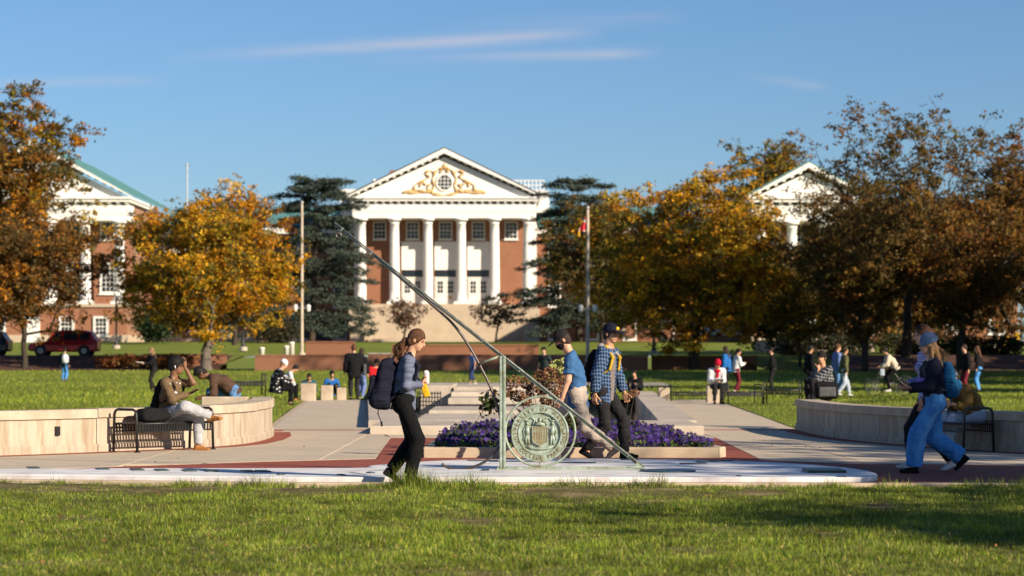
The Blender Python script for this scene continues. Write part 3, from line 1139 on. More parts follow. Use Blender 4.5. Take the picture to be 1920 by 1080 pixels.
tree('golden_tree', 'broad golden topped tree right of the flagpole with the flag', b_, zt(330, 150.4, b_), 6.7, 6.0, 1.6, 2.0, 0.34, GOLD + OLIVE[:1], (3, 3, 4, 3, 3, 3), 440, 150, 0.195, 0.48, 14)
b_ = TB(1445, 660, 290)
tree('yellow_tree', 'yellow green tree rising behind the right portico roof', b_, zt(262, 290, b_), 7.0, 6.0, 9, 6, 0.35, GOLD + OLIVE, (2, 1, 3, 3, 2, 4, 2, 3, 1, 4), 220, 90, 0.36, 0.7, 15)
b_ = TB(1700, 672, 157)
tree('tall_tree', 'tallest thin crowned tree with bare branches against the sky at right', b_, zt(184, 157, b_), 7.6, 6.0, 6.5, 3.6, 0.32, OLIVE + BROWN[:2], (3, 3, 3, 2, 2, 2, 2), 380, 40, 0.20, 0.34, 16, shape='vase', bal=0.14)
b_ = TB(1622, 670, 144)
tree('brown_tree', 'brown dense tree in front of the right portico', b_, zt(330, 144, b_), 4.6, 4.4, 2.0, 1.8, 0.22, BROWN + OLIVE[:2] + RUST[:1], (4, 4, 4, 2, 3, 2, 2), 300, 100, 0.18, 0.40, 17, shape='vase')
b_ = TB(1800, 672, 143)
tree('brown_tree', 'reddish brown tree behind the two women at right', b_, zt(345, 143, b_), 5.0, 4.6, 2.2, 1.9, 0.25, BROWN + RUST[:3], (4, 4, 3, 3, 3, 3, 2), 310, 105, 0.18, 0.42, 18, shape='vase')
b_ = TB(1935, 672, 148)
tree('rust_tree', 'dark rusty tree at the right edge of the picture', b_, zt(255, 148, b_), 4.4, 4.4, 2.6, 2.4, 0.26, RUST + OLIVE[:2], (3, 3, 3, 2, 2, 2, 2), 280, 130, 0.19, 0.45, 19)
b_ = TB(1500, 672, 153)
tree('small_tree', 'small yellow leaved tree under the right portico', b_, zt(520, 153, b_), 2.6, 2.4, 1.6, 1.4, 0.10, GOLD[2:4] + BROWN[:2], (3, 3, 3, 2), 100, 45, 0.20, 0.35, 20, shape='vase')
b_ = TB(1130, 655, 240)
tree('oak_tree', 'dim olive tree between the right cedar and the golden tree', b_, zt(372, 240, b_), 5.2, 5, 3, 2.6, 0.3, OLIVE + BROWN[:1], (3, 2, 3, 1, 2, 2), 170, 80, 0.33, 0.6, 21)
b_ = TB(440, 655, 235)
tree('orange_tree', 'small orange tree behind the left golden tree', b_, zt(352, 235, b_), 4.6, 4.4, 4, 3.2, 0.26, RUST + GOLD[:2], (3, 4, 1, 1, 2, 2, 2), 140, 80, 0.32, 0.6, 22)
for u_, Y_q, vt, rx_, sd_, pal_, lb_ in ((1575, 186, 395, 4.6, 23, BROWN + OLIVE[:2], 'dark brown tree deep in the grove, nearest the right portico columns'), (1690, 180, 380, 5.2, 24, BROWN + OLIVE[:3], 'dark brown tree deep in the grove behind the tall thin crowned tree'), (1865, 184, 330, 5.6, 25, RUST + BROWN[:2], 'rust brown tree deep in the grove at far right'), (1755, 168, 360, 4.6, 26, BROWN + RUST[:2], 'brown tree in the grove right of the tall thin crowned tree'), (1445, 178, 470, 3.4, 27, OLIVE + BROWN[:1], 'low olive tree between the golden tree and the right portico')):
    b_ = TB(u_, 670, Y_q)
    tree('grove_tree', lb_, b_, zt(vt, Y_q, b_), rx_, rx_, 1.0, 1.4, 0.22, pal_, [1] * len(pal_), 240, 80, 0.28, 0.55, sd_, bal=0.15)
for u_, sd_, lb_ in ((1500, 71, 'dark shrub at the foot of the small yellow leaved tree'), (1590, 72, 'dark shrub below the right portico'), (1700, 73, 'dark shrub behind the cyclist'), (1790, 74, 'dark shrub behind the two women'), (1880, 75, 'dark shrub at the far right')):
    bush('hedge_shrub', lb_, (P(u_, 660, 164).x, 164, 1.35), 2.0, 1.2, 1.5, [(0.04, 0.04, 0.018), (0.06, 0.045, 0.02), (0.035, 0.045, 0.018)], 1800, 0.2, sd_)
# cedars either side of the middle portico
b_ = TB(585, 652, 262)
cedar('cedar_tree', 'dark layered cedar left of the middle portico', b_, zt(318, 262, b_), 9.3, 31, CEDAR)
b_ = TB(1084, 652, 262)
cedar('cedar_tree', 'dark layered cedar right of the middle portico', b_, zt(322, 262, b_), 9.3, 32, CEDAR)
# leafless looking vase shaped trees before the stone podium
for u, sd, lb in ((757, 41, 'small brown bare branched tree before the podium, nearer the walking woman with backpack'), (930, 42, 'small brown bare branched tree before the podium, beside the dark cedar')):
    b_ = TB(u, 650, 268)
    tree('crape_myrtle', lb, b_, zt(556, 268, b_), 2.7, 2.5, 1.6, 0.35, 0.14, [(0.13, 0.075, 0.05), (0.18, 0.09, 0.05), (0.09, 0.05, 0.035)], (1, 1, 1), 90, 16, 0.26, 0.34, sd, shape='vase', bal=0.05, twig=0.03)
bush('evergreen_shrub', 'dark green shrub at the corner of the left portico', (P(292, 640, 255).x, 255, 2.7), 1.9, 1.6, 4.2, [(0.03, 0.055, 0.02), (0.045, 0.07, 0.025)], 3500, 0.28, 51)
bush('evergreen_shrub', 'dark green shrub under the left cedar', (P(520, 640, 250).x, 250, 2.6), 2.6, 1.8, 2.4, [(0.05, 0.05, 0.025), (0.07, 0.055, 0.03)], 3000, 0.25, 52)
for k, (u, c_) in enumerate(((215, 'left'), (262, 'middle'), (330, 'right'))):
    bush('orange_shrub', '%s one of three low orange shrubs behind the left lawn' % c_ if c_ != 'middle' else 'middle one of three low orange shrubs behind the left lawn', (P(u, 680, 151.5).x, 151.5, 0.7), 1.3, 0.7, 0.75, [(0.30, 0.10, 0.03), (0.20, 0.07, 0.02), (0.26, 0.14, 0.04)], 1500, 0.15, 60 + k)
# trees along the right side of the mall, outside the picture; they shade its right part
off = [((20.0, 16.4), 10.3, 3.4, 3.8, 91), ((20.5, 24.8), 9.3, 4.0, 2.2, 92), ((20.0, 8.0), 9.8, 2.8, 3.6, 93), ((29, 48), 11.5, 4.2, 2.6, 94), ((31, 62), 13, 4.6, 2.6, 95), ((35, 84), 18, 5.5, 2.8, 96), ((42, 104), 28, 6.5, 3.0, 97), ((46, 122), 18, 6.0, 3.2, 98),
       ((52, 138), 12, 5, 2.4, 99), ((38, 133), 12, 4.5, 2.4, 100), ((38.5, 111), 30, 7.0, 2.4, 101), ((62, 122), 17, 6, 3, 102), ((47, 150), 12, 5, 2.4, 103), ((36, 121), 28, 6.5, 2.0, 104), ((58, 158), 13, 5, 2.4, 105)]
for k, ((x, y), h, rr, lo, sd) in enumerate(off):
    zb = 0.4 if y < 60 else float(z_far(np.array(x), np.array(y)))
    tree('mall_tree', 'row tree beyond the right edge of the picture', (x, y, zb), h, rr, rr, lo, lo * 0.8, 0.16 + h * 0.008, OLIVE + BROWN[:2], (3, 3, 3, 2, 2, 2, 2), 130 if y < 80 else 260, 40 if k == 2 else (52 if y < 80 else 26), 0.27 if y < 80 else 0.62, 0.5 if y < 80 else 0.75, sd, group='row trees beyond the right edge')

r_ = np.random.default_rng(5)
lc_ = np.array([(0.34, 0.17, 0.05), (0.25, 0.11, 0.04), (0.40, 0.26, 0.08)])[r_.integers(0, 3, len(FALLEN[0]))]
tag(leaf_cloud('fallen_leaves', np.stack(FALLEN, -1), 0.032, lc_, None, 'leaves', r_, 0.6, 0.85, 0.0), 'few dry leaves scattered on the grass and paving', 'leaves', kind='stuff')
# ------------------------------------------------------------------ buildings
def window(parent, cx, y, z0, w, h, nx=3, nz=4, frame=0.13, sill=True, fm='white_trim', depth=0.16):
    """sash window standing proud of a wall whose face is at y"""
    b = MB()
    b.box(cx - w / 2 - frame, cx - w / 2, y - depth, y + 0.05, z0 - frame, z0 + h + frame)
    b.box(cx + w / 2, cx + w / 2 + frame, y - depth, y + 0.05, z0 - frame, z0 + h + frame)
    b.box(cx - w / 2, cx + w / 2, y - depth, y + 0.05, z0 + h, z0 + h + frame)
    b.box(cx - w / 2, cx + w / 2, y - depth, y + 0.05, z0 - frame, z0)
    fo = b.build('window', M_(fm), parent)
    g = MB()
    gx = w / nx
    b2 = MB()
    for i in range(1, nx):
        b2.box(cx - w / 2 + i * gx - 0.025, cx - w / 2 + i * gx + 0.025, y - 0.075, y - 0.02, z0, z0 + h)
    for j in range(1, nz):
        t = 0.05 if j == nz // 2 else 0.025
        b2.box(cx - w / 2, cx + w / 2, y - 0.08, y - 0.022, z0 + j * h / nz - t, z0 + j * h / nz + t)
    b2.build('muntins', M_(fm), fo)
    for i in range(nx):
        for j in range(nz):
            g.box(cx - w / 2 + i * gx + 0.02, cx - w / 2 + (i + 1) * gx - 0.02, y - 0.045, y - 0.03, z0 + j * h / nz + 0.02, z0 + (j + 1) * h / nz - 0.02)
    g.build('panes', M_('glass_dark'), fo)
    if sill:
        MB().box(cx - w / 2 - frame - 0.1, cx + w / 2 + frame + 0.1, y - depth - 0.1, y + 0.02, z0 - frame - 0.14, z0 - frame - 0.003).build('sill', M_(fm), fo)
    return fo


def column(parent, x, y, z0, z1, r, local=None):
    b = MB()
    b.box(x - r * 1.42, x + r * 1.42, y - r * 1.42, y + r * 1.42, z0, z0 + r * 0.45)
    h = z1 - z0
    prof = [(r * 1.35, r * 0.45), (r * 1.36, r * 0.62), (r * 1.12, r * 0.78), (r * 1.15, r * 0.92), (r, r * 1.05)]
    for k in range(9):
        t = k / 8
        prof.append((r * (1.0 - 0.16 * t ** 1.6), r * 1.05 + (h - r * 2.2) * t))
    prof += [(r * 0.92, h - r * 1.1), (r * 0.92, h - r * 0.98), (r * 0.86, h - r * 0.95), (r * 0.88, h - r * 0.7), (r * 1.2, h - r * 0.45)]
    b.lathe(prof, (x, y, z0), 20)
    b.box(x - r * 1.28, x + r * 1.28, y - r * 1.28, y + r * 1.28, z1 - r * 0.45, z1)
    o = b.build('column', M_('white_paint'), parent)
    o.data.polygons.foreach_set('use_smooth', [abs(p.normal.z) < 0.3 and len(p.vertices) == 4 and i > 6 for i, p in enumerate(o.data.polygons)])
    return o


def pediment(parent, cx, hw, y0, y1, zb, rise, roofback, dentil=0.62, roofmat='copper_green'):
    """cornice with blocks, tympanum, raking cornices and the gable roof behind them"""
    c = MB()
    c.box(cx - hw, cx + hw, y0 - 0.55, y1, zb, zb + 0.30)
    c.box(cx - hw - 0.15, cx + hw + 0.15, y0 - 0.75, y1, zb + 0.302, zb + 0.55)
    c.build('cornice', M_('white_paint'), parent)
    n = int(2 * hw / dentil / 1.6)
    for i in range(n):
        x = cx - hw + 0.35 + (2 * hw - 0.7) * i / (n - 1)
        MB().box(x - dentil * 0.3, x + dentil * 0.3, y0 - 0.40, y0 - 0.05, zb - 0.19, zb - 0.002).build('modillion', M_('white_paint'), parent)
    zt_ = zb + 0.55
    MB().vprism([(cx - hw + 0.6, zt_), (cx + hw - 0.6, zt_), (cx, zt_ + rise - 0.45)], y0 + 0.1, y0 + 0.6).build('tympanum', M_('white_paint'), parent)
    for s in (-1, 1):
        d = Vector((-s * (hw + 0.15), 0, rise)).normalized()
        nrm = Vector((s * d.z, 0, -s * d.x)) if s > 0 else Vector((-d.z, 0, d.x))
        if nrm.z < 0:
            nrm = -nrm
        a = Vector((cx + s * (hw + 0.15), 0, zt_ + 0.002))
        e = Vector((cx, 0, zt_ + rise))
        th = 0.62
        f = 1 / d.z * 0
        poly = [(a.x, a.z), (a.x, a.z + 0.12), (e.x, e.z + 0.12 + 0.42), (e.x, e.z - 0.05)]
        if s > 0:
            poly = poly[::-1]
        MB().vprism(poly, y0 - 0.78, y0 + 0.5).build('raking_cornice', M_('white_paint'), parent)
        # blocks under the raking cornice
        L = (e - a).length
        nb = int(L / (dentil * 1.7))
        for i in range(1, nb):
            p = a + (e - a) * (i + 0.4) / (nb + 0.4)
            q = MB()
            q.obox((p.x, y0 - 0.25, p.z - 0.12), d * dentil * 0.3, (0, 0.20, 0), nrm * 0.10)
            q.build('modillion', M_('white_paint'), parent)
        rp = [(a.x + s * 0.1, a.z + 0.14), (e.x, e.z + 0.56), (e.x, e.z + 0.72), (a.x + s * 0.1, a.z + 0.30)]
        if s < 0:
            rp = rp[::-1]
        ro = MB().vprism(rp, y0 - 0.6, roofback).build('roof', M_(roofmat), parent)
        nse = 12
        for i in range(nse):          # standing seams
            yy_ = y0 + (roofback - y0) * (i + 0.5) / nse
            MB().obox(((a.x + e.x) / 2, yy_, (a.z + e.z) / 2 + 0.50), (e - a) * 0.48 + Vector((0, 0, 0.2)), (0, 0.04, 0), nrm * 0.06).build('seam', M_(roofmat), ro)


def portico_building(name, label, cx, Y, zg, zc0, zc1, ncol, pitch, r, rise, deep, wing=None, door_bays=(), roofmat='copper_green', podium='brick', base_h=0.8, roofdeep=16):
    root = thing(name, label, 'building', (cx, Y, zg))
    hw = pitch * (ncol - 1) / 2 + r * 1.6
    yw = Y + deep                       # wall behind the columns
    if podium == 'brick':
        MB().box(cx - hw, cx + hw, Y - r * 1.5, yw + 14, zg - 1, zc0 - 0.35).build('podium', M_('brick_wall'), root)
        MB().box(cx - hw - 0.12, cx + hw + 0.12, Y - r * 1.5 - 0.12, yw + 14, zg - 1, zg + base_h).build('water_table', M_('limestone'), root)
    else:
        MB().box(cx - hw - 0.4, cx + hw + 0.4, Y - r * 1.5 - 0.5, yw + 14, zg - 1, zc0 - 0.35).build('podium', M_('limestone'), root)
    MB().box(cx - hw - 0.1, cx + hw + 0.1, Y - r * 1.5 - 0.2, yw + 14, zc0 - 0.348, zc0).build('portico_floor', M_('limestone'), root)
    for i in range(ncol):
        column(root, cx + (i - (ncol - 1) / 2) * pitch, Y, zc0, zc1, r)
    e = MB()
    e.box(cx - hw, cx + hw, Y - r * 1.0, yw + 0.2, zc1, zc1 + 0.75)
    e.box(cx - hw - 0.04, cx + hw + 0.04, Y - r * 1.0 - 0.05, yw + 0.2, zc1 + 0.752, zc1 + 1.75)
    e.build('entablature', M_('white_paint'), root)
    MB().box(cx - hw, cx + hw, yw, yw + 14, zc0 + 0.002, zc1 + 1.7).build('wall', M_('brick_wall'), root)
    pediment(root, cx, hw + 0.3, Y - r, yw + 13, zc1 + 2.0, rise, yw + roofdeep, 0.55, roofmat)
    return root, hw, yw


# ---- middle building
s0 = F / 290.0
ZG = 3.05
mid, hw, yw = portico_building('hall', 'white columned brick hall with gold ornament in its pediment, in the middle', -8.09, 290.0, ZG, 7.65, 17.95, 6, 4.0, 0.62, 5.2, 4.2, roofmat='slate', podium='stone')
cx = -8.09
for i in range(5):
    x = cx + (i - 2) * 4.0
    window(mid, x, yw, 16.0 - 0.25, 1.35, 1.9, 3, 4)
    if i in (1, 2, 3):
        pn = MB()
        pn.box(x - 1.35, x + 1.35, yw - 0.12, yw + 0.02, 11.9, 15.35)
        pn.build('panel', M_('white_paint'), mid)
        dr = MB().box(x - 1.35, x + 1.35, yw - 0.10, yw + 0.02, 7.7, 11.0).build('door_surround', M_('white_paint'), mid)
        MB().box(x - 1.2, x + 1.2, yw - 0.14, yw - 0.102, 11.05, 11.85).build('transom', M_('glass_dark'), dr)
        MB().box(x - 1.42, x + 1.42, yw - 0.2, yw - 0.103, 11.0 - 0.14, 11.0 + 0.04).build('lintel', M_('white_trim'), dr)
        for s in (-1, 1):
            lf = MB().box(x + s * 0.62 - 0.55, x + s * 0.62 + 0.55, yw - 0.16, yw - 0.102, 7.72, 10.75).build('door', M_('white_trim'), mid)
            pane = MB()
            for a in range(2):
                for c_ in range(3):
                    pane.box(x + s * 0.62 - 0.34 + a * 0.36, x + s * 0.62 - 0.34 + a * 0.36 + 0.30, yw - 0.175, yw - 0.161, 9.1 + c_ * 0.5, 9.1 + c_ * 0.5 + 0.42)
            pane.build('panes', M_('glass_dark'), lf)
            if i == 2 and s > 0:
                MB().lathe([(0.0, 0), (0.24, 0.0), (0.24, 0.05), (0.0, 0.05)], (0, 0, 0), 12).build('wreath', M_('gold_leaf'), lf).matrix_basis = Matrix.Translation((x + 0.62, yw - 0.165, 8.55)) @ Matrix.Rotation(math.radians(90), 4, 'X')
    else:
        pass
# pilasters at the ends of the back wall
for s in (-1, 1):
    MB().box(cx + s * 10.6 - 0.5, cx + s * 10.6 + 0.5, yw - 0.25, yw + 0.1, 7.7, 17.9).build('pilaster', M_('white_paint'), mid)
# round window and gold ornament in the pediment
ZP = P(0, 342, 289).z
yt = 289.45
ring = MB().tube([(cx + 0.95 * math.cos(a), yt, ZP + 1.0 * math.sin(a)) for a in np.linspace(0, 6.283, 25)[:-1]], 0.13, 8, True).build('round_window', M_('white_trim'), mid, smooth=True)
disc = MB()
disc.vprism([(cx + 0.88 * math.cos(a), ZP + 0.93 * math.sin(a)) for a in np.linspace(0, 6.283, 29)[:-1]], yt - 0.02, yt + 0.05)
disc.build('pane', M_('glass_dark'), ring)
mu = MB()
for k in (-0.5, 0, 0.5):
    hh_ = 0.88 * math.sqrt(1 - k * k)
    mu.box(cx + k * 0.9 - 0.035, cx + k * 0.9 + 0.035, yt - 0.06, yt - 0.025, ZP - hh_, ZP + hh_)
    mu.box(cx - hh_, cx + hh_, yt - 0.07, yt - 0.028, ZP + k * 0.9 - 0.035, ZP + k * 0.9 + 0.035)
mu.build('muntins', M_('white_trim'), ring)
orn = MB()
for s in (-1, 1):
    def q(u, v):
        return (cx + s * (u - 833.5) / s0 * 0.995, yt - 0.05, P(0, v, 289).z)
    for pts, rr in (([(912, 361), (888, 356), (870, 359), (852, 363), (834, 366)], 0.20), ([(905, 359), (880, 361), (860, 357)], 0.22), ([(890, 357), (888, 346), (872, 338), (862, 331), (870, 325), (862, 320), (852, 324), (856, 336), (852, 348), (858, 360)], 0.17),
                    ([(852, 324), (846, 318), (838, 314), (834, 308), (836, 318), (842, 322)], 0.17), ([(860, 344), (866, 352), (858, 356), (854, 350)], 0.15), ([(880, 350), (876, 342), (868, 346)], 0.13)):
        c3 = [Vector(q(*p)) for p in pts]
        fine = []
        for i in range(len(c3) - 1):
            a, b_, c_, d_ = c3[max(i - 1, 0)], c3[i], c3[i + 1], c3[min(i + 2, len(c3) - 1)]
            for t in np.linspace(0, 1, 5)[:-1]:
                fine.append(0.5 * (2 * b_ + (c_ - a) * t + (2 * a - 5 * b_ + 4 * c_ - d_) * t * t + (3 * b_ - a - 3 * c_ + d_) * t ** 3))
        fine.append(c3[-1])
        orn.tube(fine, [rr * (0.7 + 0.4 * math.sin(i * 1.1)) for i in range(len(fine))], 6)
orn.tube([(cx, yt - 0.05, P(0, 316, 289).z), (cx, yt - 0.05, P(0, 306, 289).z)], [0.24, 0.06], 8)
orn.build('gold_ornament', M_('gold_leaf'), mid, smooth=True)
# podium details
pb = MB()
pb.bbox(P(661, 0, 288).x - 0.2, P(684, 0, 288).x, 286.4, 288.4, ZG - 1, P(0, 612, 287).z, 0.05)
pb.build('stair_pier', M_('limestone'), mid)
pb = MB()
pb.bbox(P(982, 0, 288).x, P(1010, 0, 288).x, 286.4, 288.4, ZG - 1, P(0, 615, 287).z, 0.05)
pb.build('stair_pier', M_('limestone'), mid)
MB().box(P(690, 0, 288).x, P(1005, 0, 288).x, 287.9, 288.4, ZG - 1, ZG + 0.45).build('plinth', M_('limestone'), mid)
# wings to both sides
for s, x0, x1 in ((-1, -46.0, cx - hw - 0.02), (1, cx + hw + 0.02, 31.0)):
    yf = 300.0
    MB().box(x0, x1, yf, yf + 14, ZG - 1, 16.6).build('wing', M_('brick_wall'), mid)
    MB().box(x0 - 0.4, x1 + 0.0, yf - 0.5, yf + 14.4, 16.602, 17.4).build('eave', M_('white_paint'), mid)
    MB().box(x0 - 0.1, x1, yf - 0.12, yf + 1, ZG - 1, 6.6).build('basement', M_('slate') if s < 0 else M_('brick_low'), mid)
    xm0, xm1 = x0 - 0.6, x1
    rb = MB()
    rb.add([(xm0, yf - 0.7, 17.42), (xm1, yf - 0.7, 17.42), (xm1, yf + 15, 17.42), (xm0, yf + 15, 17.42), (xm0 + (5 if s < 0 else 0), yf + 7, 20.4), (xm1 - (5 if s > 0 else 0), yf + 7, 20.4)],
           [(0, 1, 5, 4), (1, 2, 5), (2, 3, 4, 5), (3, 0, 4), (3, 2, 1, 0)])
    rb.build('wing_roof', M_('copper_green'), mid)
    nwin = 6
    for i in range(nwin):
        x = x0 + (x1 - x0) * (i + 0.5) / nwin
        for z in (3.6, 7.6, 12.6):
            window(mid, x, yf, z, 1.3, 2.0 if z < 5 else 3.0, 3, 4 if z < 5 else 6, 0.16)
# roof deck railing, chimneys and the finial left of the pediment
rail = MB()
xa, xb_ = P(962, 0, 300).x, P(1020, 0, 300).x
za, zb_ = P(0, 356, 300).z, P(0, 338, 300).z
for x in np.linspace(xa, xb_, 9):
    rail.tube([(x, 300.5, za - 0.3), (x, 300.5, zb_)], 0.07, 6)
for z in np.linspace(za, zb_, 3):
    rail.tube([(xa, 300.5, z), (xb_, 300.5, z)], 0.07, 6)
rail.build('roof_railing', M_('white_paint'), mid)
MB().box(P(985, 0, 300).x, P(1030, 0, 300).x, 301, 306, 19.3, P(0, 357, 300).z).build('roof_cabin', M_('white_paint'), mid)
for u0, u1, vt in ((730, 747, 320), (913, 925, 323)):
    ch = MB()
    ch.bbox(P(u0, 0, 300).x, P(u1, 0, 300).x, 302, 304, 18, P(0, vt, 303).z, 0.04)
    ch.box(P(u0, 0, 300).x - 0.12, P(u1, 0, 300).x + 0.12, 301.88, 304.12, P(0, vt, 303).z - 0.5, P(0, vt, 303).z - 0.2)
    ch.build('chimney', M_('brick_wall'), mid)
MB().box(P(640, 0, 296).x, P(672, 0, 296).x, 294, 298, 18.5, P(0, 357, 296).z).build('parapet', M_('white_paint'), mid)
an = MB()
an.lathe([(0.3, 0), (0.3, 0.25), (0.12, 0.35), (0.12, 1.0), (0.3, 1.15), (0.25, 1.4), (0.02, 1.6)], (P(702, 0, 296).x, 296, P(0, 358, 296).z - 0.1), 10)
an.build('urn', M_('white_paint'), mid, smooth=True)

# ---- left building
Y1 = 262.0
s1 = F / Y1
zg1 = 2.75
lft, hw1, yw1 = portico_building('hall', 'columned brick hall behind the orange trees at left', P(64, 0, Y1).x, Y1, zg1, P(0, 570, Y1).z, P(0, 414, Y1).z, 6, 64.0 / s1, 0.60, 5.5, 3.6, podium='brick', base_h=0.95, roofdeep=34)
for i in range(5):
    x = P(64, 0, Y1).x + (i - 2) * 64 / s1
    window(lft, x, yw1, P(0, 440, Y1).z - 0.2, 1.3, 1.7, 3, 4, 0.2)
    window(lft, x, yw1, P(0, 545, Y1).z, 1.3, 3.0, 3, 6, 0.24)
    if i == 2:
        MB().box(x - 0.8, x + 0.8, Y1 - 1.2, Y1 - 0.9, zg1 - 0.5, zg1 + 2.9).build('door', M_('white_paint'), lft)
    else:
        window(lft, x, Y1 - 0.9, zg1 + 0.98, 1.15, 1.75, 3, 4, 0.24, False, depth=0.2)
        MB().box(x - 0.95, x + 0.95, Y1 - 1.17, Y1 - 0.95, zg1 - 0.5, zg1 + 0.73).build('apron', M_('limestone'), lft)
xw = P(64, 0, Y1).x + hw1
MB().box(xw + 0.02, xw + 13, Y1 + 12, Y1 + 24, zg1 - 1, 13.0).build('wing', M_('brick_wall'), lft)
MB().box(xw + 0.02, xw + 13.4, Y1 + 11.6, Y1 + 24.4, 13.002, 13.7).build('eave', M_('white_paint'), lft)
rb = MB()
rb.add([(xw, Y1 + 11.3, 13.72), (xw + 13.6, Y1 + 11.3, 13.72), (xw + 13.6, Y1 + 24.6, 13.72), (xw, Y1 + 24.6, 13.72), (xw, Y1 + 18, 16.6), (xw + 8.6, Y1 + 18, 16.6)], [(0, 1, 5, 4), (1, 2, 5), (2, 3, 4, 5), (3, 0, 4), (3, 2, 1, 0)])
rb.build('wing_roof', M_('slate'), lft)
MB().box(xw + 0.02, xw + 13.1, Y1 + 11.88, Y1 + 13, zg1 - 1, zg1 + 1.2).build('water_table', M_('limestone'), lft)
for i in range(3):
    for z in (zg1 + 1.6, zg1 + 5.0, zg1 + 7.6):
        window(lft, xw + 2.2 + i * 3.6, Y1 + 12, z, 1.3, 2.2, 3, 4, 0.16)
mast = MB()
mp = P(351, 305, Y1 + 18)
mast.tube([(mp.x, Y1 + 18, 15.5), (mp.x, Y1 + 18, mp.z)], 0.07, 6)
mast.tube([(mp.x - 0.35, Y1 + 18, mp.z - 0.3), (mp.x + 0.35, Y1 + 18, mp.z - 0.3)], 0.06, 6)
mast.build('mast', M_('grey_metal'), lft)

# ---- right building
Y2 = 252.0
s2 = F / Y2
rgt, hw2, yw2 = portico_building('hall', 'columned hall with green copper roof half hidden by the right trees', P(1514, 0, Y2).x, Y2, 2.65, P(0, 575, Y2).z, P(0, 416, Y2).z, 4, 58.0 / s2, 0.60, 3.0, 3.6, podium='brick', roofdeep=55)
for i in range(3):
    x = P(1514, 0, Y2).x + (i - 1) * 58 / s2
    window(rgt, x, yw2, P(0, 450, Y2).z, 1.3, 1.8, 3, 4, 0.2)
    window(rgt, x, yw2, P(0, 545, Y2).z, 1.3, 3.0, 3, 6, 0.22)
    window(rgt, x, Y2 - 0.9, 3.5, 1.15, 1.6, 3, 4, 0.2, False, depth=0.2)
for s, a, c_ in ((-1, -11, -hw2 - 0.02), (1, hw2 + 0.02, 24)):
    X = P(1514, 0, Y2).x
    MB().box(X + a, X + c_, Y2 + 10, Y2 + 22, 1.6, 14.6).build('wing', M_('brick_wall'), rgt)
    MB().box(X + a - 0.3, X + c_ + 0.3, Y2 + 9.6, Y2 + 22.4, 14.602, 15.3).build('eave', M_('white_paint'), rgt)
    for i in range(4):
        for z in (4.0, 9.0):
            window(rgt, X + a + (c_ - a) * (i + 0.5) / 4, Y2 + 10, z, 1.4, 2.6, 3, 4, 0.2)

# ---- brick retaining walls of the terrace
def brick_wall(label, x0, x1, y, z0, z1, th=0.4, cap=True, m='brick_low', piers=()):
    root = thing('brick_wall', label, 'wall', ((x0 + x1) / 2, y, z0))
    MB().box(x0, x1, y, y + th, z0 - 0.4, z1 - 0.10).build('wall', M_(m), root)
    if cap:
        n = max(2, int((x1 - x0) / 2.4))
        for i in range(n):
            a = x0 - 0.05 + (x1 - x0 + 0.1) * i / n
            MB().bbox(a + 0.008, a + (x1 - x0 + 0.1) / n - 0.008, y - 0.05, y + th + 0.05, z1 - 0.098, z1, 0.012).build('cap', M_('brick_low') if cap != 'stone' else M_('coping_stone'), root)
    for p in piers:
        MB().bbox(p - 0.3, p + 0.3, y - 0.12, y + th + 0.1, z0 - 0.4, z1 + 0.15, 0.02).build('pier', M_(m), root)
    return root


def X_(u, Y):
    return (u - 960) * Y / F


brick_wall('sunlit orange brick retaining wall left of the standing man in black', X_(478, 150.5), X_(672, 150.5), 150.5, 0.4, 1.50)
brick_wall('short brick wall with pale stone top behind the walking woman', X_(690, 150.2), X_(733, 150.2), 150.2, 0.4, 1.62, 0.5, 'stone')
brick_wall('long shaded brick retaining wall behind the fountain', X_(738, 151), X_(1215, 151), 151.0, 0.4, 1.50, 0.4, True)
brick_wall('upper brick terrace wall below the left cedar', X_(573, 168), X_(664, 168), 168.0, 1.4, P(0, 640, 168).z)
brick_wall('upper brick terrace wall in front of the stone podium', X_(735, 170), X_(1010, 170), 170.0, 1.4, P(0, 646, 170).z)
brick_wall('low brick wall right of the shaded retaining wall', X_(1222, 152), X_(1420, 152), 152.0, 0.5, 1.45)
brick_wall('low orange brick wall behind the golden tree trunk at left', X_(270, 153), X_(424, 153), 153.0, 0.9, 1.55)
brick_wall('low grey stone wall below the right portico', X_(1415, 200), X_(1640, 200), 200.0, 1.8, P(0, 638, 200).z, 0.5, True, 'limestone')
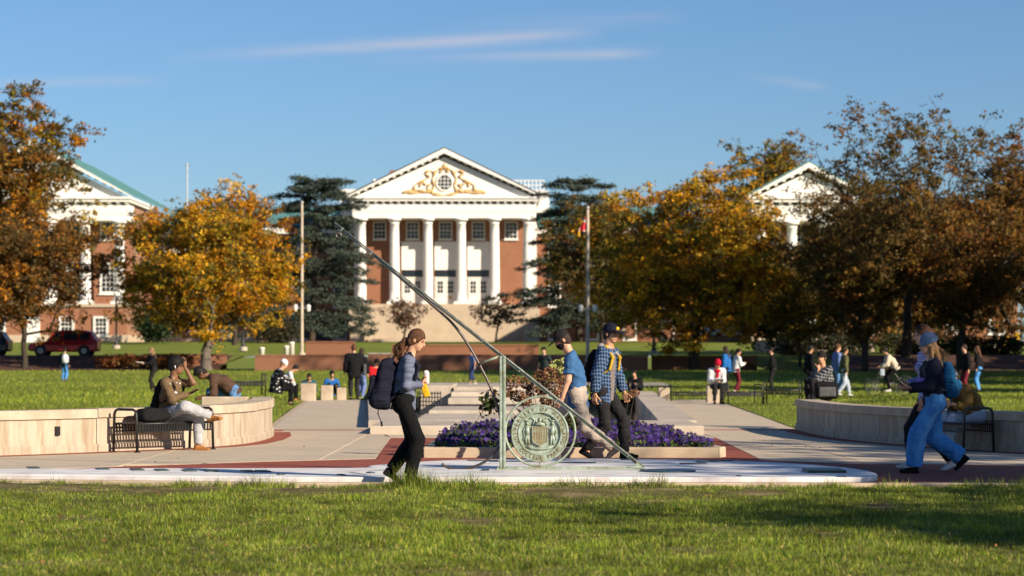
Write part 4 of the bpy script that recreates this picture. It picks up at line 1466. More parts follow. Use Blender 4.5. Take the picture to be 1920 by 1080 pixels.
# ------------------------------------------------------------------ seat walls
def seat_wall(label, pts, side, h0, h1, n, mat_w='wall_concrete'):
    """curved wall of panels with a base course and a cap of separate stones; side = +1 when the face lies right of the line"""
    # resample
    P2 = [Vector(p) for p in pts]
    seg = [0]
    for i in range(1, len(P2)):
        seg.append(seg[-1] + (P2[i] - P2[i - 1]).length)

    def at(s):
        s = max(0, min(seg[-1], s))
        for i in range(1, len(P2)):
            if s <= seg[i] + 1e-9:
                t = (s - seg[i - 1]) / (seg[i] - seg[i - 1])
                a, b, c, d = P2[max(i - 2, 0)], P2[i - 1], P2[i], P2[min(i + 1, len(P2) - 1)]
                q = 0.5 * (2 * b + (c - a) * t + (2 * a - 5 * b + 4 * c - d) * t * t + (3 * b - a - 3 * c + d) * t ** 3)
                return q

    def frame(s):
        q = at(s)
        t = (at(s + 0.05) - at(s - 0.05)).normalized()
        return q, Vector((t.y, -t.x)) * side
    root = thing('seat_wall', label, 'wall', (*P2[len(P2) // 2], 0))

    def strip(s0, s1, o0, o1, z0, z1, bev, nm, m):
        k = 5
        f, bk = [], []
        for j in range(k):
            s = s0 + (s1 - s0) * j / (k - 1)
            q, nr = frame(s)
            f.append(q + nr * o1)
            bk.append(q + nr * o0)
        zz = lambda z, j: z + 0.0
        vs, fs = [], []
        for j in range(k):
            q, w = f[j], bk[j]
            d = (w - q).normalized()
            vs += [(*q, z0), (*q, z1 - bev), (*(q + d * bev), z1), (*(w - d * bev), z1), (*w, z1 - bev), (*w, z0)]
        for j in range(k - 1):
            for i in range(6):
                i2 = (i + 1) % 6
                quad = (j * 6 + i, j * 6 + i2, j * 6 + 6 + i2, j * 6 + 6 + i)
                fs.append(quad)
        fs.append((5, 4, 3, 2, 1, 0))
        fs.append(tuple((k - 1) * 6 + i for i in range(6)))
        b = MB()
        b.add(vs, fs)
        o = b.build(nm, M_(m), root)
        return o
    L = seg[-1]
    for i in range(n):
        s0, s1 = L * i / n + 0.006, L * (i + 1) / n - 0.006
        h = h0 + (h1 - h0) * (i + 0.5) / n
        strip(s0, s1, -0.34, 0.0, -0.15, h - 0.13, 0.004, 'wall_panel', mat_w)
        strip(s0, s1, -0.2, 0.03, -0.15, 0.13, 0.02, 'base_course', mat_w)
        strip(s0, s1, -0.37, 0.035, h - 0.128, h, 0.015, 'cap_stone', 'wall_cap')
    import bmesh
    for o in root.children:
        bm = bmesh.new()
        bm.from_mesh(o.data)
        bmesh.ops.recalc_face_normals(bm, faces=bm.faces)
        bm.to_mesh(o.data)
        bm.free()
    return root, frame


wl, frL = seat_wall('sunlit curved concrete seat wall behind the left bench', WALL_L, 1, 0.60, 0.66, 9)
wr, frR = seat_wall('shaded curved concrete seat wall behind the right bench', WALL_R, -1, 0.60, 0.58, 9)
lp = G(105, 852)
q_, n_ = None, None
best = min(np.linspace(4, 16, 200), key=lambda s: abs(960 + frL(s)[0].x / frL(s)[0].y * F - 105))
q_, n_ = frL(best)
lt = MB()
tq = Vector((-n_.y, n_.x, 0))
lt.obox((q_.x + n_.x * 0.012, q_.y + n_.y * 0.012, 0.33), tq * 0.04, (n_.x * 0.016, n_.y * 0.016, 0), (0, 0, 0.065))
lt.build('wall_light', M_('black_metal'), wl)
# end block of the left wall, one step higher
e_ = Vector(WALL_L[-1])
MB().bbox(e_.x - 1.25, e_.x - 0.42, 44.1, 44.5, 0.1, 0.66, 0.015).build('end_block', M_('wall_cap'), wl)

# ------------------------------------------------------------------ dial pad
pad_back = [(-5.0, 29.05), (-1.98, 29.15), (-1.75, 29.75), (-1.25, 30.7), (-0.75, 31.35), (0.25, 31.75), (1.3, 31.75), (2.6, 31.3), (3.6, 30.3), (4.1, 28.9), (4.18, 28.0), (4.1, 27.2), (3.85, 26.85)]
pad_front = [(-2.4, 26.92), (-6.0, 27.66), (-9, 27.6), (-9, 28.55), (-7.0, 28.75)]
pad = thing('dial_pad', 'white painted sundial pad with bronze hour plates in front of the flower bed', 'sundial pad', (1, 28.5, 0))
poly = [Vector(p) for p in pad_back]
sm_ = []
for i in range(len(poly) - 1):                     # smooth the rounded outline
    a, b_, c_, d_ = poly[max(i - 1, 0)], poly[i], poly[i + 1], poly[min(i + 2, len(poly) - 1)]
    for t in np.linspace(0, 1, 6)[:-1]:
        sm_.append(0.5 * (2 * b_ + (c_ - a) * t + (2 * a - 5 * b_ + 4 * c_ - d_) * t * t + (3 * b_ - a - 3 * c_ + d_) * t ** 3))
sm_.append(poly[-1])
outline = [(p.x, p.y) for p in sm_] + pad_front
outline = outline[::-1]
MB().prism(outline, -0.1, 0.055, 0.012).build('pad_slab', M_('pad_white'), pad)
ZPAD = 0.055


def plate(u, v, w, d, rot, m='bronze_plate', nm='hour_plate', h=0.012):
    g = G(u, v, ZPAD)
    c, s = math.cos(rot), math.sin(rot)
    MB().obox((g.x, g.y, ZPAD + h / 2 + 0.001), (c * w / 2, s * w / 2, 0), (-s * d / 2, c * d / 2, 0), (0, 0, h / 2)).build(nm, M_(m), pad)


for u, v in ((62, 877.6), (192, 879.5), (257, 881), (303, 882), (355, 883), (395, 883.5), (465, 884), (493, 884)):
    plate(u, v, 0.13, 0.34, 0.3)
for u, v in ((527, 890), (640, 891)):
    plate(u, v, 0.07, 0.16, 0.3)
plate(1545, 884.5, 0.44, 0.62, 0.0, 'bronze_plate', 'plaque', 0.03)
plate(1385, 901 - 8, 0.05, 0.05, 0, 'plate_blue')
for u, v in ((1330, 866), (1300, 869.5)):
    plate(u, v, 0.35, 0.10, 0.5, 'plate_blue')
plate(1352, 864.5, 0.3, 0.07, 0.0, 'plate_blue')
plate(1180, 862, 0.22, 0.06, 0, 'plate_blue')
plate(1080, 868, 0.5, 0.05, 0.0, 'plate_blue')
plate(960, 866, 0.6, 0.035, 0.0, 'plate_blue')
plate(905, 864, 0.4, 0.03, 0.0, 'plate_blue')
plate(910, 882, 0.09, 0.16, 0.0, 'plate_blue')
plate(1578, 900.5 - 6, 0.10, 0.05, 0, 'plate_blue')
plate(695, 887, 0.06, 0.12, 0.5, 'plate_blue')
# leaf shaped plate at the foot of the gnomon
g = G(1252, 883.6, ZPAD)
ell = MB()
ell.prism([(g.x + 0.33 * math.cos(a), g.y + 0.36 * math.sin(a)) for a in np.linspace(0, 6.283, 25)[:-1]], ZPAD + 0.001, ZPAD + 0.014)
ell.build('foot_plate', M_('plate_blue'), pad)
# inlaid hour lines
ln = MB()
for (u0, v0, u1, v1) in ((655, 885.5, 690, 891), (690, 891, 760, 893.5), (690, 884, 760, 879), (740, 878.5, 830, 876), (800, 886, 945, 885), (1080, 876, 1200, 874)):
    a, b_ = G(u0, v0, ZPAD), G(u1, v1, ZPAD)
    d = (b_ - a).normalized()
    nr = Vector((-d.y, d.x, 0)) * 0.012
    ln.add([(*(a - nr)[:2], ZPAD + 0.004), (*(b_ - nr)[:2], ZPAD + 0.004), (*(b_ + nr)[:2], ZPAD + 0.004), (*(a + nr)[:2], ZPAD + 0.004)], [(0, 1, 2, 3)])
ln.build('hour_lines', M_('plate_blue'), pad)

# ------------------------------------------------------------------ the sundial itself
YD = 28.75
dial = thing('sundial', 'green bronze sundial with slanted gnomon and seal disc on the white pad', 'sundial', (P(945, 0, YD).x, YD, ZPAD))


def D(u, v, dy=0.0):
    p = P(u, v, YD)
    return Vector((p.x, YD + dy, p.z))


A_, B_ = D(1207, 885), D(627, 417)
A_.z = ZPAD + 0.03
for dy, dz in ((-0.022, 0.0), (0.022, 0.0), (0.0, -0.030)):
    off_ = Vector((0, dy, dz))
    MB().tube([A_ + off_, A_ + (B_ - A_) * 0.5 + off_, B_ + off_], [0.012, 0.011, 0.009], 8).build('gnomon_rail', M_('patina' if dz < 0 else 'patina_dark'), dial, smooth=True)
for t in (0.05, 0.16, 0.28, 0.4, 0.52, 0.64, 0.76, 0.88, 0.975):
    p = A_ + (B_ - A_) * t
    d = (B_ - A_).normalized()
    MB().obox(p + Vector((0, 0, -0.012)), d * 0.008, (0, 0.032, 0), Vector((-d.z, 0, d.x)) * 0.026).build('spacer', M_('patina_dark'), dial)
tip = MB()
tip.tube([B_ + Vector((0.05, 0, -0.07)), B_ + Vector((0.05, 0, -0.13))], 0.012, 6)
tip.tube([B_ + Vector((0.05 + 0.03 * math.cos(a), 0, -0.15 + 0.03 * math.sin(a))) for a in np.linspace(0, 6.283, 13)[:-1]], 0.008, 6, True)
tip.build('sight_ring', M_('steel_dark'), dial)
# post: two flat bars with a gap
pt = MB()
zt_ = D(942, 667).z
px = D(942.5, 0).x
pt.bbox(px - 0.037, px - 0.006, YD - 0.035, YD + 0.035, ZPAD + 0.012, zt_, 0.004)
pt.bbox(px + 0.006, px + 0.037, YD - 0.035, YD + 0.035, ZPAD + 0.012, zt_, 0.004)
pt.box(px - 0.008, px + 0.008, YD - 0.02, YD + 0.02, ZPAD + 0.012, zt_ - 0.01)
pt.build('post', M_('patina'), dial)
ft = MB()
ft.bbox(px - 0.075, px + 0.075, YD - 0.08, YD + 0.08, ZPAD, ZPAD + 0.014, 0.004)
for sx in (-1, 1):
    for sy in (-1, 1):
        ft.lathe([(0.012, 0), (0.012, 0.015), (0.006, 0.018)], (px + sx * 0.058, YD + sy * 0.06, ZPAD + 0.013), 6)
ft.build('foot', M_('patina'), dial)
# dark steel arc that leaves the gnomon and curls round behind the post
arc = [(700, 478), (740, 512), (780, 546), (815, 576), (845, 603), (868, 632), (886, 660), (902, 690), (916, 718), (928, 748), (937, 778), (942, 806), (940, 826), (930, 847), (912, 864), (890, 875), (864, 880), (840, 877), (828, 870)]
c3 = [D(u, v, 0.05) for u, v in arc]
fine = []
for i in range(len(c3) - 1):
    a, b_, c_, d_ = c3[max(i - 1, 0)], c3[i], c3[i + 1], c3[min(i + 2, len(c3) - 1)]
    for t in np.linspace(0, 1, 5)[:-1]:
        fine.append(0.5 * (2 * b_ + (c_ - a) * t + (2 * a - 5 * b_ + 4 * c_ - d_) * t * t + (3 * b_ - a - 3 * c_ + d_) * t ** 3))
fine.append(c3[-1])
MB().tube(fine, 0.016, 8).build('steel_arc', M_('steel_dark'), dial, smooth=True)
MB().tube([D(900, 681), D(940, 667)], 0.014, 8).build('bracket', M_('patina'), dial, smooth=True)
# base bar and ring
bb_ = MB()
bb_.bbox(px + 0.038, A_.x - 0.02, YD - 0.018, YD + 0.018, ZPAD + 0.002, ZPAD + 0.028, 0.004)
bb_.build('base_bar', M_('patina'), dial)
bf = MB()
bf.vprism([(A_.x - 0.20, ZPAD + 0.03), (A_.x + 0.02, ZPAD + 0.005), (A_.x - 0.02, ZPAD + 0.06), (A_.x - 0.09, ZPAD + 0.10), (A_.x - 0.10, ZPAD + 0.05)], YD - 0.03, YD + 0.03)
bf.build('gnomon_foot', M_('patina'), dial)
CR = D(1013, 810)
CR.z = ZPAD + 0.026 + 0.425
RR = 0.415
MB().tube([CR + Vector((RR * math.cos(a), 0, RR * math.sin(a))) for a in np.linspace(0, 6.2832, 65)[:-1]], 0.014, 8, True).build('ring', M_('patina'), dial, smooth=True)
# seal disc
CS = CR + Vector((-0.005, 0, -0.022))
RD = 0.345


def vdisc(b, prof, n=64):
    """profile of (radius, y towards the viewer) turned about the disc axis"""
    vs, fs = [], []
    for (r, y) in prof:
        for k in range(n):
            a = 2 * math.pi * k / n
            vs.append((CS.x + r * math.cos(a), YD - y, CS.z + r * math.sin(a)))
    m = len(prof)
    for i in range(m - 1):
        for k in range(n):
            k2 = (k + 1) % n
            fs.append((i * n + k, i * n + k2, (i + 1) * n + k2, (i + 1) * n + k))
    fs.append(tuple(range(n - 1, -1, -1)))
    fs.append(tuple(range((m - 1) * n, m * n)))
    b.add(vs, fs)


b = MB()
vdisc(b, [(RD - 0.01, -0.03), (RD, -0.024), (RD, 0.022), (RD - 0.008, 0.032), (RD - 0.020, 0.032), (RD - 0.024, 0.024), (0.262, 0.024), (0.258, 0.034), (0.248, 0.034), (0.240, 0.006), (0.02, 0.006)])
disc_o = b.build('seal_disc', M_('patina'), dial)
st_ = MB()
st_.tube([CS + Vector((0, 0, -RD)), Vector((CS.x, YD, ZPAD + 0.02))], 0.008, 6)
for a in (0.6, 2.5):
    st_.tube([CS + Vector((RD * math.cos(a), 0, RD * math.sin(a))), CR + Vector((RR * math.cos(a), 0, RR * math.sin(a)))], 0.008, 6)
st_.build('disc_stay', M_('patina'), dial)
# raised shield and supporters of the coat of arms
sh = MB()
hw_ = 0.090
sh.vprism([(CS.x + x, CS.z + z) for x, z in ((-hw_, 0.075), (hw_, 0.075), (hw_, -0.075), (hw_ * 0.86, -0.105), (0.02, -0.135), (0, -0.14), (-0.02, -0.135), (-hw_ * 0.86, -0.105), (-hw_, -0.075))], YD - 0.032, YD - 0.004)
sh.build('shield', M_('patina_brown'), disc_o)
rim = MB()
rim.tube([Vector((CS.x + x, YD - 0.034, CS.z + z)) for x, z in ((-hw_, 0.08), (hw_, 0.08), (hw_, -0.075), (hw_ * 0.86, -0.108), (0, -0.145), (-hw_ * 0.86, -0.108), (-hw_, -0.075))], 0.006, 6, True)
for k in range(1, 6):
    x = -hw_ + 2 * hw_ * k / 6
    rim.tube([Vector((CS.x + x, YD - 0.033, CS.z + 0.07)), Vector((CS.x + x * 0.97, YD - 0.033, CS.z - 0.10))], 0.003, 5)
for k in (0.02, -0.035):
    rim.tube([Vector((CS.x - hw_, YD - 0.033, CS.z + k)), Vector((CS.x + hw_, YD - 0.033, CS.z + k))], 0.003, 5)
rim.build('shield_rim', M_('patina'), disc_o)


def relief(pts, r, nm='relief', m='patina'):
    b = MB()
    for pl, rr in pts:
        b.tube([Vector((CS.x + x, YD - 0.014, CS.z + z)) for x, z in pl], rr, 8)
    return b.build(nm, M_(m), disc_o, smooth=True)


for s in (-1, 1):
    relief([([(s * 0.150, 0.105), (s * 0.150, 0.135)], [0.018, 0.014]), ([(s * 0.152, 0.09), (s * 0.150, 0.03), (s * 0.145, -0.02)], [0.022, 0.030, 0.024]),
            ([(s * 0.150, -0.02), (s * 0.165, -0.07), (s * 0.160, -0.13)], [0.021, 0.016, 0.011]), ([(s * 0.140, -0.02), (s * 0.135, -0.08), (s * 0.128, -0.135)], [0.020, 0.015, 0.011]),
            ([(s * 0.135, 0.08), (s * 0.11, 0.055), (s * 0.095, 0.06)], [0.012, 0.010, 0.008]), ([(s * 0.168, 0.08), (s * 0.192, 0.03), (s * 0.185, -0.02), (s * 0.195, -0.08)], [0.012, 0.010, 0.008, 0.007]),
            ([(s * 0.12, 0.15), (s * 0.178, 0.148)], [0.008, 0.010])], 0.01, 'supporter')
relief([([(-0.06, 0.10), (0, 0.115), (0.06, 0.10)], [0.02, 0.026, 0.02]), ([(-0.04, 0.13), (-0.045, 0.165)], [0.018, 0.010]), ([(0, 0.13), (0, 0.185)], [0.02, 0.009]), ([(0.04, 0.13), (0.05, 0.165)], [0.018, 0.010]),
        ([(-0.085, 0.10), (-0.06, 0.16), (-0.10, 0.19), (-0.13, 0.16)], [0.012, 0.012, 0.01, 0.006]), ([(0.085, 0.10), (0.06, 0.16), (0.10, 0.19), (0.13, 0.16)], [0.012, 0.012, 0.01, 0.006])], 0.01, 'crest')
relief([([(-0.16, -0.155), (-0.09, -0.178), (0, -0.185), (0.09, -0.178), (0.16, -0.155)], [0.012, 0.016, 0.016, 0.016, 0.012])], 0.01, 'motto_ribbon')


def text_mesh(txt, size, depth):
    cu = bpy.data.curves.new('lettering', 'FONT')
    cu.body = txt
    cu.size = size
    cu.extrude = depth
    cu.align_x = 'CENTER'
    cu.resolution_u = 2
    tmp = bpy.data.objects.new('lettering', cu)
    COL.objects.link(tmp)
    dg = bpy.context.evaluated_depsgraph_get()
    me = bpy.data.meshes.new_from_object(tmp.evaluated_get(dg))
    bpy.data.objects.remove(tmp)
    return me


def ring_text(txt, rad, a0, a1, top=True, size=0.062):
    vs, fs = [], []
    for i, ch in enumerate(txt):
        if ch == ' ':
            continue
        a = a0 + (a1 - a0) * i / (len(txt) - 1)
        me = text_mesh(ch, size, 0.005)
        base = len(vs)
        cz = size * 0.35
        for v in me.vertices:
            x, y, z = v.co.x, v.co.y - cz, v.co.z
            if top:
                ex, ey = (math.sin(a), -math.cos(a)), (math.cos(a), math.sin(a))
            else:
                ex, ey = (-math.sin(a), math.cos(a)), (-math.cos(a), -math.sin(a))
            X = CS.x + rad * math.cos(a) + x * ex[0] + y * ey[0]
            Z = CS.z + rad * math.sin(a) + x * ex[1] + y * ey[1]
            vs.append((X, YD - 0.028 - z, Z))
        fs += [tuple(base + k for k in p.vertices) for p in me.polygons]
    b = MB()
    b.add(vs, fs)
    b.build('lettering', M_('patina_brown'), disc_o)


ring_text('UNIVERSITY OF MARYLAND', 0.291, math.radians(202), math.radians(-22), True)
ring_text('COLLEGE PARK', 0.291, math.radians(222), math.radians(318), False)

# ------------------------------------------------------------------ flower bed
bed = thing('flower_bed', 'kerbed bed of purple pansies behind the sundial', 'flower bed', (0.8, 36, 0))
bed_out = [(-1.22, 33.35), (2.86, 33.35), (2.98, 33.7), (2.55, 36.5), (2.0, 39.0), (1.4, 40.6), (-0.1, 40.9), (-0.9, 39), (-1.2, 36)]
cx_ = sum(p[0] for p in bed_out) / len(bed_out)
cy_ = sum(p[1] for p in bed_out) / len(bed_out)
bed_in = [(cx_ + (p[0] - cx_) * 0.935, cy_ + (p[1] - cy_) * 0.95) for p in bed_out]
bed_in[0] = (bed_in[0][0], 33.6)
bed_in[1] = (bed_in[1][0], 33.6)
for i in range(len(bed_out)):
    j = (i + 1) % len(bed_out)
    segs = 3 if i == 0 else 1
    for k in range(segs):
        f0, f1 = k / segs, (k + 1) / segs
        mix_ = lambda a, c, t: (a[0] + (c[0] - a[0]) * t, a[1] + (c[1] - a[1]) * t)
        a, c, d, e = mix_(bed_out[i], bed_out[j], f0 + .002), mix_(bed_out[i], bed_out[j], f1 - .002), mix_(bed_in[i], bed_in[j], f1 - .002), mix_(bed_in[i], bed_in[j], f0 + .002)
        MB().prism([a, c, d, e], -0.1, 0.14, 0.012).build('kerb_stone', M_('kerb_concrete'), bed)
MB().prism([(cx_ + (p[0] - cx_) * 0.94, cy_ + (p[1] - cy_) * 0.96) for p in bed_in], -0.05, 0.09).build('soil', M_('mulch'), bed)
r = np.random.default_rng(77)


def in_poly(x, y, poly):
    c = np.zeros(len(x), bool)
    for i in range(len(poly)):
        x0, y0 = poly[i]
        x1, y1 = poly[i - 1]
        cond = ((y0 > y) != (y1 > y)) & (x < (x1 - x0) * (y - y0) / (y1 - y0 + 1e-12) + x0)
        c ^= cond
    return c


n = 34000
fx, fy = r.uniform(-1.3, 3.0, n), r.uniform(33.4, 41, n)
ok = in_poly(fx, fy, bed_in)
fx, fy = fx[ok], fy[ok]
mound = 0.08 + 0.11 * ss(33.6, 37.5, fy) + 0.09 * vnoise(fx, fy, 2.5, 21)
fz = 0.08 + mound * np.sqrt(r.random(len(fx)))
isf = r.random(len(fx)) < (0.16 + 0.14 * ss(0.2, 2.0, fx))
lp_ = np.stack([fx, fy, fz], -1)
cols = np.array([(0.05, 0.10, 0.02), (0.09, 0.14, 0.03), (0.14, 0.17, 0.05)])[r.integers(0, 3, len(fx))] * (0.6 + 0.8 * r.random((len(fx), 1)))
o = leaf_cloud('pansy_leaves', lp_[~isf], 0.055, cols[~isf], bed, 'leaves', r, 0.6)
o['kind'] = 'stuff'
pf = lp_[isf] + np.array([0, 0, 0.035])
pc = np.array([(0.034, 0.013, 0.14), (0.018, 0.008, 0.075), (0.075, 0.03, 0.24), (0.03, 0.008, 0.05), (0.07, 0.025, 0.09)])[r.choice(5, len(pf), p=(.36, .26, .18, .12, .08))] * (0.4 + 0.7 * r.random((len(pf), 1)))
# each pansy: five little petals that face the sun
nf = len(pf)
face = np.array([0.35, -0.75, 0.45]) + r.normal(size=(nf, 3)) * 0.35
face /= np.linalg.norm(face, axis=1, keepdims=True)
e1 = np.cross(face, np.array([0, 0, 1.0]))
e1 /= np.linalg.norm(e1, axis=1, keepdims=True)
e2 = np.cross(e1, face)
rad_ = (0.019 + 0.010 * r.random(nf))[:, None]
V_, C_ = [], []
for k in range(5):
    a = 2 * math.pi * k / 5
    d0 = e1 * math.cos(a) + e2 * math.sin(a)
    d1 = e1 * math.cos(a + 0.55) + e2 * math.sin(a + 0.55)
    d2 = e1 * math.cos(a - 0.55) + e2 * math.sin(a - 0.55)
    V_.append(np.stack([pf, pf + d1 * rad_ + face * 0.004, pf + d0 * rad_ * 1.25 + face * 0.008 * (k % 2), pf + d2 * rad_ + face * 0.004], 1))
V_ = np.stack(V_, 1).reshape(-1, 3)
me = np_mesh('pansies', V_, np.arange(len(V_)).reshape(-1, 4))
at = me.color_attributes.new('Col', 'FLOAT_COLOR', 'POINT')
at.data.foreach_set('color', np.concatenate([np.repeat(pc, 20, 0), np.ones((nf * 20, 1))], 1).astype(np.float32).ravel())
o = link_mesh('pansies', me, M_('petals'), bed)
o['kind'] = 'stuff'

# hydrangea with dried flower heads
hy = thing('hydrangea', 'hydrangea shrub with dried brown and a few yellow green flower heads', 'shrub', (0.55, 36.2, 0.08))
heads = []
for (u, v, rr) in ((962, 716, 15), (987, 718, 13), (1012, 705, 13), (1030, 700, 14), (1000, 735, 13), (970, 742, 13), (1040, 722, 14), (1018, 730, 13), (950, 735, 11), (1055, 712, 12), (1045, 742, 12), (985, 750, 11), (1062, 735, 11), (1024, 752, 11), (1190, 737, 8), (1180, 742, 7)):
    heads.append((u, v, rr, 0))
for (u, v, rr) in ((1044, 683, 10), (1060, 678, 9), (1052, 694, 7), (1036, 688, 6)):
    heads.append((u, v, rr, 1))
st_ = MB()
hp, hc = [], []
for (u, v, rr, k) in heads:
    Yh = 36.2 + r.normal() * 0.35
    c = P(u, v, Yh)
    q = rr * Yh / F
    foot = Vector((0.55 + (c.x - 0.55) * 0.35, 36.2 + (Yh - 36.2) * 0.3, 0.08))
    if u > 1150:
        foot = Vector((c.x - 0.12, Yh, 0.08))
    st_.tube([foot, foot.lerp(c, 0.5) + Vector((0, 0, 0.06)), c], [0.008, 0.006, 0.004], 5)
    m = 260 if rr > 8 else 120
    d = r.normal(size=(m, 3))
    d /= np.linalg.norm(d, axis=1, keepdims=True)
    hp.append(np.array(c) + d * q * (0.75 + 0.3 * r.random((m, 1))) * np.array([1.1, 1, 0.85]))
    pal = np.array([(0.24, 0.11, 0.05), (0.15, 0.065, 0.035), (0.32, 0.17, 0.08)] if k == 0 else [(0.50, 0.50, 0.16), (0.42, 0.45, 0.12), (0.58, 0.56, 0.28)])
    hc.append(pal[r.integers(0, 3, m)] * (0.7 + 0.6 * r.random((m, 1))))
st_.build('stems', M_('bark'), hy)['kind'] = 'stuff'
o = leaf_cloud('flower_heads', np.concatenate(hp), 0.035, np.concatenate(hc), hy, 'petals', r, 0.8)
o['kind'] = 'stuff'
m = 1500
d = r.normal(size=(m, 3))
d /= np.linalg.norm(d, axis=1, keepdims=True)
lp_ = np.array((0.5, 36.2, 0.36)) + d * np.array([0.52, 0.4, 0.32]) * r.random((m, 1)) ** 0.4
lp_[:, 2] = np.maximum(lp_[:, 2], 0.12)
c1 = P(918, 758, 36.0)
l2 = np.array(c1) + r.normal(size=(110, 3)) * np.array([0.07, 0.08, 0.09])
lp_ = np.concatenate([lp_, l2])
cols = np.array([(0.05, 0.055, 0.02), (0.075, 0.045, 0.02), (0.04, 0.065, 0.02), (0.13, 0.15, 0.03)])[r.choice(4, len(lp_), p=(.4, .25, .25, .1))] * (0.6 + 0.8 * r.random((len(lp_), 1)))
leaf_cloud('leaves', lp_, 0.10, cols, hy, 'leaves', r, 0.55, 0.2)['kind'] = 'stuff'

# ------------------------------------------------------------------ fountain
fo = thing('fountain', 'stepped stone fountain basin with dark water behind the flower bed', 'fountain', (0.4, 46.4, 0))


def fx_(y, side, inner=0.0):
    t = (y - 43.0) / 34.0
    return (-2.55 - 2.05 * t + inner) if side < 0 else (3.45 + 1.25 * t - inner)


for side in (-1, 1):
    ys_ = np.linspace(47.2, 86, 9)
    for i in range(8):
        a, c = ys_[i] + 0.01, ys_[i + 1] - 0.01
        pl = [(fx_(a, side), a), (fx_(c, side), c), (fx_(c, side, 0.75), c), (fx_(a, side, 0.75), a)]
        pl = pl[::-1] if side < 0 else pl
        MB().prism(pl, -0.6, 0.15 + 0.004 * (i % 2), 0.012).build('coping_stone', M_('coping_stone'), fo)
n = 4
for i in range(n):
    x0 = fx_(43, -1) + (fx_(43, 1) - fx_(43, -1)) * i / n + 0.005
    x1 = fx_(43, -1) + (fx_(43, 1) - fx_(43, -1)) * (i + 1) / n - 0.005
    MB().prism([(x0, 43.4), (x1, 43.4), (x1, 47.19), (x0, 47.19)], -0.6, 0.15, 0.015).build('coping_stone', M_('coping_stone'), fo)
MB().prism([(fx_(47, -1, .7), 47.1), (fx_(47, 1, .7), 47.1), (fx_(86, 1, .7), 86), (fx_(86, -1, .7), 86)], -0.6, -0.30).build('water', M_('dark_water'), fo)
for (y0, y1, z) in ((48.6, 54.0, 0.12), (56.6, 61.5, 0.13), (66.2, 69.5, 0.25), (69.52, 72.5, 0.37), (72.52, 80.0, 0.48)):
    nn = 3
    X0, X1 = -1.95, 1.75
    if z > 0.2:
        X0, X1 = -2.05 + 0.3, 1.75
    for i in range(nn):
        x0, x1 = X0 + (X1 - X0) * i / nn + 0.005, X0 + (X1 - X0) * (i + 1) / nn - 0.005
        MB().prism([(x0, y0), (x1, y0), (x1, y1), (x0, y1)], -0.6, z, 0.015).build('step_stone', M_('coping_stone'), fo)
bk = MB()
bk.bbox(-2.75, -1.80, 72.6, 79.5, -0.6, 0.52, 0.015)
bk.build('side_block', M_('coping_stone'), fo)
gr = MB()
gz0, gz1 = P(0, 758, 66).z, P(0, 733, 66).z
for x in np.linspace(X_(783, 66), X_(826, 66), 9):
    gr.tube([(x, 66.0, 0.0), (x, 66.0, 0.44)], 0.018, 6)
for z in (0.06, 0.17, 0.28, 0.39):
    gr.tube([(X_(783, 66), 65.98, z), (X_(826, 66), 65.98, z)], 0.015, 6)
gr.build('grille', M_('black_metal'), fo)
g2 = MB()
for x in np.linspace(X_(826, 64), X_(1010, 64), 46):
    g2.box(x - 0.02, x + 0.02, 63.4, 66.0, 0.04, 0.07)
for y in (63.5, 64.7, 65.9):
    g2.box(X_(826, 64), X_(1010, 64), y - 0.03, y + 0.03, 0.075, 0.095)
g2.build('drain_grate', M_('black_metal'), fo)

# ------------------------------------------------------------------ concrete bollards beside the path
for u, v, w, h, lb in ((577, 752, 28, 33, 'wide concrete block at the path, nearest the patterned coat'), (612, 750.5, 22, 28, 'middle concrete block of the three left of the path'), (640, 750, 18, 23, 'smallest concrete block, nearest the standing man in black'),
                       (1245, 752, 21, 25, 'concrete block right of the fountain coping'), (1338, 754.5, 25, 31, 'concrete block in front of the red beanie reader')):
    g = G(u, v)
    s = g.y / F
    b = MB()
    b.bbox(g.x - w * s / 2, g.x + w * s / 2, g.y, g.y + 0.4, 0.0, h * s, 0.02)
    tag(b.build('concrete_block', M_('wall_cap')), lb, 'bollard', 'concrete blocks at the path end')


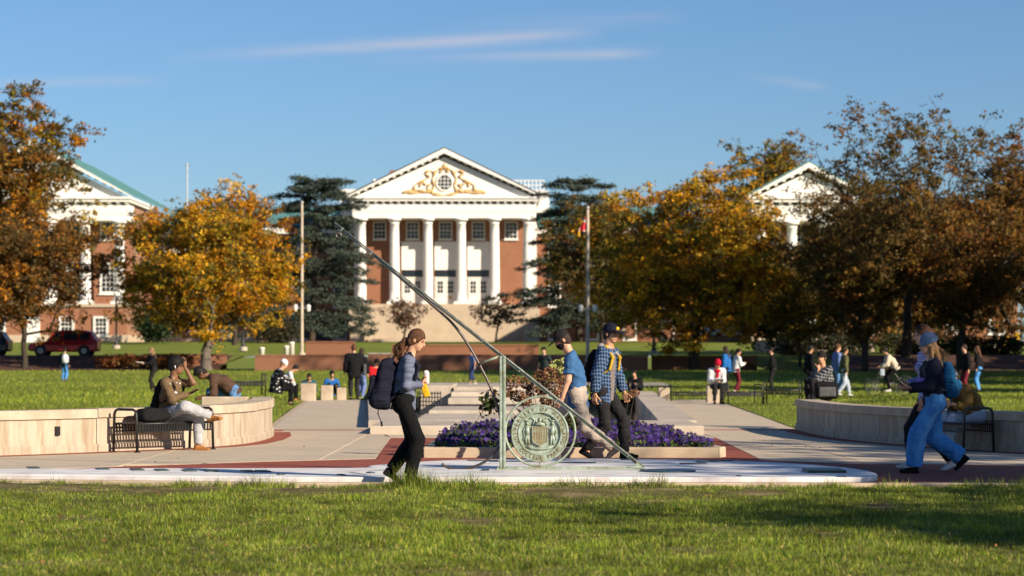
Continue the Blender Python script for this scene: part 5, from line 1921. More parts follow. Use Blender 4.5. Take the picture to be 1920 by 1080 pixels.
# ------------------------------------------------------------------ benches
def bench(label, c, axis, length, seat=0.44, arm=0.64, depth=0.5, nslat=30, mid_arm=False, group=None, m='black_metal', arms=True):
    """backless steel strap bench; its long side runs along axis"""
    rz = math.atan2(axis[1], axis[0])
    root = thing('bench', label, 'bench', (c[0], c[1], c[2] if len(c) > 2 else 0), rz, group)
    hl, hd = length / 2, depth / 2
    ends = [-hl, hl] + ([0.0] if mid_arm else [])
    for x in ends:
        pts = []
        r = 0.07
        top = arm if arms else seat
        prof = [(-hd - 0.02, 0.0), (-hd, top - r), (-hd + r * 0.3, top - r * 0.3), (-hd + r, top), (hd - r, top), (hd - r * 0.3, top - r * 0.3), (hd, top - r), (hd + 0.02, 0.0)]
        MB().tube([(x, y, z) for y, z in prof], 0.020, 8).build('arm_frame', M_(m), root, world=False, smooth=True)
        for y in (-hd - 0.02, hd + 0.02):
            MB().lathe([(0.045, 0), (0.045, 0.012), (0.025, 0.016)], (x, y, 0), 10).build('foot', M_(m), root, world=False)
    for y in (-hd, hd):
        MB().tube([(-hl, y, seat - 0.02), (hl, y, seat - 0.02)], 0.017, 8).build('rail', M_(m), root, world=False, smooth=True)
    sl = []
    for i in range(nslat):
        x = -hl + 0.03 + (length - 0.06) * (i + 0.5) / nslat
        w = (length - 0.06) / nslat * 0.32
        b = MB()
        prof = [(-hd - 0.012, seat - 0.13), (-hd - 0.018, seat - 0.03), (-hd + 0.04, seat), (0, seat - 0.018), (hd - 0.04, seat), (hd + 0.018, seat - 0.03), (hd + 0.012, seat - 0.13)]
        vs, fs = [], []
        for y, z in prof:
            vs += [(x - w, y, z), (x + w, y, z), (x + w, y, z - 0.008), (x - w, y, z - 0.008)]
        for k in range(len(prof) - 1):
            for q in range(4):
                fs.append((k * 4 + q, k * 4 + (q + 1) % 4, k * 4 + 4 + (q + 1) % 4, k * 4 + 4 + q))
        b.add(vs, fs)
        b.build('slat', M_(m), root, world=False)
    for y in (-hd - 0.012, hd + 0.012):
        MB().tube([(-hl, y, seat - 0.13), (hl, y, seat - 0.13)], 0.012, 6).build('lower_rail', M_(m), root, world=False)
    return root


tL = Vector((0.61, 0.79)).normalized()
nL = Vector((tL.y, -tL.x))
A0 = Vector((-5.9, 35.4))
cL = A0 + tL * 0.76 + nL * 0.36
bench('black metal strap bench against the sunlit left wall', (cL.x, cL.y, 0.005), tL, 1.55, 0.43, 0.62, 0.46, 26)
# right bench
p0_, p1_ = G(1712, 845), G(1858, 849)
best = min(np.linspace(4, 16, 300), key=lambda s: abs(960 + frR(s)[0].x / frR(s)[0].y * F - 1832))
qR, nR = frR(best)
tR = Vector((-nR.y, nR.x))
cR = qR + nR * 0.42
RB = bench('black metal strap bench against the shaded right wall', (cR.x, cR.y, 0.005), tR, 1.55, 0.43, 0.64, 0.46, 26)
BENCH_L = (cL, tL, nL)
BENCH_R = (cR, tR, nR)
gp = 'steel benches on the lawns'
for (u, v, z, ln_, ax, lb, hh) in ((452, 741, 0.30, 1.3, (0.95, 0.3), 'empty dark bench behind the end of the left wall', 0.4), (1468, 758, 0.05, 1.0, (0.95, -0.25), 'grey tube bench on the grass at the end of the right wall', 0.42),
                                   (1390, 757, 0.03, 1.1, (0.9, 0.35), 'low grey tube bench beside the concrete block in front of the reader', 0.36), (1292, 752, 0.0, 1.2, (1, 0.1), 'low bench between the two right concrete blocks', 0.3)):
    g = G(u, v, z)
    bench(lb, (g.x, g.y, z), Vector(ax).normalized(), ln_, hh, hh + 0.2, 0.48, 14, group=gp)
# ------------------------------------------------------------------ people: one smooth body each, clothes and hair as children
V3 = lambda *a: np.array(a, float)


def unit(v):
    v = np.asarray(v, float)
    return v / max(np.linalg.norm(v), 1e-9)


def cap(a, b, ra, rb=None, w=None, sq=1.0, flat=False):
    return ('cap', np.asarray(a, float), np.asarray(b, float), ra, ra if rb is None else rb, w, sq, flat)


def ell(c, R, rad):
    return ('ell', np.asarray(c, float), np.asarray(R, float), np.asarray(rad, float))


def rbox(c, R, half, rnd):
    return ('box', np.asarray(c, float), np.asarray(R, float), np.asarray(half, float), rnd)


I3 = np.eye(3)


def prim_bounds(p):
    if p[0] == 'cap':
        r = max(p[3], p[4]) * max(1.0, p[6])
        return np.minimum(p[1], p[2]) - r, np.maximum(p[1], p[2]) + r
    if p[0] == 'ell':
        e = np.sqrt(((p[2] * p[3][:, None]) ** 2).sum(0))
        return p[1] - e, p[1] + e
    e = np.abs(p[2] * (p[3] + p[4])[:, None]).sum(0)
    return p[1] - e, p[1] + e


def prim_eval(p, X, Y, Z):
    if p[0] == 'cap':
        _, a, b, ra, rb, w, sq, flat = p
        ba = b - a
        L2 = max(ba @ ba, 1e-9)
        px, py, pz = X - a[0], Y - a[1], Z - a[2]
        t0 = (px * ba[0] + py * ba[1] + pz * ba[2]) / L2
        t = np.clip(t0, 0, 1)
        qx, qy, qz = px - t * ba[0], py - t * ba[1], pz - t * ba[2]
        d2 = qx * qx + qy * qy + qz * qz
        if w is not None:
            c = qx * w[0] + qy * w[1] + qz * w[2]
            d2 = d2 - c * c + (c / sq) ** 2
        d = np.sqrt(np.maximum(d2, 1e-12)) - (ra + (rb - ra) * t)
        if flat:
            d = np.maximum(d, (t0 - 1) * math.sqrt(L2))
        return d
    _, c, R = p[:3]
    px, py, pz = X - c[0], Y - c[1], Z - c[2]
    l = [px * R[i][0] + py * R[i][1] + pz * R[i][2] for i in range(3)]
    if p[0] == 'ell':
        r = p[3]
        k0 = np.sqrt(sum((l[i] / r[i]) ** 2 for i in range(3)))
        k1 = np.sqrt(sum((l[i] / r[i] ** 2) ** 2 for i in range(3)))
        return k0 * (k0 - 1) / np.maximum(k1, 1e-6)
    h, rnd = p[3], p[4]
    q = [np.abs(l[i]) - h[i] for i in range(3)]
    out = np.sqrt(sum(np.maximum(x, 0) ** 2 for x in q))
    return out + np.minimum(np.maximum(np.maximum(q[0], q[1]), q[2]), 0) - rnd


def net(prims, h, k=0.02, cuts=(), wrinkle=0.0, seed=0, inter=None):
    """smooth union of the shapes, meshed with surface nets"""
    bs = [prim_bounds(p) for p in prims]
    lo = np.min([b[0] for b in bs], 0) - 3 * h - k * 0.3
    hi = np.max([b[1] for b in bs], 0) + 3 * h + k * 0.3
    n = np.ceil((hi - lo) / h).astype(int) + 1
    ax = [lo[i] + np.arange(n[i]) * h for i in range(3)]
    val = np.full(n, 0.2, np.float32)
    for p, (b0, b1) in zip(prims, bs):
        m = k + 2.5 * h
        i0 = np.maximum(((b0 - m - lo) / h).astype(int), 0)
        i1 = np.minimum(((b1 + m - lo) / h).astype(int) + 2, n)
        sl = tuple(slice(a, b) for a, b in zip(i0, i1))
        X, Y, Z = ax[0][sl[0]][:, None, None], ax[1][sl[1]][None, :, None], ax[2][sl[2]][None, None, :]
        d = prim_eval(p, X, Y, Z)
        o = val[sl]
        hh = np.maximum(k - np.abs(o - d), 0) / k
        val[sl] = np.minimum(o, d) - hh * hh * k * 0.25
    X, Y, Z = ax[0][:, None, None], ax[1][None, :, None], ax[2][None, None, :]
    if wrinkle:
        r = np.random.default_rng(seed)
        nz = 0
        for f, a in ((15, 0.45), (30, 0.38), (58, 0.34)):
            w = r.normal(size=(3, 3)) * f
            w[:, 2] *= 1.5
            ph = r.random(3) * 6.28
            nz = nz + a * np.sin(w[0, 0] * X + w[0, 1] * Y + w[0, 2] * Z + ph[0] + 1.2 * np.sin(w[1, 0] * X * 0.5 + w[1, 1] * Y * 0.5 + w[1, 2] * Z * 0.5 + ph[1]))
        val = val + wrinkle * nz.astype(np.float32)
    for c in cuts:                       # ('plane', point, normal): drops what lies ahead of it; or a shape to take away
        if c[0] == 'plane':
            d = (X - c[1][0]) * c[2][0] + (Y - c[1][1]) * c[2][1] + (Z - c[1][2]) * c[2][2]
            val = np.maximum(val, d)
        else:
            val = np.maximum(val, -prim_eval(c, X, Y, Z))
    val = np.asarray(val, np.float32)
    ins = val < 0
    c8 = ins[:-1, :-1, :-1].astype(np.int8)
    tot = np.zeros(tuple(np.array(val.shape) - 1), np.int8)
    for dx in (0, 1):
        for dy in (0, 1):
            for dz in (0, 1):
                tot += ins[dx:ins.shape[0] - 1 + dx, dy:ins.shape[1] - 1 + dy, dz:ins.shape[2] - 1 + dz]
    act = (tot > 0) & (tot < 8)
    ci = np.argwhere(act)
    if len(ci) == 0:
        return np.zeros((0, 3)), np.zeros((0, 4), int)
    idx = np.full(act.shape, -1, np.int64)
    idx[act] = np.arange(len(ci))
    acc = np.zeros((len(ci), 3))
    cnt = np.zeros(len(ci))
    for axis in range(3):
        o1, o2 = [a for a in range(3) if a != axis]
        for e1 in (0, 1):
            for e2 in (0, 1):
                a = ci.copy()
                a[:, o1] += e1
                a[:, o2] += e2
                b = a.copy()
                b[:, axis] += 1
                va, vb = val[a[:, 0], a[:, 1], a[:, 2]], val[b[:, 0], b[:, 1], b[:, 2]]
                s = (va < 0) != (vb < 0)
                t = va[s] / (va[s] - vb[s])
                q = a[s].astype(float)
                q[:, axis] += t
                acc[s] += q
                cnt[s] += 1
    v = lo + (acc / cnt[:, None]) * h
    faces = []
    for axis in range(3):
        o1, o2 = (axis + 1) % 3, (axis + 2) % 3
        sa = [slice(None)] * 3
        sb = [slice(None)] * 3
        sa[axis] = slice(0, -1)
        sb[axis] = slice(1, None)
        A, B = ins[tuple(sa)], ins[tuple(sb)]
        e = np.argwhere(A != B)
        ok = (e[:, o1] > 0) & (e[:, o2] > 0) & (e[:, o1] < val.shape[o1] - 1) & (e[:, o2] < val.shape[o2] - 1)
        e = e[ok]
        q = []
        for d1, d2 in ((-1, -1), (0, -1), (0, 0), (-1, 0)):
            c = e.copy()
            c[:, o1] += d1
            c[:, o2] += d2
            q.append(idx[c[:, 0], c[:, 1], c[:, 2]])
        q = np.stack(q, -1)
        fl = A[e[:, 0], e[:, 1], e[:, 2]]
        q[~fl] = q[~fl][:, ::-1]
        faces.append(q)
    return v, np.concatenate(faces)


def ik(a, t, l1, l2, pole):
    """two-bone reach: returns the middle joint and the end that can be reached"""
    a, t = np.asarray(a, float), np.asarray(t, float)
    d = t - a
    L = np.linalg.norm(d)
    L2 = min(L, (l1 + l2) * 0.995)
    u = d / max(L, 1e-9)
    t = a + u * L2
    x = (l1 * l1 - l2 * l2 + L2 * L2) / (2 * L2)
    y = math.sqrt(max(l1 * l1 - x * x, 0))
    p = np.asarray(pole, float) - a
    p = p - u * (p @ u)
    p = unit(p)
    return a + u * x + p * y, t


def rot_axis(v, ax, ang):
    ax = unit(ax)
    return v * math.cos(ang) + np.cross(ax, v) * math.sin(ang) + ax * (ax @ v) * (1 - math.cos(ang))


def human(label, loc, yaw, H=1.75, pelvis=(0, 0, 0.93), lean=4, hunch=6, head=(5, 0), hands=None, ankles=None, toes=(0, 0), knee_out=(0, 0), poles=None,
          skin='skin_light', top=None, bottom=None, shoes='shoe_black', hair=('hair_dark', 'short'), hat=None, coat=None, fem=False, h=0.014, fine=False, curl=0.5, mask=None, group=None, foot_yaw=(8, 8), kneel=False, seed=0, bulk=1.0):
    k = H / 1.75
    dr = math.radians
    pel = V3(*pelvis)
    t1 = V3(math.sin(dr(lean)), 0, math.cos(dr(lean)))
    t2 = V3(math.sin(dr(lean + hunch)), 0, math.cos(dr(lean + hunch)))
    f2 = V3(t2[2], 0, -t2[0])
    waist = pel + t1 * 0.13
    chest = pel + t1 * 0.27
    nb = chest + t2 * 0.235
    shw = 0.165 if fem else 0.185
    sh = {s: nb - t2 * 0.045 + V3(0, s * shw, 0) for s in (1, -1)}      # +1 = left
    hp, hy = dr(head[0]), dr(head[1])
    hu = V3(math.sin(hp), 0, math.cos(hp))
    hf = V3(math.cos(hp), 0, -math.sin(hp))
    Rz = np.array([[math.cos(hy), -math.sin(hy), 0], [math.sin(hy), math.cos(hy), 0], [0, 0, 1]])
    hf, hu = Rz @ hf, Rz @ hu
    if len(head) > 2:
        hf, hu = rot_axis(hf, V3(1, 0, 0), dr(head[2])), rot_axis(hu, V3(1, 0, 0), dr(head[2]))
    hl = np.cross(hu, hf)
    HR = np.stack([hf, hl, hu])
    hc = nb + unit(t2 + hu * 0.6 + V3(0.12, 0, 0)) * 0.095 + hu * 0.105
    hip = {s: pel + V3(0, s * 0.09, -0.03) for s in (1, -1)}
    ankles = ankles or {1: (0, 0.10, 0.075), -1: (0, -0.10, 0.075)}
    hands = hands or {1: (0.06, 0.27, 0.80), -1: (0.06, -0.27, 0.80)}
    poles = poles or {}
    kn, an, el, wr = {}, {}, {}, {}
    for s in (1, -1):
        i = 0 if s == 1 else 1
        kn[s], an[s] = ik(hip[s], ankles[s], 0.44, 0.42, hip[s] + V3(1.0, s * 0.05 + s * knee_out[i], 0.2) if ('k', s) not in poles else poles[('k', s)])
        el[s], wr[s] = ik(sh[s], hands[s], 0.29, 0.25, poles.get(s, sh[s] + V3(-0.6, s * 0.35, -0.5)))
    fd = {}
    for s in (1, -1):
        i = 0 if s == 1 else 1
        a, b = dr(toes[i]), dr(foot_yaw[i]) * s
        fd[s] = V3(math.cos(a) * math.cos(b), math.cos(a) * math.sin(b), math.sin(a))
    Y_ = V3(0, 1, 0)

    # ------------------------------------------------ bare body
    def torso(e, hem=0.0, lo=True):
        q = bulk
        pr = [cap(waist - t1 * 0.02, chest - t1 * 0.02, 0.095 * q + e, 0.112 * q + e, Y_, 1.28),
              cap(chest + V3(0, 0.055, 0) - t2 * 0.0, chest + t2 * 0.12 + V3(0, 0.07, 0), 0.095 * q + e, 0.085 * q + e), cap(chest - V3(0, 0.055, 0), chest + t2 * 0.12 - V3(0, 0.07, 0), 0.095 * q + e, 0.085 * q + e),
              cap(sh[1] - V3(0, 0.02, 0), sh[-1] + V3(0, 0.02, 0), 0.055 + e), cap(nb + t2 * 0.01, sh[1] - V3(0, 0.04, 0), 0.042 + e * 0.7, 0.05 + e), cap(nb + t2 * 0.01, sh[-1] + V3(0, 0.04, 0), 0.042 + e * 0.7, 0.05 + e)]
        if lo:
            pr.append(cap(pel + V3(0, 0.05, 0.01), pel - V3(0, 0.05, -0.01), (0.112 if fem else 0.105) * q + e))
        if fem:
            pr += [ell(chest + t2 * 0.06 + f2 * 0.075 + V3(0, s * 0.065, 0), np.stack([f2, Y_, t2]), V3(0.062, 0.062, 0.065) + e) for s in (1, -1)]
        return pr

    def arm(s, e, a0=0.0, a1=2.0, flare=0.0):
        """a1 counts along the limb: 1 = elbow, 2 = wrist"""
        pr = []
        if a1 <= 1.0:
            pr.append(cap(sh[s], sh[s] + (el[s] - sh[s]) * a1, 0.056 + e, 0.048 + e + flare, None, 1, True))
        else:
            pr.append(cap(sh[s], el[s], 0.054 + e, 0.043 + e))
            pr.append(cap(el[s], el[s] + (wr[s] - el[s]) * (a1 - 1), 0.042 + e, 0.028 + e + flare, None, 1, True))
        return pr

    def leg(s, e, flare=0.0, thin=1.0, end=1.0):
        tip = kn[s] + (an[s] - kn[s]) * end
        return [cap(hip[s], kn[s], 0.083 * (1.04 if fem else 1) * thin + e, 0.056 * thin + e + flare * 0.6), cap(kn[s], tip, 0.055 * thin + e + flare * 0.6, 0.040 * thin + e + flare, None, 1, True),
                cap(kn[s] + (an[s] - kn[s]) * 0.2 - unit(np.cross(np.cross(an[s] - kn[s], kn[s] - hip[s]) + 1e-6, an[s] - kn[s])) * 0.0, kn[s] + (an[s] - kn[s]) * 0.42, 0.054 * thin + e + flare * 0.6)]

    headp = [ell(hc + hu * 0.022 - hf * 0.008, HR, (0.096, 0.076, 0.103)), ell(hc + hf * 0.034 - hu * 0.045, HR, (0.060, 0.056, 0.068)), ell(hc + hf * 0.055 - hu * 0.088, HR, (0.030, 0.032, 0.022)),
             ell(hc + hf * 0.070 + hu * 0.030, HR, (0.022, 0.048, 0.016)), cap(hc + hf * 0.088 + hu * 0.014, hc + hf * 0.106 - hu * 0.020, 0.008, 0.013), ell(hc + hf * 0.088 - hu * 0.052, HR, (0.010, 0.024, 0.012)),
             cap(nb - t2 * 0.03, hc - hu * 0.055 - hf * 0.012, 0.056 if fem else 0.062, 0.052 if fem else 0.058)]
    ears = [ell(hc + hl * s * 0.076 - hf * 0.008 - hu * 0.004, HR, (0.017, 0.009, 0.029)) for s in (1, -1)]
    hand_pr = {}
    for s in (1, -1):
        d = unit(wr[s] - el[s])
        if ('hd', s) in poles:
            d = unit(poles[('hd', s)])
        pn = poles.get(('pn', s), V3(0, -s, 0))          # palm looks inward
        pn = unit(pn - d * (pn @ d))
        w = np.cross(d, pn)
        if w @ V3(1, 0, 0.3) < 0:
            w = -w                                       # thumb side
        hp_ = [rbox(wr[s] + d * 0.050, np.stack([d, w, pn]), (0.034, 0.026, 0.005), 0.011), cap(wr[s] - d * 0.02, wr[s] + d * 0.02, 0.026, 0.024, pn, 0.75)]
        if fine:
            for j, (o, ln, r_) in enumerate(((0.030, 0.068, 0.0088), (0.010, 0.076, 0.009), (-0.010, 0.070, 0.0086), (-0.028, 0.054, 0.0078))):
                p = wr[s] + d * 0.088 + w * o
                dd = unit(d + w * o * 2.2)
                for m_, f_ in enumerate((0.42, 0.32, 0.26)):
                    dd = rot_axis(dd, np.cross(dd, pn), curl * (0.45 + 0.35 * m_))
                    q = p + dd * ln * f_
                    hp_.append(cap(p, q, r_ * (1 - 0.08 * m_), r_ * (0.92 - 0.08 * m_)))
                    p = q
            p = wr[s] + d * 0.026 + w * 0.030
            dd = unit(d * 0.62 + w * 0.72 + pn * 0.25)
            for m_, f_ in enumerate((0.034, 0.028, 0.022)):
                q = p + dd * f_
                hp_.append(cap(p, q, 0.0115 - 0.001 * m_, 0.0105 - 0.001 * m_))
                p = q
                dd = unit(dd + d * 0.35 + pn * 0.15)
        else:
            hp_.append(cap(wr[s] + d * 0.08, wr[s] + d * 0.135 + pn * 0.025, 0.027, 0.018, pn, 0.6))
        hand_pr[s] = hp_
    body = torso(-0.004) + sum([arm(s, 0.0) for s in (1, -1)], []) + sum([leg(s, -0.006) for s in (1, -1)], [])
    body += [cap(an[s], an[s] + fd[s] * 0.09 - V3(0, 0, 0.045), 0.030, 0.018) for s in (1, -1)]
    Vs, Fs, base = [], [], 0

    def addnet(v, f):
        nonlocal base
        Vs.append(v)
        Fs.append(f + base)
        base += len(v)
    if fine:
        addnet(*net(body + [headp[-1]], 0.023, 0.03))
        addnet(*net(headp + ears, 0.0068, 0.016))
        for s in (1, -1):
            addnet(*net(hand_pr[s], 0.0052, 0.006))
    else:
        addnet(*net(body + headp + ears + hand_pr[1] + hand_pr[-1], h, 0.02))
    V, Fc = np.concatenate(Vs), np.concatenate(Fs)
    fc = V[Fc].mean(1) - hc
    lx, ly, lz = fc @ hf, fc @ hl, fc @ hu
    mi = np.zeros(len(Fc), int)
    if fine:
        for s in (1, -1):
            mi[((lx - 0.075) / 0.025) ** 2 + ((ly - s * 0.033) / 0.017) ** 2 + ((lz - 0.008) / 0.0075) ** 2 < 1] = 1
            mi[((lx - 0.085) / 0.03) ** 2 + ((ly - s * 0.035) / 0.021) ** 2 + ((lz - 0.029) / 0.0055) ** 2 < 1] = 2
        mi[((lx - 0.095) / 0.02) ** 2 + (ly / 0.024) ** 2 + ((lz + 0.052) / 0.009) ** 2 < 1] = 3
    me = np_mesh('person', V * k, Fc, mi)
    root = link_mesh('person', me, [M_(skin), M_('eye_dark'), M_(hair[0]), M_('lips')], smooth=True)
    root.location = loc
    root.rotation_euler = (0, 0, dr(yaw))
    WM[root.name] = Matrix.Translation(Vector(loc)) @ Matrix.Rotation(dr(yaw), 4, 'Z')
    tag(root, label, 'person', group)

    def child(nm, pr, m, hh, kk=0.02, cuts=(), wr_=0.0, sd=0):
        v, f = net(pr, hh, kk, cuts, wr_, seed + sd)
        if len(v) == 0:
            return None
        return link_mesh(nm, np_mesh(nm, v * k, f), M_(m), root, world=False, smooth=True)
    hc_ = 0.0165 if fine else h
    if bottom:
        m, ease, flare = bottom[:3]
        end = bottom[3] if len(bottom) > 3 else 0.97
        pr = [cap(pel + V3(0, 0.052, 0.03), pel - V3(0, 0.052, -0.03), (0.114 if fem else 0.108) * bulk + ease * 0.6), cap(pel + V3(-0.035, 0.06, -0.05), pel + V3(-0.035, -0.06, -0.05), 0.092 + ease * 0.5)]
        for s in (1, -1):
            pr += leg(s, ease, flare, 1.0, end)
        child('trousers', pr, m, hc_, 0.035, [('plane', pel + t1 * 0.10, t1)] if pelvis[2] > 0.8 else (), 0.011 if ease > 0.011 else 0.004, 1)
    if top:
        m, ease, sleeve, hem = top[:4]
        pr = torso(ease, lo=False)
        pr.append(cap(waist, pel - t1 * hem, 0.108 * bulk + ease, (0.118 if fem else 0.114) * bulk + ease + 0.004, Y_, 1.22, True))
        for s in (1, -1):
            pr += arm(s, ease + 0.002, 0, sleeve, 0.006 if sleeve < 1.2 else 0.004)
        pr.append(cap(nb - t2 * 0.03, nb + t2 * 0.03, 0.064 + ease * 0.5, 0.058 + ease * 0.5))
        child('top', pr, m, hc_, 0.03, [('plane', nb + unit(t2 * 0.8 - f2 * 0.5) * 0.035, unit(t2 + f2 * 0.35))], 0.010, 2)
    if coat:
        m, ease, sleeve, hem, opening = coat[:5]
        pr = torso(ease, lo=False)
        pr.append(cap(waist, pel - t1 * hem, 0.112 * bulk + ease, 0.122 * bulk + ease + 0.01, Y_, 1.2, True))
        for s in (1, -1):
            pr += arm(s, ease + 0.003, 0, sleeve, 0.006)
        cuts = [('plane', nb + t2 * 0.03, unit(t2 + f2 * 0.3))]
        if opening > 0:
            mid_ = (chest + pel) / 2
            cuts.append(rbox(mid_ + f2 * 0.20 - t1 * 0.15, np.stack([f2, Y_, t1]), (0.16, opening, 0.75), 0.0))
        child('jacket', pr, m, hc_, 0.03, cuts, 0.008, 3)
    if shoes:
        for s in (1, -1):
            f = fd[s]
            up = unit(V3(0, 0, 1) - f * f[2])
            sd = np.cross(up, f)
            a = an[s]
            R = np.stack([f, sd, up])
            pr = [rbox(a + f * 0.055 - up * 0.058, R, (0.105, 0.026, 0.006), 0.016), cap(a - f * 0.02 - up * 0.02, a + f * 0.10 - up * 0.042, 0.038, 0.027), cap(a - f * 0.015 - up * 0.03, a - f * 0.015 + up * 0.012, 0.042, 0.043, None, 1, True)]
            child('shoe', pr, shoes, 0.010 if fine else max(h, 0.015), 0.015)
    hh = 0.0075 if fine else min(h, 0.02)
    sk = hc + hu * 0.022 - hf * 0.008
    hm, hs = hair
    if hs != 'none':
        pr = [ell(sk + hu * 0.006 - hf * 0.004, HR, (0.104, 0.086, 0.110))]
        cuts = [ell(hc + hf * 0.088 - hu * 0.045, HR, (0.088, 0.084, 0.092))]
        if hs == 'short':
            pr.append(ell(hc - hf * 0.045 - hu * 0.04, HR, (0.055, 0.068, 0.060)))
            cuts.append(('plane', hc - hu * 0.085, -hu))
        if hs == 'thick':
            pr += [ell(sk + hu * 0.03 - hf * 0.005, HR, (0.105, 0.088, 0.10)), ell(hc - hf * 0.05 - hu * 0.03, HR, (0.06, 0.075, 0.07)), ell(hc + hf * 0.06 + hu * 0.10, HR, (0.05, 0.07, 0.035))]
        if hs in ('long', 'pony'):
            pr.append(ell(hc - hf * 0.048 - hu * 0.035, HR, (0.062, 0.076, 0.072)))
            if hs == 'long':
                for s in (1, -1):
                    pr.append(cap(hc - hf * 0.02 - hu * 0.03 + hl * s * 0.072, nb + hl * s * 0.09 - t2 * 0.12 + f2 * 0.03, 0.026, 0.030))
                pr.append(cap(hc - hf * 0.07 - hu * 0.05, nb - f2 * 0.10 - t2 * 0.14, 0.05, 0.045, hl, 1.7))
            else:
                pr.append(ell(hc - hf * 0.115 - hu * 0.05, HR, (0.035, 0.03, 0.03)))
                pr.append(cap(hc - hf * 0.12 - hu * 0.055, nb - f2 * 0.125 + t2 * 0.02, 0.034, 0.040, hl, 1.25))
                pr.append(cap(nb - f2 * 0.125 + t2 * 0.02, nb - f2 * 0.10 - t2 * 0.06, 0.038, 0.016))
        if hs == 'bun':
            pr.append(ell(hc - hf * 0.11 + hu * 0.03, HR, (0.045, 0.045, 0.045)))
        ho = child('hair', pr, hm, hh, 0.015, cuts, 0.003, 4)
        if fine and hs in ('pony', 'long'):
            r = np.random.default_rng(seed + 5)
            st = MB()
            for q in range(46):
                a = hc - hf * (0.10 + 0.03 * r.random()) - hu * (0.03 + 0.05 * r.random()) + hl * r.normal() * 0.03
                e = nb - f2 * (0.12 + 0.05 * r.normal()) - t2 * (0.08 * r.random()) + hl * r.normal() * 0.05
                mid_ = (a + e) / 2 - hf * (0.02 + 0.03 * r.random()) + r.normal(size=3) * 0.014
                st.tube([tuple(x * k) for x in (a, (a + mid_) / 2 + r.normal(size=3) * 0.008, mid_, (mid_ + e) / 2 + r.normal(size=3) * 0.012, e)], [0.006, 0.0055, 0.005, 0.004, 0.001], 5)
            so = st.build('strands', M_(hm), ho if ho is not None else root, world=False, smooth=True)
            so['kind'] = 'stuff'
    if hat:
        kind, m = hat[:2]
        if kind == 'cap':
            pr = [ell(sk + hu * 0.016, HR, (0.112, 0.092, 0.110))]
            co = child('cap', pr, m, hh, 0.012, [('plane', hc + hu * 0.030 - hf * 0.0, unit(-hu - hf * 0.12))])
            bo = child('brim', [ell(hc + hf * 0.125 + hu * 0.038, np.stack([unit(hf - hu * 0.22), hl, unit(hu + hf * 0.22)]), (0.085, 0.082, 0.0085))], m, hh * 0.7, 0.006, [ell(sk, HR, (0.09, 0.075, 0.09))])
            if len(hat) > 2:
                child('cap_patch', [ell(hc + hf * 0.098 + hu * 0.075, HR, (0.016, 0.034, 0.026))], hat[2], hh * 0.8, 0.005)
        if kind == 'beanie':
            pr = [ell(sk + hu * 0.022 - hf * 0.012, HR, (0.116, 0.098, 0.120)), ell(hc - hf * 0.075 + hu * 0.05, HR, (0.055, 0.075, 0.07))]
            child('beanie', pr, m, hh, 0.02, [('plane', hc + hu * 0.022, unit(-hu - hf * 0.18))], 0.003)
            child('beanie_cuff', [ell(sk - hf * 0.006, HR, (0.116, 0.098, 0.118))], m, hh, 0.01, [('plane', hc + hu * 0.012, unit(-hu - hf * 0.18)), ('plane', hc + hu * 0.060, unit(hu + hf * 0.18))])
    if mask:
        child('face_mask', [ell(hc + hf * 0.042 - hu * 0.050, HR, (0.066, 0.064, 0.062)), ell(hc + hf * 0.09 - hu * 0.03, HR, (0.024, 0.03, 0.03))], mask, hh, 0.015, [('plane', hc - hu * 0.008 + hf * 0.0, unit(hu + hf * 0.15)), ('plane', hc + hf * 0.0, -hf)])
    J = dict(nb=nb, chest=chest, pel=pel, sh=sh, el=el, wr=wr, hc=hc, hf=hf, hu=hu, hl=hl, t2=t2, f2=f2, k=k, root=root, an=an, kn=kn, t1=t1)
    return J


def to_world(J, p):
    return WM[J['root'].name] @ Vector(np.asarray(p) * J['k'])


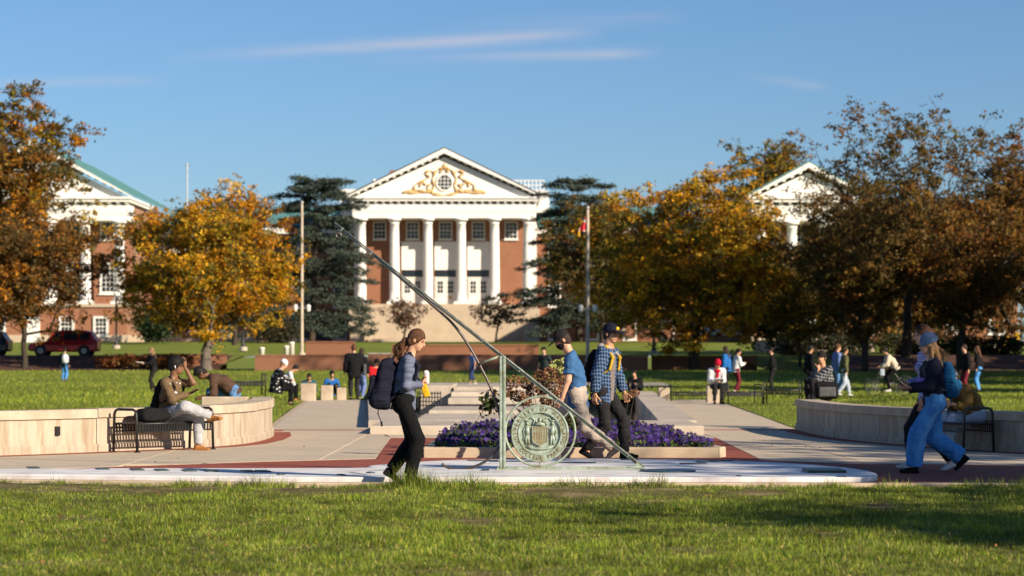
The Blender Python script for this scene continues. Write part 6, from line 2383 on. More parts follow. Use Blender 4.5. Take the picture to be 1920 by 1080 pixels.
for nm_, c_ in (('shoe_black', (0.012, 0.012, 0.014)), ('shoe_white', (0.62, 0.60, 0.58)), ('shoe_tan', (0.38, 0.16, 0.045)), ('shoe_grey', (0.12, 0.10, 0.10)), ('legging_black', (0.008, 0.008, 0.009)),
                ('khaki', (0.46, 0.385, 0.315)), ('tee_blue', (0.05, 0.135, 0.29)), ('charcoal', (0.022, 0.021, 0.022)), ('tee_grey', (0.20, 0.165, 0.155)), ('hood_grey', (0.30, 0.29, 0.30)),
                ('navy', (0.014, 0.016, 0.030)), ('beanie_blue', (0.13, 0.20, 0.32)), ('cap_black', (0.020, 0.018, 0.018)), ('cap_navy', (0.012, 0.012, 0.026)), ('patch_gold', (0.75, 0.42, 0.03)),
                ('brown_shirt', (0.16, 0.105, 0.055)), ('grey_pants', (0.42, 0.42, 0.44)), ('brown_coat', (0.085, 0.048, 0.032)), ('mid_jeans', (0.10, 0.22, 0.42)), ('black_coat', (0.010, 0.010, 0.012)),
                ('red_hood', (0.50, 0.015, 0.02)), ('blue_hood', (0.02, 0.13, 0.40)), ('teal_top', (0.03, 0.10, 0.13)), ('white_top', (0.70, 0.69, 0.70)), ('maroon', (0.16, 0.02, 0.035)), ('red_beanie', (0.50, 0.012, 0.035)),
                ('olive', (0.10, 0.105, 0.045)), ('pale_jeans', (0.42, 0.48, 0.56)), ('cream', (0.58, 0.50, 0.38)), ('tan_sweater', (0.20, 0.115, 0.03)), ('mask_white', (0.72, 0.74, 0.78)), ('purple_top', (0.20, 0.17, 0.52)),
                ('mask_black', (0.012, 0.012, 0.014)), ('periwinkle', (0.16, 0.22, 0.46)), ('bag_navy', (0.014, 0.015, 0.028)), ('bag_blue', (0.02, 0.12, 0.26)), ('bag_black', (0.012, 0.012, 0.013)), ('strap_yellow', (0.55, 0.34, 0.03)),
                ('bag_grey', (0.10, 0.10, 0.105)), ('phone', (0.02, 0.02, 0.022)), ('yellow_item', (0.72, 0.42, 0.02)), ('lavender', (0.30, 0.20, 0.60)), ('shorts_navy', (0.03, 0.05, 0.12)), ('dark_tee', (0.03, 0.04, 0.045))):
    cloth(nm_, c_)
t = NT('denim')
nz_ = t.noise(5.0, 5, 0.7, t.coord((1, 1, 0.4)))
t.color(t.mix(t.math('MULTIPLY', t.noise(90.0, 2, 0.5), 0.35), t.ramp(nz_, [(0.3, (0.05, 0.18, 0.44)), (0.55, (0.09, 0.30, 0.62)), (0.75, (0.22, 0.46, 0.78))]), (0.02, 0.07, 0.2)))
t.bump(t.noise(11.0, 4, 0.6, t.coord((1, 1, 0.5))), 0.6, 0.02)
MATS['denim'] = t.done(0.9, 0, 0.1)
stripe_knit('knit_greyblue', (0.155, 0.175, 0.25), (0.07, 0.08, 0.13))
stripe_knit('striped_violet', (0.52, 0.54, 0.64), (0.10, 0.09, 0.36))
plaid_mat('plaid_blue', (0.045, 0.10, 0.21), (0.010, 0.016, 0.032), (0.16, 0.21, 0.29), 21)
plaid_mat('plaid_mono', (0.10, 0.10, 0.11), (0.014, 0.014, 0.016), (0.36, 0.36, 0.38), 17)
t = NT('patterned_knit')
vv = t.n.new('ShaderNodeTexVoronoi')
vv.inputs['Scale'].default_value = 9
t.l.new(t.coord((1, 1, 1.6)), vv.inputs['Vector'])
t.color(t.ramp(vv.outputs['Distance'], [(0.22, (0.62, 0.62, 0.62)), (0.32, (0.012, 0.012, 0.014))]))
MATS['patterned_knit'] = t.done(0.9, 0, 0.1)


def backpack(label, J, m, w=0.30, hgt=0.46, d=0.16, off=0.02, pocket=True, strap=None, fine=True, drop=0.0):
    """worn on the back: sits on the wearer's shoulders"""
    k = J['k']
    nb, ch, t2, f2 = J['nb'], J['chest'], J['t2'], J['f2']
    bk = -f2
    Y_ = V3(0, 1, 0)
    c = nb - t2 * (hgt * 0.5 + 0.03 + drop) + bk * (0.115 + d / 2 + off)
    R = np.stack([bk, Y_, t2])
    root = thing('backpack', label, 'backpack', to_world(J, c - t2 * hgt / 2), 0)
    Wm = WM[J['root'].name]

    def put(nm, pr, hh, mm, kk=0.02, wr_=0.004, par=root):
        v, f = net(pr, hh, kk, (), wr_, 3)
        v = v * k
        M3 = np.array(Wm)
        v = v @ M3[:3, :3].T + M3[:3, 3]
        return link_mesh(nm, np_mesh(nm, v, f), M_(mm), par, smooth=True)
    hh = 0.011 if fine else 0.02
    dr_ = d * 0.5
    body = put('bag_body', [cap(c + t2 * (hgt / 2 - dr_ * 0.85), c - t2 * (hgt / 2 - dr_ * 1.15) + bk * 0.02, dr_ * 0.72, dr_ * 1.12, Y_, w / d * 0.9), rbox(c - t2 * 0.04 - bk * 0.02, R, (d / 2 - 0.055, w / 2 - 0.075, hgt / 2 - 0.09), 0.05)], hh, m, 0.06, 0.008)
    if pocket:
        put('pocket', [rbox(c + bk * (d / 2 + 0.01) - t2 * 0.09, R, (0.012, w / 2 - 0.085, hgt / 2 - 0.19), 0.030)], hh, m, 0.03, 0.006)
    put('handle', [cap(c + t2 * (hgt / 2 - 0.02) - bk * 0.04 + Y_ * 0.03 * s, c + t2 * (hgt / 2 + 0.03) - bk * 0.05, 0.010) for s in (1, -1)], hh * 0.8, m, 0.01, 0)
    for s in (1, -1):
        a = c + t2 * (hgt / 2 - 0.06) - bk * (d / 2) + Y_ * s * 0.075
        p1 = nb + t2 * 0.035 + Y_ * s * 0.105 - bk * 0.0
        p2 = ch + t2 * 0.15 + Y_ * s * 0.125 + f2 * 0.125
        p3 = ch + t2 * 0.0 + Y_ * s * 0.150 + f2 * 0.125
        p4 = ch - t2 * 0.09 + Y_ * s * 0.165 + f2 * 0.03
        p5 = c - t2 * (hgt / 2 - 0.08) - bk * (d / 2 - 0.02) + Y_ * s * (w / 2 - 0.04)
        pts = [a, p1, p2, p3, p4, p5]
        put('strap', [cap(pts[i], pts[i + 1], 0.019 if i < 3 else 0.012) for i in range(5)], hh * 0.9, strap or m, 0.02, 0)
    if fine:
        tail = c - t2 * (hgt / 2 - 0.04) + Y_ * -0.06
        put('loose_strap', [cap(tail, tail - V3(0.01, 0, 0.10), 0.006), cap(tail - V3(0.01, 0, 0.10), tail - V3(-0.03, 0.0, 0.20), 0.006), cap(tail - V3(-0.03, 0, 0.20), tail - V3(-0.035, 0, 0.235), 0.012)], 0.006, m, 0.01, 0)
        for zz in (0.06, -0.14):
            put('zip_pull', [cap(c + bk * (d / 2 + 0.03) + t2 * zz + Y_ * -0.05, c + bk * (d / 2 + 0.035) + t2 * (zz - 0.03) + Y_ * -0.05, 0.006)], 0.005, 'grey_metal', 0.005, 0)
    return root


def prop(nm, label, cat, J, prims_, m, hh=0.006, kk=0.006):
    """small thing held in a hand: shapes in the holder's coordinates"""
    v, f = net(prims_, hh, kk)
    v = v * J['k']
    M3 = np.array(WM[J['root'].name])
    v = v @ M3[:3, :3].T + M3[:3, 3]
    o_ = (float(v[:, 0].mean()), float(v[:, 1].mean()), float(v[:, 2].min()))
    return tag(link_mesh(nm, np_mesh(nm, v, f), M_(m), None, smooth=True, origin=o_), label, cat)


# ---- walking woman with the navy backpack
g = P(757, 0, 26.62)
J = human('woman in grey blue knit and black leggings walking past the sundial, head bowed', (g.x, 26.62, 0.014), 0, 1.70, pelvis=(0.0, 0, 0.925), lean=3, hunch=10, head=(24, -6), fem=True, fine=True, seed=1, bulk=1.07,
          hands={1: (0.20, 0.05, 1.12), -1: (0.215, -0.035, 1.11)}, poles={1: V3(-0.3, 0.5, 0.9), -1: V3(-0.22, -0.45, 0.95), ('pn', 1): V3(-1, -0.3, 0), ('pn', -1): V3(-1, 0.3, 0), ('hd', 1): V3(0.5, -0.35, 0.6), ('hd', -1): V3(0.5, 0.3, 0.6)},
          ankles={1: (-0.15, 0.08, 0.13), -1: (0.075, -0.09, 0.075)}, toes=(-30, 2), curl=0.9,
          top=('knit_greyblue', 0.012, 1.93, 0.10), bottom=('legging_black', 0.010, 0.024), shoes='shoe_black', hair=('hair_brown', 'pony'), skin='skin_light')
JW = J
backpack('bulging navy backpack worn by the woman in front of the sundial', J, 'bag_navy', 0.33, 0.60, 0.22, -0.01, drop=0.02)
prop('paper_cup', 'white crumpled cup held in the walking woman\'s hands', 'cup', J, [cap((0.265, -0.01, 1.135), (0.255, -0.01, 1.235), 0.026, 0.034)], 'white_top')
prop('snack_bag', 'bright yellow bag hanging from the walking woman\'s hands', 'bag', J, [rbox((0.245, -0.02, 1.035), np.stack([unit((1, 0, 0.35)), V3(0, 1, 0), unit((-0.35, 0, 1))]), (0.022, 0.03, 0.055), 0.016), cap((0.24, -0.02, 1.10), (0.235, -0.02, 1.06), 0.012, 0.022)], 'yellow_item', 0.006, 0.02)

# ---- man in the blue T-shirt walking left
g = P(1082, 0, 32.45)
J = human('man in blue T-shirt, dark cap and black mask walking left behind the sundial', (g.x, 32.45, 0.0), 180, 1.84, pelvis=(0.0, 0, 0.865), lean=6, hunch=10, head=(30, 4), fine=True, seed=2,
          hands={1: (0.20, 0.235, 0.78), -1: (0.16, -0.25, 0.80)}, poles={1: V3(-0.35, 0.42, 0.9), ('pn', 1): V3(-0.3, -1, 0), ('hd', 1): V3(0.55, -0.1, -0.75)},
          ankles={1: (-0.46, 0.09, 0.17), -1: (0.26, -0.09, 0.075)}, toes=(-36, 8), curl=0.55,
          top=('tee_blue', 0.018, 0.74, 0.20), bottom=('khaki', 0.016, 0.012), shoes='shoe_grey', hair=('hair_dark', 'short'), hat=('cap', 'cap_black'), mask='mask_black', skin='skin_light')
# ---- man in the open plaid shirt walking right
g = P(1133, 0, 33.05)
J = human('man in navy cap and open blue plaid shirt walking right', (g.x, 33.05, 0.0), -24, 1.87, pelvis=(0, 0, 0.90), lean=3, hunch=8, head=(6, -14), fine=True, seed=3,
          hands={1: (0.18, 0.26, 0.82), -1: (-0.03, -0.26, 0.80)}, poles={-1: V3(-0.4, -0.45, 0.9), ('pn', -1): V3(0.2, 1, 0)},
          ankles={1: (0.24, 0.09, 0.075), -1: (-0.22, -0.09, 0.12)}, toes=(6, -25), curl=0.9,
          top=('tee_grey', 0.010, 0.6, 0.16), coat=('plaid_blue', 0.026, 1.90, 0.20, 0.085), bottom=('charcoal', 0.014, 0.006), shoes='shoe_black', hair=('hair_black', 'short'), hat=('cap', 'cap_navy', 'patch_gold'), skin='skin_tan')
nbk = J['nb']
v, f = net([cap(nbk + J['t2'] * 0.02 - J['f2'] * 0.075 + V3(0, 0.06 * s, 0), nbk - J['t2'] * 0.05 + J['f2'] * 0.10 + V3(0, 0.085 * s, 0), 0.036, 0.024) for s in (1, -1)] + [cap(nbk + J['t2'] * 0.01 - J['f2'] * 0.09 + V3(0, 0.06, 0), nbk + J['t2'] * 0.01 - J['f2'] * 0.09 - V3(0, 0.06, 0), 0.042)], 0.010, 0.03, (), 0.004, 9)
link_mesh('hood', np_mesh('hood', v * J['k'], f), M_('hood_grey'), J['root'], world=False, smooth=True)
backpack('dark backpack with yellow straps worn by the man in plaid', J, 'bag_black', 0.28, 0.42, 0.12, 0.0, strap='strap_yellow')

# ---- two women at right
g = P(1752, 0, 29.0)
J = human('woman in blue beanie, navy jacket and wide blue jeans striding left', (g.x, 29.0, 0.0), 180, 1.68, pelvis=(0, 0, 0.90), lean=1, hunch=8, head=(10, 6), fem=True, fine=True, seed=4,
          hands={1: (0.33, 0.17, 1.07), -1: (0.30, -0.15, 1.05)}, poles={1: V3(-0.25, 0.45, 0.75), -1: V3(-0.25, -0.45, 0.8), ('pn', 1): V3(0, -0.4, 1), ('pn', -1): V3(0, 0.4, 1)},
          ankles={1: (0.27, 0.09, 0.075), -1: (-0.36, -0.09, 0.19)}, toes=(4, -42), curl=0.8,
          top=('navy', 0.026, 1.93, 0.09), bottom=('denim', 0.018, 0.048), shoes='shoe_black', hair=('hair_blond', 'long'), hat=('beanie', 'beanie_blue'), skin='skin_light', foot_yaw=(5, 5))
backpack('teal blue backpack worn by the woman in the beanie', J, 'bag_blue', 0.30, 0.46, 0.15, 0.0, strap='bag_grey')
prop('phone', 'dark phone held out by the woman in the beanie', 'phone', J, [rbox(np.asarray(J['wr'][1]) + V3(0.115, -0.02, 0.045), np.stack([unit((1, 0, 0.5)), V3(0, 1, 0), unit((-0.5, 0, 1))]), (0.06, 0.028, 0.0), 0.006)], 'phone', 0.005)
prop('wallet_pouch', 'small lavender pouch at the waist of the woman in the beanie', 'pouch', J, [rbox((0.20, 0.16, 1.14), I3, (0.035, 0.02, 0.035), 0.018)], 'lavender', 0.008, 0.02)
g = P(1742, 0, 29.9)
J = human('woman with sunglasses pushed up on her hair, walking left behind the beanie', (g.x, 29.9, 0.0), 180, 1.80, pelvis=(0, 0, 0.91), lean=2, hunch=6, head=(6, 10), fem=True, fine=True, seed=5,
          ankles={1: (-0.25, 0.09, 0.11), -1: (0.20, -0.09, 0.075)}, toes=(-25, 4), hands={1: (0.12, 0.26, 0.80), -1: (0.24, -0.15, 1.02)},
          top=('striped_violet', 0.014, 1.9, 0.10), bottom=('charcoal', 0.010, 0.008), shoes='shoe_white', hair=('hair_brown', 'bun'), skin='skin_light')
b = MB()
for s in (1, -1):
    c = (J['hc'] + J['hu'] * 0.105 + J['hf'] * 0.055 + J['hl'] * s * 0.036) * J['k']
    b.obox(c, J['hf'] * 0.012, J['hl'] * 0.028, (J['hu'] * 0.02 - J['hf'] * 0.01))
    b.tube([tuple((J['hc'] + J['hu'] * 0.10 + J['hf'] * 0.05 + J['hl'] * s * 0.07) * J['k']), tuple((J['hc'] + J['hu'] * 0.02 - J['hf'] * 0.03 + J['hl'] * s * 0.088) * J['k'])], 0.004, 5)
b.build('sunglasses', M_('phone'), J['root'], world=False)

# ---- seated man on the left bench
pos = cL + tL * 0.18 + nL * (-0.12)
J = human('man in brown overshirt sitting on the left bench with a hand over his face', (pos.x, pos.y, 0.0), -24, 1.80, pelvis=(0.02, 0, 0.53), lean=5, hunch=10, head=(12, 18), fine=True, seed=6,
          hands={1: (0.27, 0.06, 1.20), -1: (0.40, -0.07, 0.82)},
          poles={1: V3(0.42, 0.22, 0.6), -1: V3(-0.05, -0.45, 0.75), ('pn', 1): V3(-1, 0, 0.1), ('hd', 1): V3(-0.1, -0.1, 1), ('pn', -1): V3(0, 0.3, 1)},
          ankles={1: (0.46, 0.10, 0.075), -1: (0.70, 0.07, 0.50)}, toes=(0, 10), curl=0.35, top=('white_top', 0.004, 1.2, 0.02), coat=('brown_shirt', 0.018, 1.92, 0.08, 0.045),
          bottom=('grey_pants', 0.014, 0.010), shoes='shoe_tan', hair=('hair_black', 'thick'), skin='skin_brown')
prop('phone', 'phone in the hand of the man on the left bench', 'phone', J, [rbox(np.asarray(J['wr'][-1]) + V3(0.11, 0.0, 0.04), np.stack([unit((1, 0, 0.4)), V3(0, 1, 0), unit((-0.4, 0, 1))]), (0.06, 0.03, 0.0), 0.006)], 'phone', 0.005)
prop('earbud', 'white earbud worn by the man on the left bench', 'earbud', J, [cap(J['hc'] - J['hl'] * 0.088 + J['hf'] * 0.0, J['hc'] - J['hl'] * 0.088 - J['hu'] * 0.03 + J['hf'] * 0.01, 0.011, 0.006)], 'white_top', 0.005)
backpack('tall dark backpack on the man sitting on the left bench', J, 'bag_black', 0.30, 0.46, 0.10, -0.01, pocket=False)
# bag lying on the bench beside him
bp = cL - tL * 0.24 + nL * 0.0
R_ = np.array([[tL.x, tL.y, 0], [nL.x, nL.y, 0], [0, 0, 1]])
c0 = V3(bp.x, bp.y, 0.445)
sb = thing('shoulder_bag', 'black shoulder bag lying on the left bench', 'bag', (bp.x, bp.y, 0.44))
v, f = net([rbox(c0 + V3(0, 0, 0.10), R_, (0.20, 0.06, 0.045), 0.045), rbox(c0 + V3(0, 0, 0.06), R_, (0.23, 0.09, 0.015), 0.04)], 0.014, 0.05, (), 0.008, 4)
link_mesh('bag_body', np_mesh('bag_body', v, f), M_('bag_black'), sb, smooth=True)
v, f = net([rbox(c0 + R_[1] * 0.09 + V3(0, 0, 0.10), R_, (0.17, 0.004, 0.05), 0.016)], 0.012, 0.03, (), 0.004, 5)
link_mesh('flap', np_mesh('flap', v, f), M_('bag_black'), sb, smooth=True)
b = MB()
b.tube([tuple(c0 + R_[0] * (-0.26 + 0.04 * i) + R_[1] * (0.05 + 0.03 * math.sin(i)) + V3(0, 0, 0.03 + 0.11 * math.sin(i * math.pi / 9))) for i in range(10)], 0.012, 6)
b.build('strap', M_('bag_black'), sb, smooth=True)

# ---- person on the right bench
pos = cR + tR * (-0.30 if tR.x > 0 else 0.30)
pos = cR + (Vector((P(1832, 0, cR.y).x, cR.y)) - cR) * 1.0
J = human('person in tan brown sweater and white mask sitting bent over on the right bench', (pos.x, pos.y, 0.0), 196, 1.74, pelvis=(0, 0, 0.53), lean=24, hunch=22, head=(36, 6), fine=True, seed=7,
          hands={1: (0.46, 0.10, 0.70), -1: (0.46, -0.06, 0.72)}, poles={1: V3(-0.1, 0.5, 0.7), -1: V3(-0.1, -0.5, 0.7)}, ankles={1: (0.50, 0.12, 0.075), -1: (0.40, -0.12, 0.075)},
          top=('tan_sweater', 0.026, 1.93, 0.14), bottom=('pale_jeans', 0.014, 0.014), shoes='shoe_white', hair=('hair_black', 'thick'), mask='mask_white', skin='skin_tan', curl=0.8)
prop('phone', 'phone in the hands of the person on the right bench', 'phone', J, [rbox((0.58, 0.02, 0.745), np.stack([unit((1, 0, 0.5)), V3(0, 1, 0), unit((-0.5, 0, 1))]), (0.055, 0.03, 0.0), 0.006)], 'phone', 0.006)


# ------------------------------------------------------------------ people further back
def mid_person(label, u, vfeet, z, yaw, H, h=None, **kw):
    g = G(u, vfeet, z)
    hh = h or min(0.042, max(0.026, g.y * 0.00038))
    return human(label, (g.x, g.y, z), yaw, H, h=hh, **kw)


def stand(gap=0.1, fwd=0.0):
    return {1: (fwd, gap, 0.075), -1: (-fwd, -gap, 0.075 + (0.03 if fwd else 0))}


SIT = lambda z=0.45, d=0.45: dict(pelvis=(0, 0, z + 0.09), ankles={1: (d, 0.11, 0.075), -1: (d - 0.05, -0.11, 0.075)})
# sitting with the legs up close on the ground
GROUND = dict(pelvis=(0, 0, 0.11), ankles={1: (0.50, 0.10, 0.06), -1: (0.46, -0.10, 0.06)})

g = P(412, 0, 46.5)
zz_ = float(z_left(np.array(g.x), np.array(46.5)))
J = human('person in brown jacket bending far forward behind the left wall', (g.x + 0.10, 46.5, zz_ + 0.12), 186, 1.80, h=0.018, pelvis=(-0.16, 0, 0.52), lean=48, hunch=22, head=(62, 0), hands={1: (0.44, 0.2, 0.42), -1: (0.44, -0.15, 0.42)},
          ankles={1: (-0.55, 0.12, 0.30), -1: (0.16, -0.12, 0.12)}, top=('brown_coat', 0.034, 1.92, 0.10), bottom=('mid_jeans', 0.012, 0.006), shoes='shoe_black', hair=('hair_black', 'thick'), skin='skin_brown', seed=11)
mid_person('person in black and white patterned coat sitting left of the concrete blocks', 518, 760, 0.0, 12, 1.74, seed=12, bulk=1.25, lean=8, hunch=14, head=(28, 0), **SIT(0.42, 0.42), hands={1: (0.40, 0.1, 0.72), -1: (0.42, -0.1, 0.70)},
           top=('patterned_knit', 0.055, 1.92, 0.16), bottom=('legging_black', 0.012, 0.004), shoes='shoe_black', hair=('hair_blond', 'short'), hat=('beanie', 'white_top'))
mid_person('black haired person in white collar bent forward beside the patterned coat', 530, 752, 0.0, 8, 1.68, seed=13, lean=24, hunch=20, head=(46, 0), **SIT(0.42, 0.45), hands={1: (0.45, 0.1, 0.35), -1: (0.45, -0.1, 0.35)},
           top=('white_top', 0.016, 1.9, 0.1), bottom=('legging_black', 0.012, 0.004), shoes='shoe_tan', hair=('hair_black', 'short'), skin='skin_tan')
mid_person('person in dark teal sitting behind the widest concrete block', 578, 745, 0.0, -80, 1.70, seed=14, lean=14, hunch=20, head=(34, 0), **GROUND, hands={1: (0.3, 0.15, 0.4), -1: (0.3, -0.15, 0.4)}, top=('teal_top', 0.02, 1.9, 0.08), bottom=('charcoal', 0.01, 0.0), hair=('hair_black', 'short'), skin='skin_tan')
mid_person('person in bright blue sitting on the grass behind the middle concrete block', 620, 744, 0.0, -70, 1.72, seed=15, lean=6, hunch=16, head=(14, 0), **GROUND, hands={1: (0.3, 0.15, 0.35), -1: (0.3, -0.15, 0.35)}, top=('blue_hood', 0.026, 1.9, 0.1), bottom=('charcoal', 0.01, 0.0), hair=('hair_black', 'thick'), skin='skin_tan')
J = mid_person('man in long black coat standing with his back turned near the concrete blocks', 664, 750, 0.0, 100, 1.78, seed=16, ankles=stand(0.11), top=('black_coat', 0.05, 1.93, 0.22), bottom=('charcoal', 0.012, 0.004), shoes='shoe_black', hair=('hair_brown', 'short'), skin='skin_light',
               hands={1: (0.14, 0.27, 0.86), -1: (0.16, -0.26, 0.88)})
prop('tote_bag', 'dark tote bag hanging at the side of the man in the black coat', 'bag', J, [rbox((0.02, -0.33, 0.95), I3, (0.10, 0.02, 0.15), 0.03), cap((0.02, -0.33, 1.12), (0.0, -0.24, 1.38), 0.012)], 'bag_grey', 0.02, 0.02)
mid_person('person in light jeans standing close behind the man in the black coat', 676, 748, 0.0, 60, 1.66, seed=17, ankles=stand(0.08), top=('black_coat', 0.03, 1.93, 0.1), bottom=('periwinkle', 0.014, 0.004), shoes='shoe_white', hair=('hair_dark', 'long'), fem=True)
mid_person('person in red hoodie sitting behind the navy backpack', 702, 742, 0.0, -60, 1.74, seed=18, lean=5, hunch=14, head=(20, 10), **SIT(0.42), hands={1: (0.35, 0.1, 0.7), -1: (0.35, -0.1, 0.7)}, top=('red_hood', 0.032, 1.92, 0.1), bottom=('charcoal', 0.012, 0.0), hair=('hair_black', 'thick'), hat=('cap', 'cap_black'), skin='skin_light')
mid_person('distant person in shorts walking on the far path behind the post', 887, 722, 0.0, 210, 1.74, seed=19, ankles={1: (0.22, 0.08, 0.075), -1: (-0.20, -0.08, 0.12)}, top=('periwinkle', 0.02, 0.8, 0.12), bottom=('shorts_navy', 0.02, 0.03, 0.05), shoes='shoe_white', hair=('hair_dark', 'short'))
mid_person('person in dark T-shirt walking beyond the hydrangea', 1022, 735, 0.0, 235, 1.76, seed=20, ankles=stand(0.09, 0.12), hands={1: (-0.15, 0.34, 0.85), -1: (0.1, -0.27, 0.82)}, top=('dark_tee', 0.016, 0.8, 0.12), bottom=('charcoal', 0.012, 0.0), hair=('hair_dark', 'short'), hat=('cap', 'cap_black'))
mid_person('person in blue hood and dark jacket sitting on the grass right of the fountain', 1192, 741, 0.0, -110, 1.74, seed=21, lean=6, hunch=18, head=(16, 0), **GROUND, hands={1: (0.32, 0.14, 0.38), -1: (0.32, -0.14, 0.36)}, top=('blue_hood', 0.03, 1.9, 0.1), coat=('black_coat', 0.045, 1.9, 0.05, 0.09), bottom=('charcoal', 0.012, 0.0), hair=('hair_black', 'short'))
J = mid_person('reader in red beanie with a white book sitting behind a concrete block', 1342, 757, 0.0, -84, 1.76, seed=22, lean=14, hunch=22, head=(36, 0), **SIT(0.46), hands={1: (0.36, 0.08, 0.66), -1: (0.36, -0.08, 0.66)}, top=('white_top', 0.03, 1.92, 0.10), bottom=('charcoal', 0.012, 0.0), hair=('hair_dark', 'none'), hat=('beanie', 'red_beanie'), skin='skin_light')
prop('book', 'open white book in the hands of the red beanie reader', 'book', J, [rbox((0.48, 0.07 * s, 0.70), np.stack([unit((1, 0, 0.5)), unit((0, 1, 0.2 * s)), unit((-0.5, 0, 1))]), (0.10, 0.065, 0.0), 0.012) for s in (1, -1)], 'white_top', 0.012, 0.006)
prop('scarf', 'red scarf hanging from the neck of the beanie reader', 'scarf', J, [cap(J['nb'] + J['f2'] * 0.10 + J['t2'] * 0.03, J['chest'] + J['f2'] * 0.17 - J['t2'] * 0.10, 0.045, 0.05, J['f2'], 0.5), cap(J['nb'] + J['f2'] * 0.06 + V3(0, 0.06, 0), J['nb'] + J['f2'] * 0.06 - V3(0, 0.06, 0), 0.045)], 'red_beanie', 0.016, 0.03)
mid_person('person in bright blue jacket standing behind the red beanie reader', 1364, 738, 0.0, 150, 1.78, seed=23, ankles=stand(0.09), top=('blue_hood', 0.03, 1.92, 0.12), bottom=('charcoal', 0.012, 0.0), hair=('hair_dark', 'long'), fem=True)
mid_person('person in white sweater and maroon trousers looking at a phone', 1380, 737.5, 0.0, 20, 1.70, seed=24, head=(18, -20), ankles=stand(0.08, 0.10), hands={1: (0.34, 0.08, 1.18), -1: (0.34, -0.08, 1.16)}, top=('white_top', 0.028, 1.92, 0.12), bottom=('maroon', 0.010, 0.0), shoes='shoe_white', hair=('hair_black', 'bun'), fem=True, skin='skin_tan')
mid_person('dark dressed person standing behind the grey tube bench', 1450, 737, 0.0, 170, 1.74, seed=25, ankles=stand(0.09), hands={1: (0.25, 0.2, 1.0), -1: (0.06, -0.26, 0.82)}, top=('black_coat', 0.03, 1.92, 0.14), bottom=('charcoal', 0.012, 0.0), hair=('hair_black', 'short'))
g = G(1540, 752, 0.58)
J = human('person in black and white plaid and dark cap sitting on the right wall', (P(1548, 0, 46.9).x, 46.9, 0.42), 205, 1.74, h=0.02, fine=True, seed=26, poles={1: V3(0.3, 0.45, 0.1), -1: V3(0.3, -0.45, 0.1)}, lean=2, hunch=12, head=(4, 38), pelvis=(0, 0, 0.26), ankles={1: (0.36, 0.12, 0.08), -1: (0.32, -0.14, 0.08)}, hands={1: (0.17, 0.02, 0.74), -1: (0.32, -0.10, 0.42)},
          top=('plaid_mono', 0.036, 1.92, 0.08), bottom=('charcoal', 0.012, 0.0), hair=('hair_black', 'short'), hat=('cap', 'cap_black'), skin='skin_tan', curl=0.8)
bq = (P(1550, 0, 45.9).x, 45.95, 0.585)
kb = thing('backpack', 'grey and black backpack standing on the end of the right wall', 'backpack', bq)
c0 = V3(*bq)
v, f = net([rbox(c0 + V3(0, 0, 0.17), I3, (0.16, 0.07, 0.10), 0.06)], 0.014, 0.04, (), 0.006, 6)
link_mesh('bag_body', np_mesh('bag_body', v, f), M_('bag_black'), kb, smooth=True)
v, f = net([rbox(c0 + V3(0, -0.125, 0.14), I3, (0.13, 0.02, 0.06), 0.035)], 0.012, 0.03, (), 0.004, 7)
link_mesh('pocket', np_mesh('pocket', v, f), M_('bag_grey'), kb, smooth=True)
v, f = net([cap(c0 + V3(-0.05, -0.02, 0.32), c0 + V3(0.05, -0.02, 0.32), 0.014), cap(c0 + V3(-0.05, -0.02, 0.32), c0 + V3(-0.06, -0.02, 0.28), 0.012), cap(c0 + V3(0.05, -0.02, 0.32), c0 + V3(0.06, -0.02, 0.28), 0.012)], 0.008, 0.01)
link_mesh('handle', np_mesh('handle', v, f), M_('bag_black'), kb, smooth=True)
mid_person('person in dark open jacket walking just left of the plaid sitter', 1516, 741, 0.02, 20, 1.76, seed=27, ankles=stand(0.08, 0.16), top=('tee_grey', 0.02, 1.9, 0.12), coat=('black_coat', 0.04, 1.92, 0.16, 0.08), bottom=('charcoal', 0.012, 0.0), hair=('hair_black', 'short'), skin='skin_tan')
mid_person('person in periwinkle hoodie walking right of the plaid sitter', 1567, 741, 0.02, 15, 1.82, seed=28, ankles=stand(0.08, 0.16), top=('periwinkle', 0.034, 1.92, 0.14), bottom=('mid_jeans', 0.012, 0.0), hair=('hair_brown', 'short'))
mid_person('person in olive jacket and pale jeans walking right of the hoodie', 1581, 743, 0.02, 10, 1.70, seed=29, ankles={1: (0.26, 0.08, 0.075), -1: (-0.22, -0.08, 0.12)}, top=('white_top', 0.016, 1.9, 0.1), coat=('olive', 0.032, 1.92, 0.12, 0.06), bottom=('pale_jeans', 0.016, 0.012), shoes='shoe_white', hair=('hair_dark', 'bun'), fem=True, skin='skin_tan')
mid_person('distant person with pale backpack and blue jeans on the far left lawn', 120, 716, 0.1, 70, 1.72, seed=30, ankles=stand(0.09), top=('black_coat', 0.03, 1.9, 0.14), bottom=('denim', 0.014, 0.008), hair=('hair_black', 'short'))
J = mid_person('person in dark clothes holding out a white sheet on the left lawn', 288, 735, 0.0, 205, 1.74, seed=31, ankles=stand(0.09, 0.1), hands={1: (0.42, 0.1, 1.12), -1: (0.42, -0.08, 1.14)}, top=('black_coat', 0.03, 1.9, 0.14), bottom=('charcoal', 0.012, 0.0), hair=('hair_blond', 'long'), fem=True)
prop('paper_sheet', 'white paper sheet held by the person on the left lawn', 'paper', J, [rbox((0.58, 0.0, 1.17), I3, (0.14, 0.10, 0.002), 0.012)], 'white_top', 0.016, 0.01)
mid_person('person in dark jacket standing at far right behind the brown sweater', 1812, 741, 0.05, 200, 1.76, seed=32, ankles=stand(0.09), top=('black_coat', 0.03, 1.9, 0.14), bottom=('maroon', 0.014, 0.0), hair=('hair_dark', 'short'))
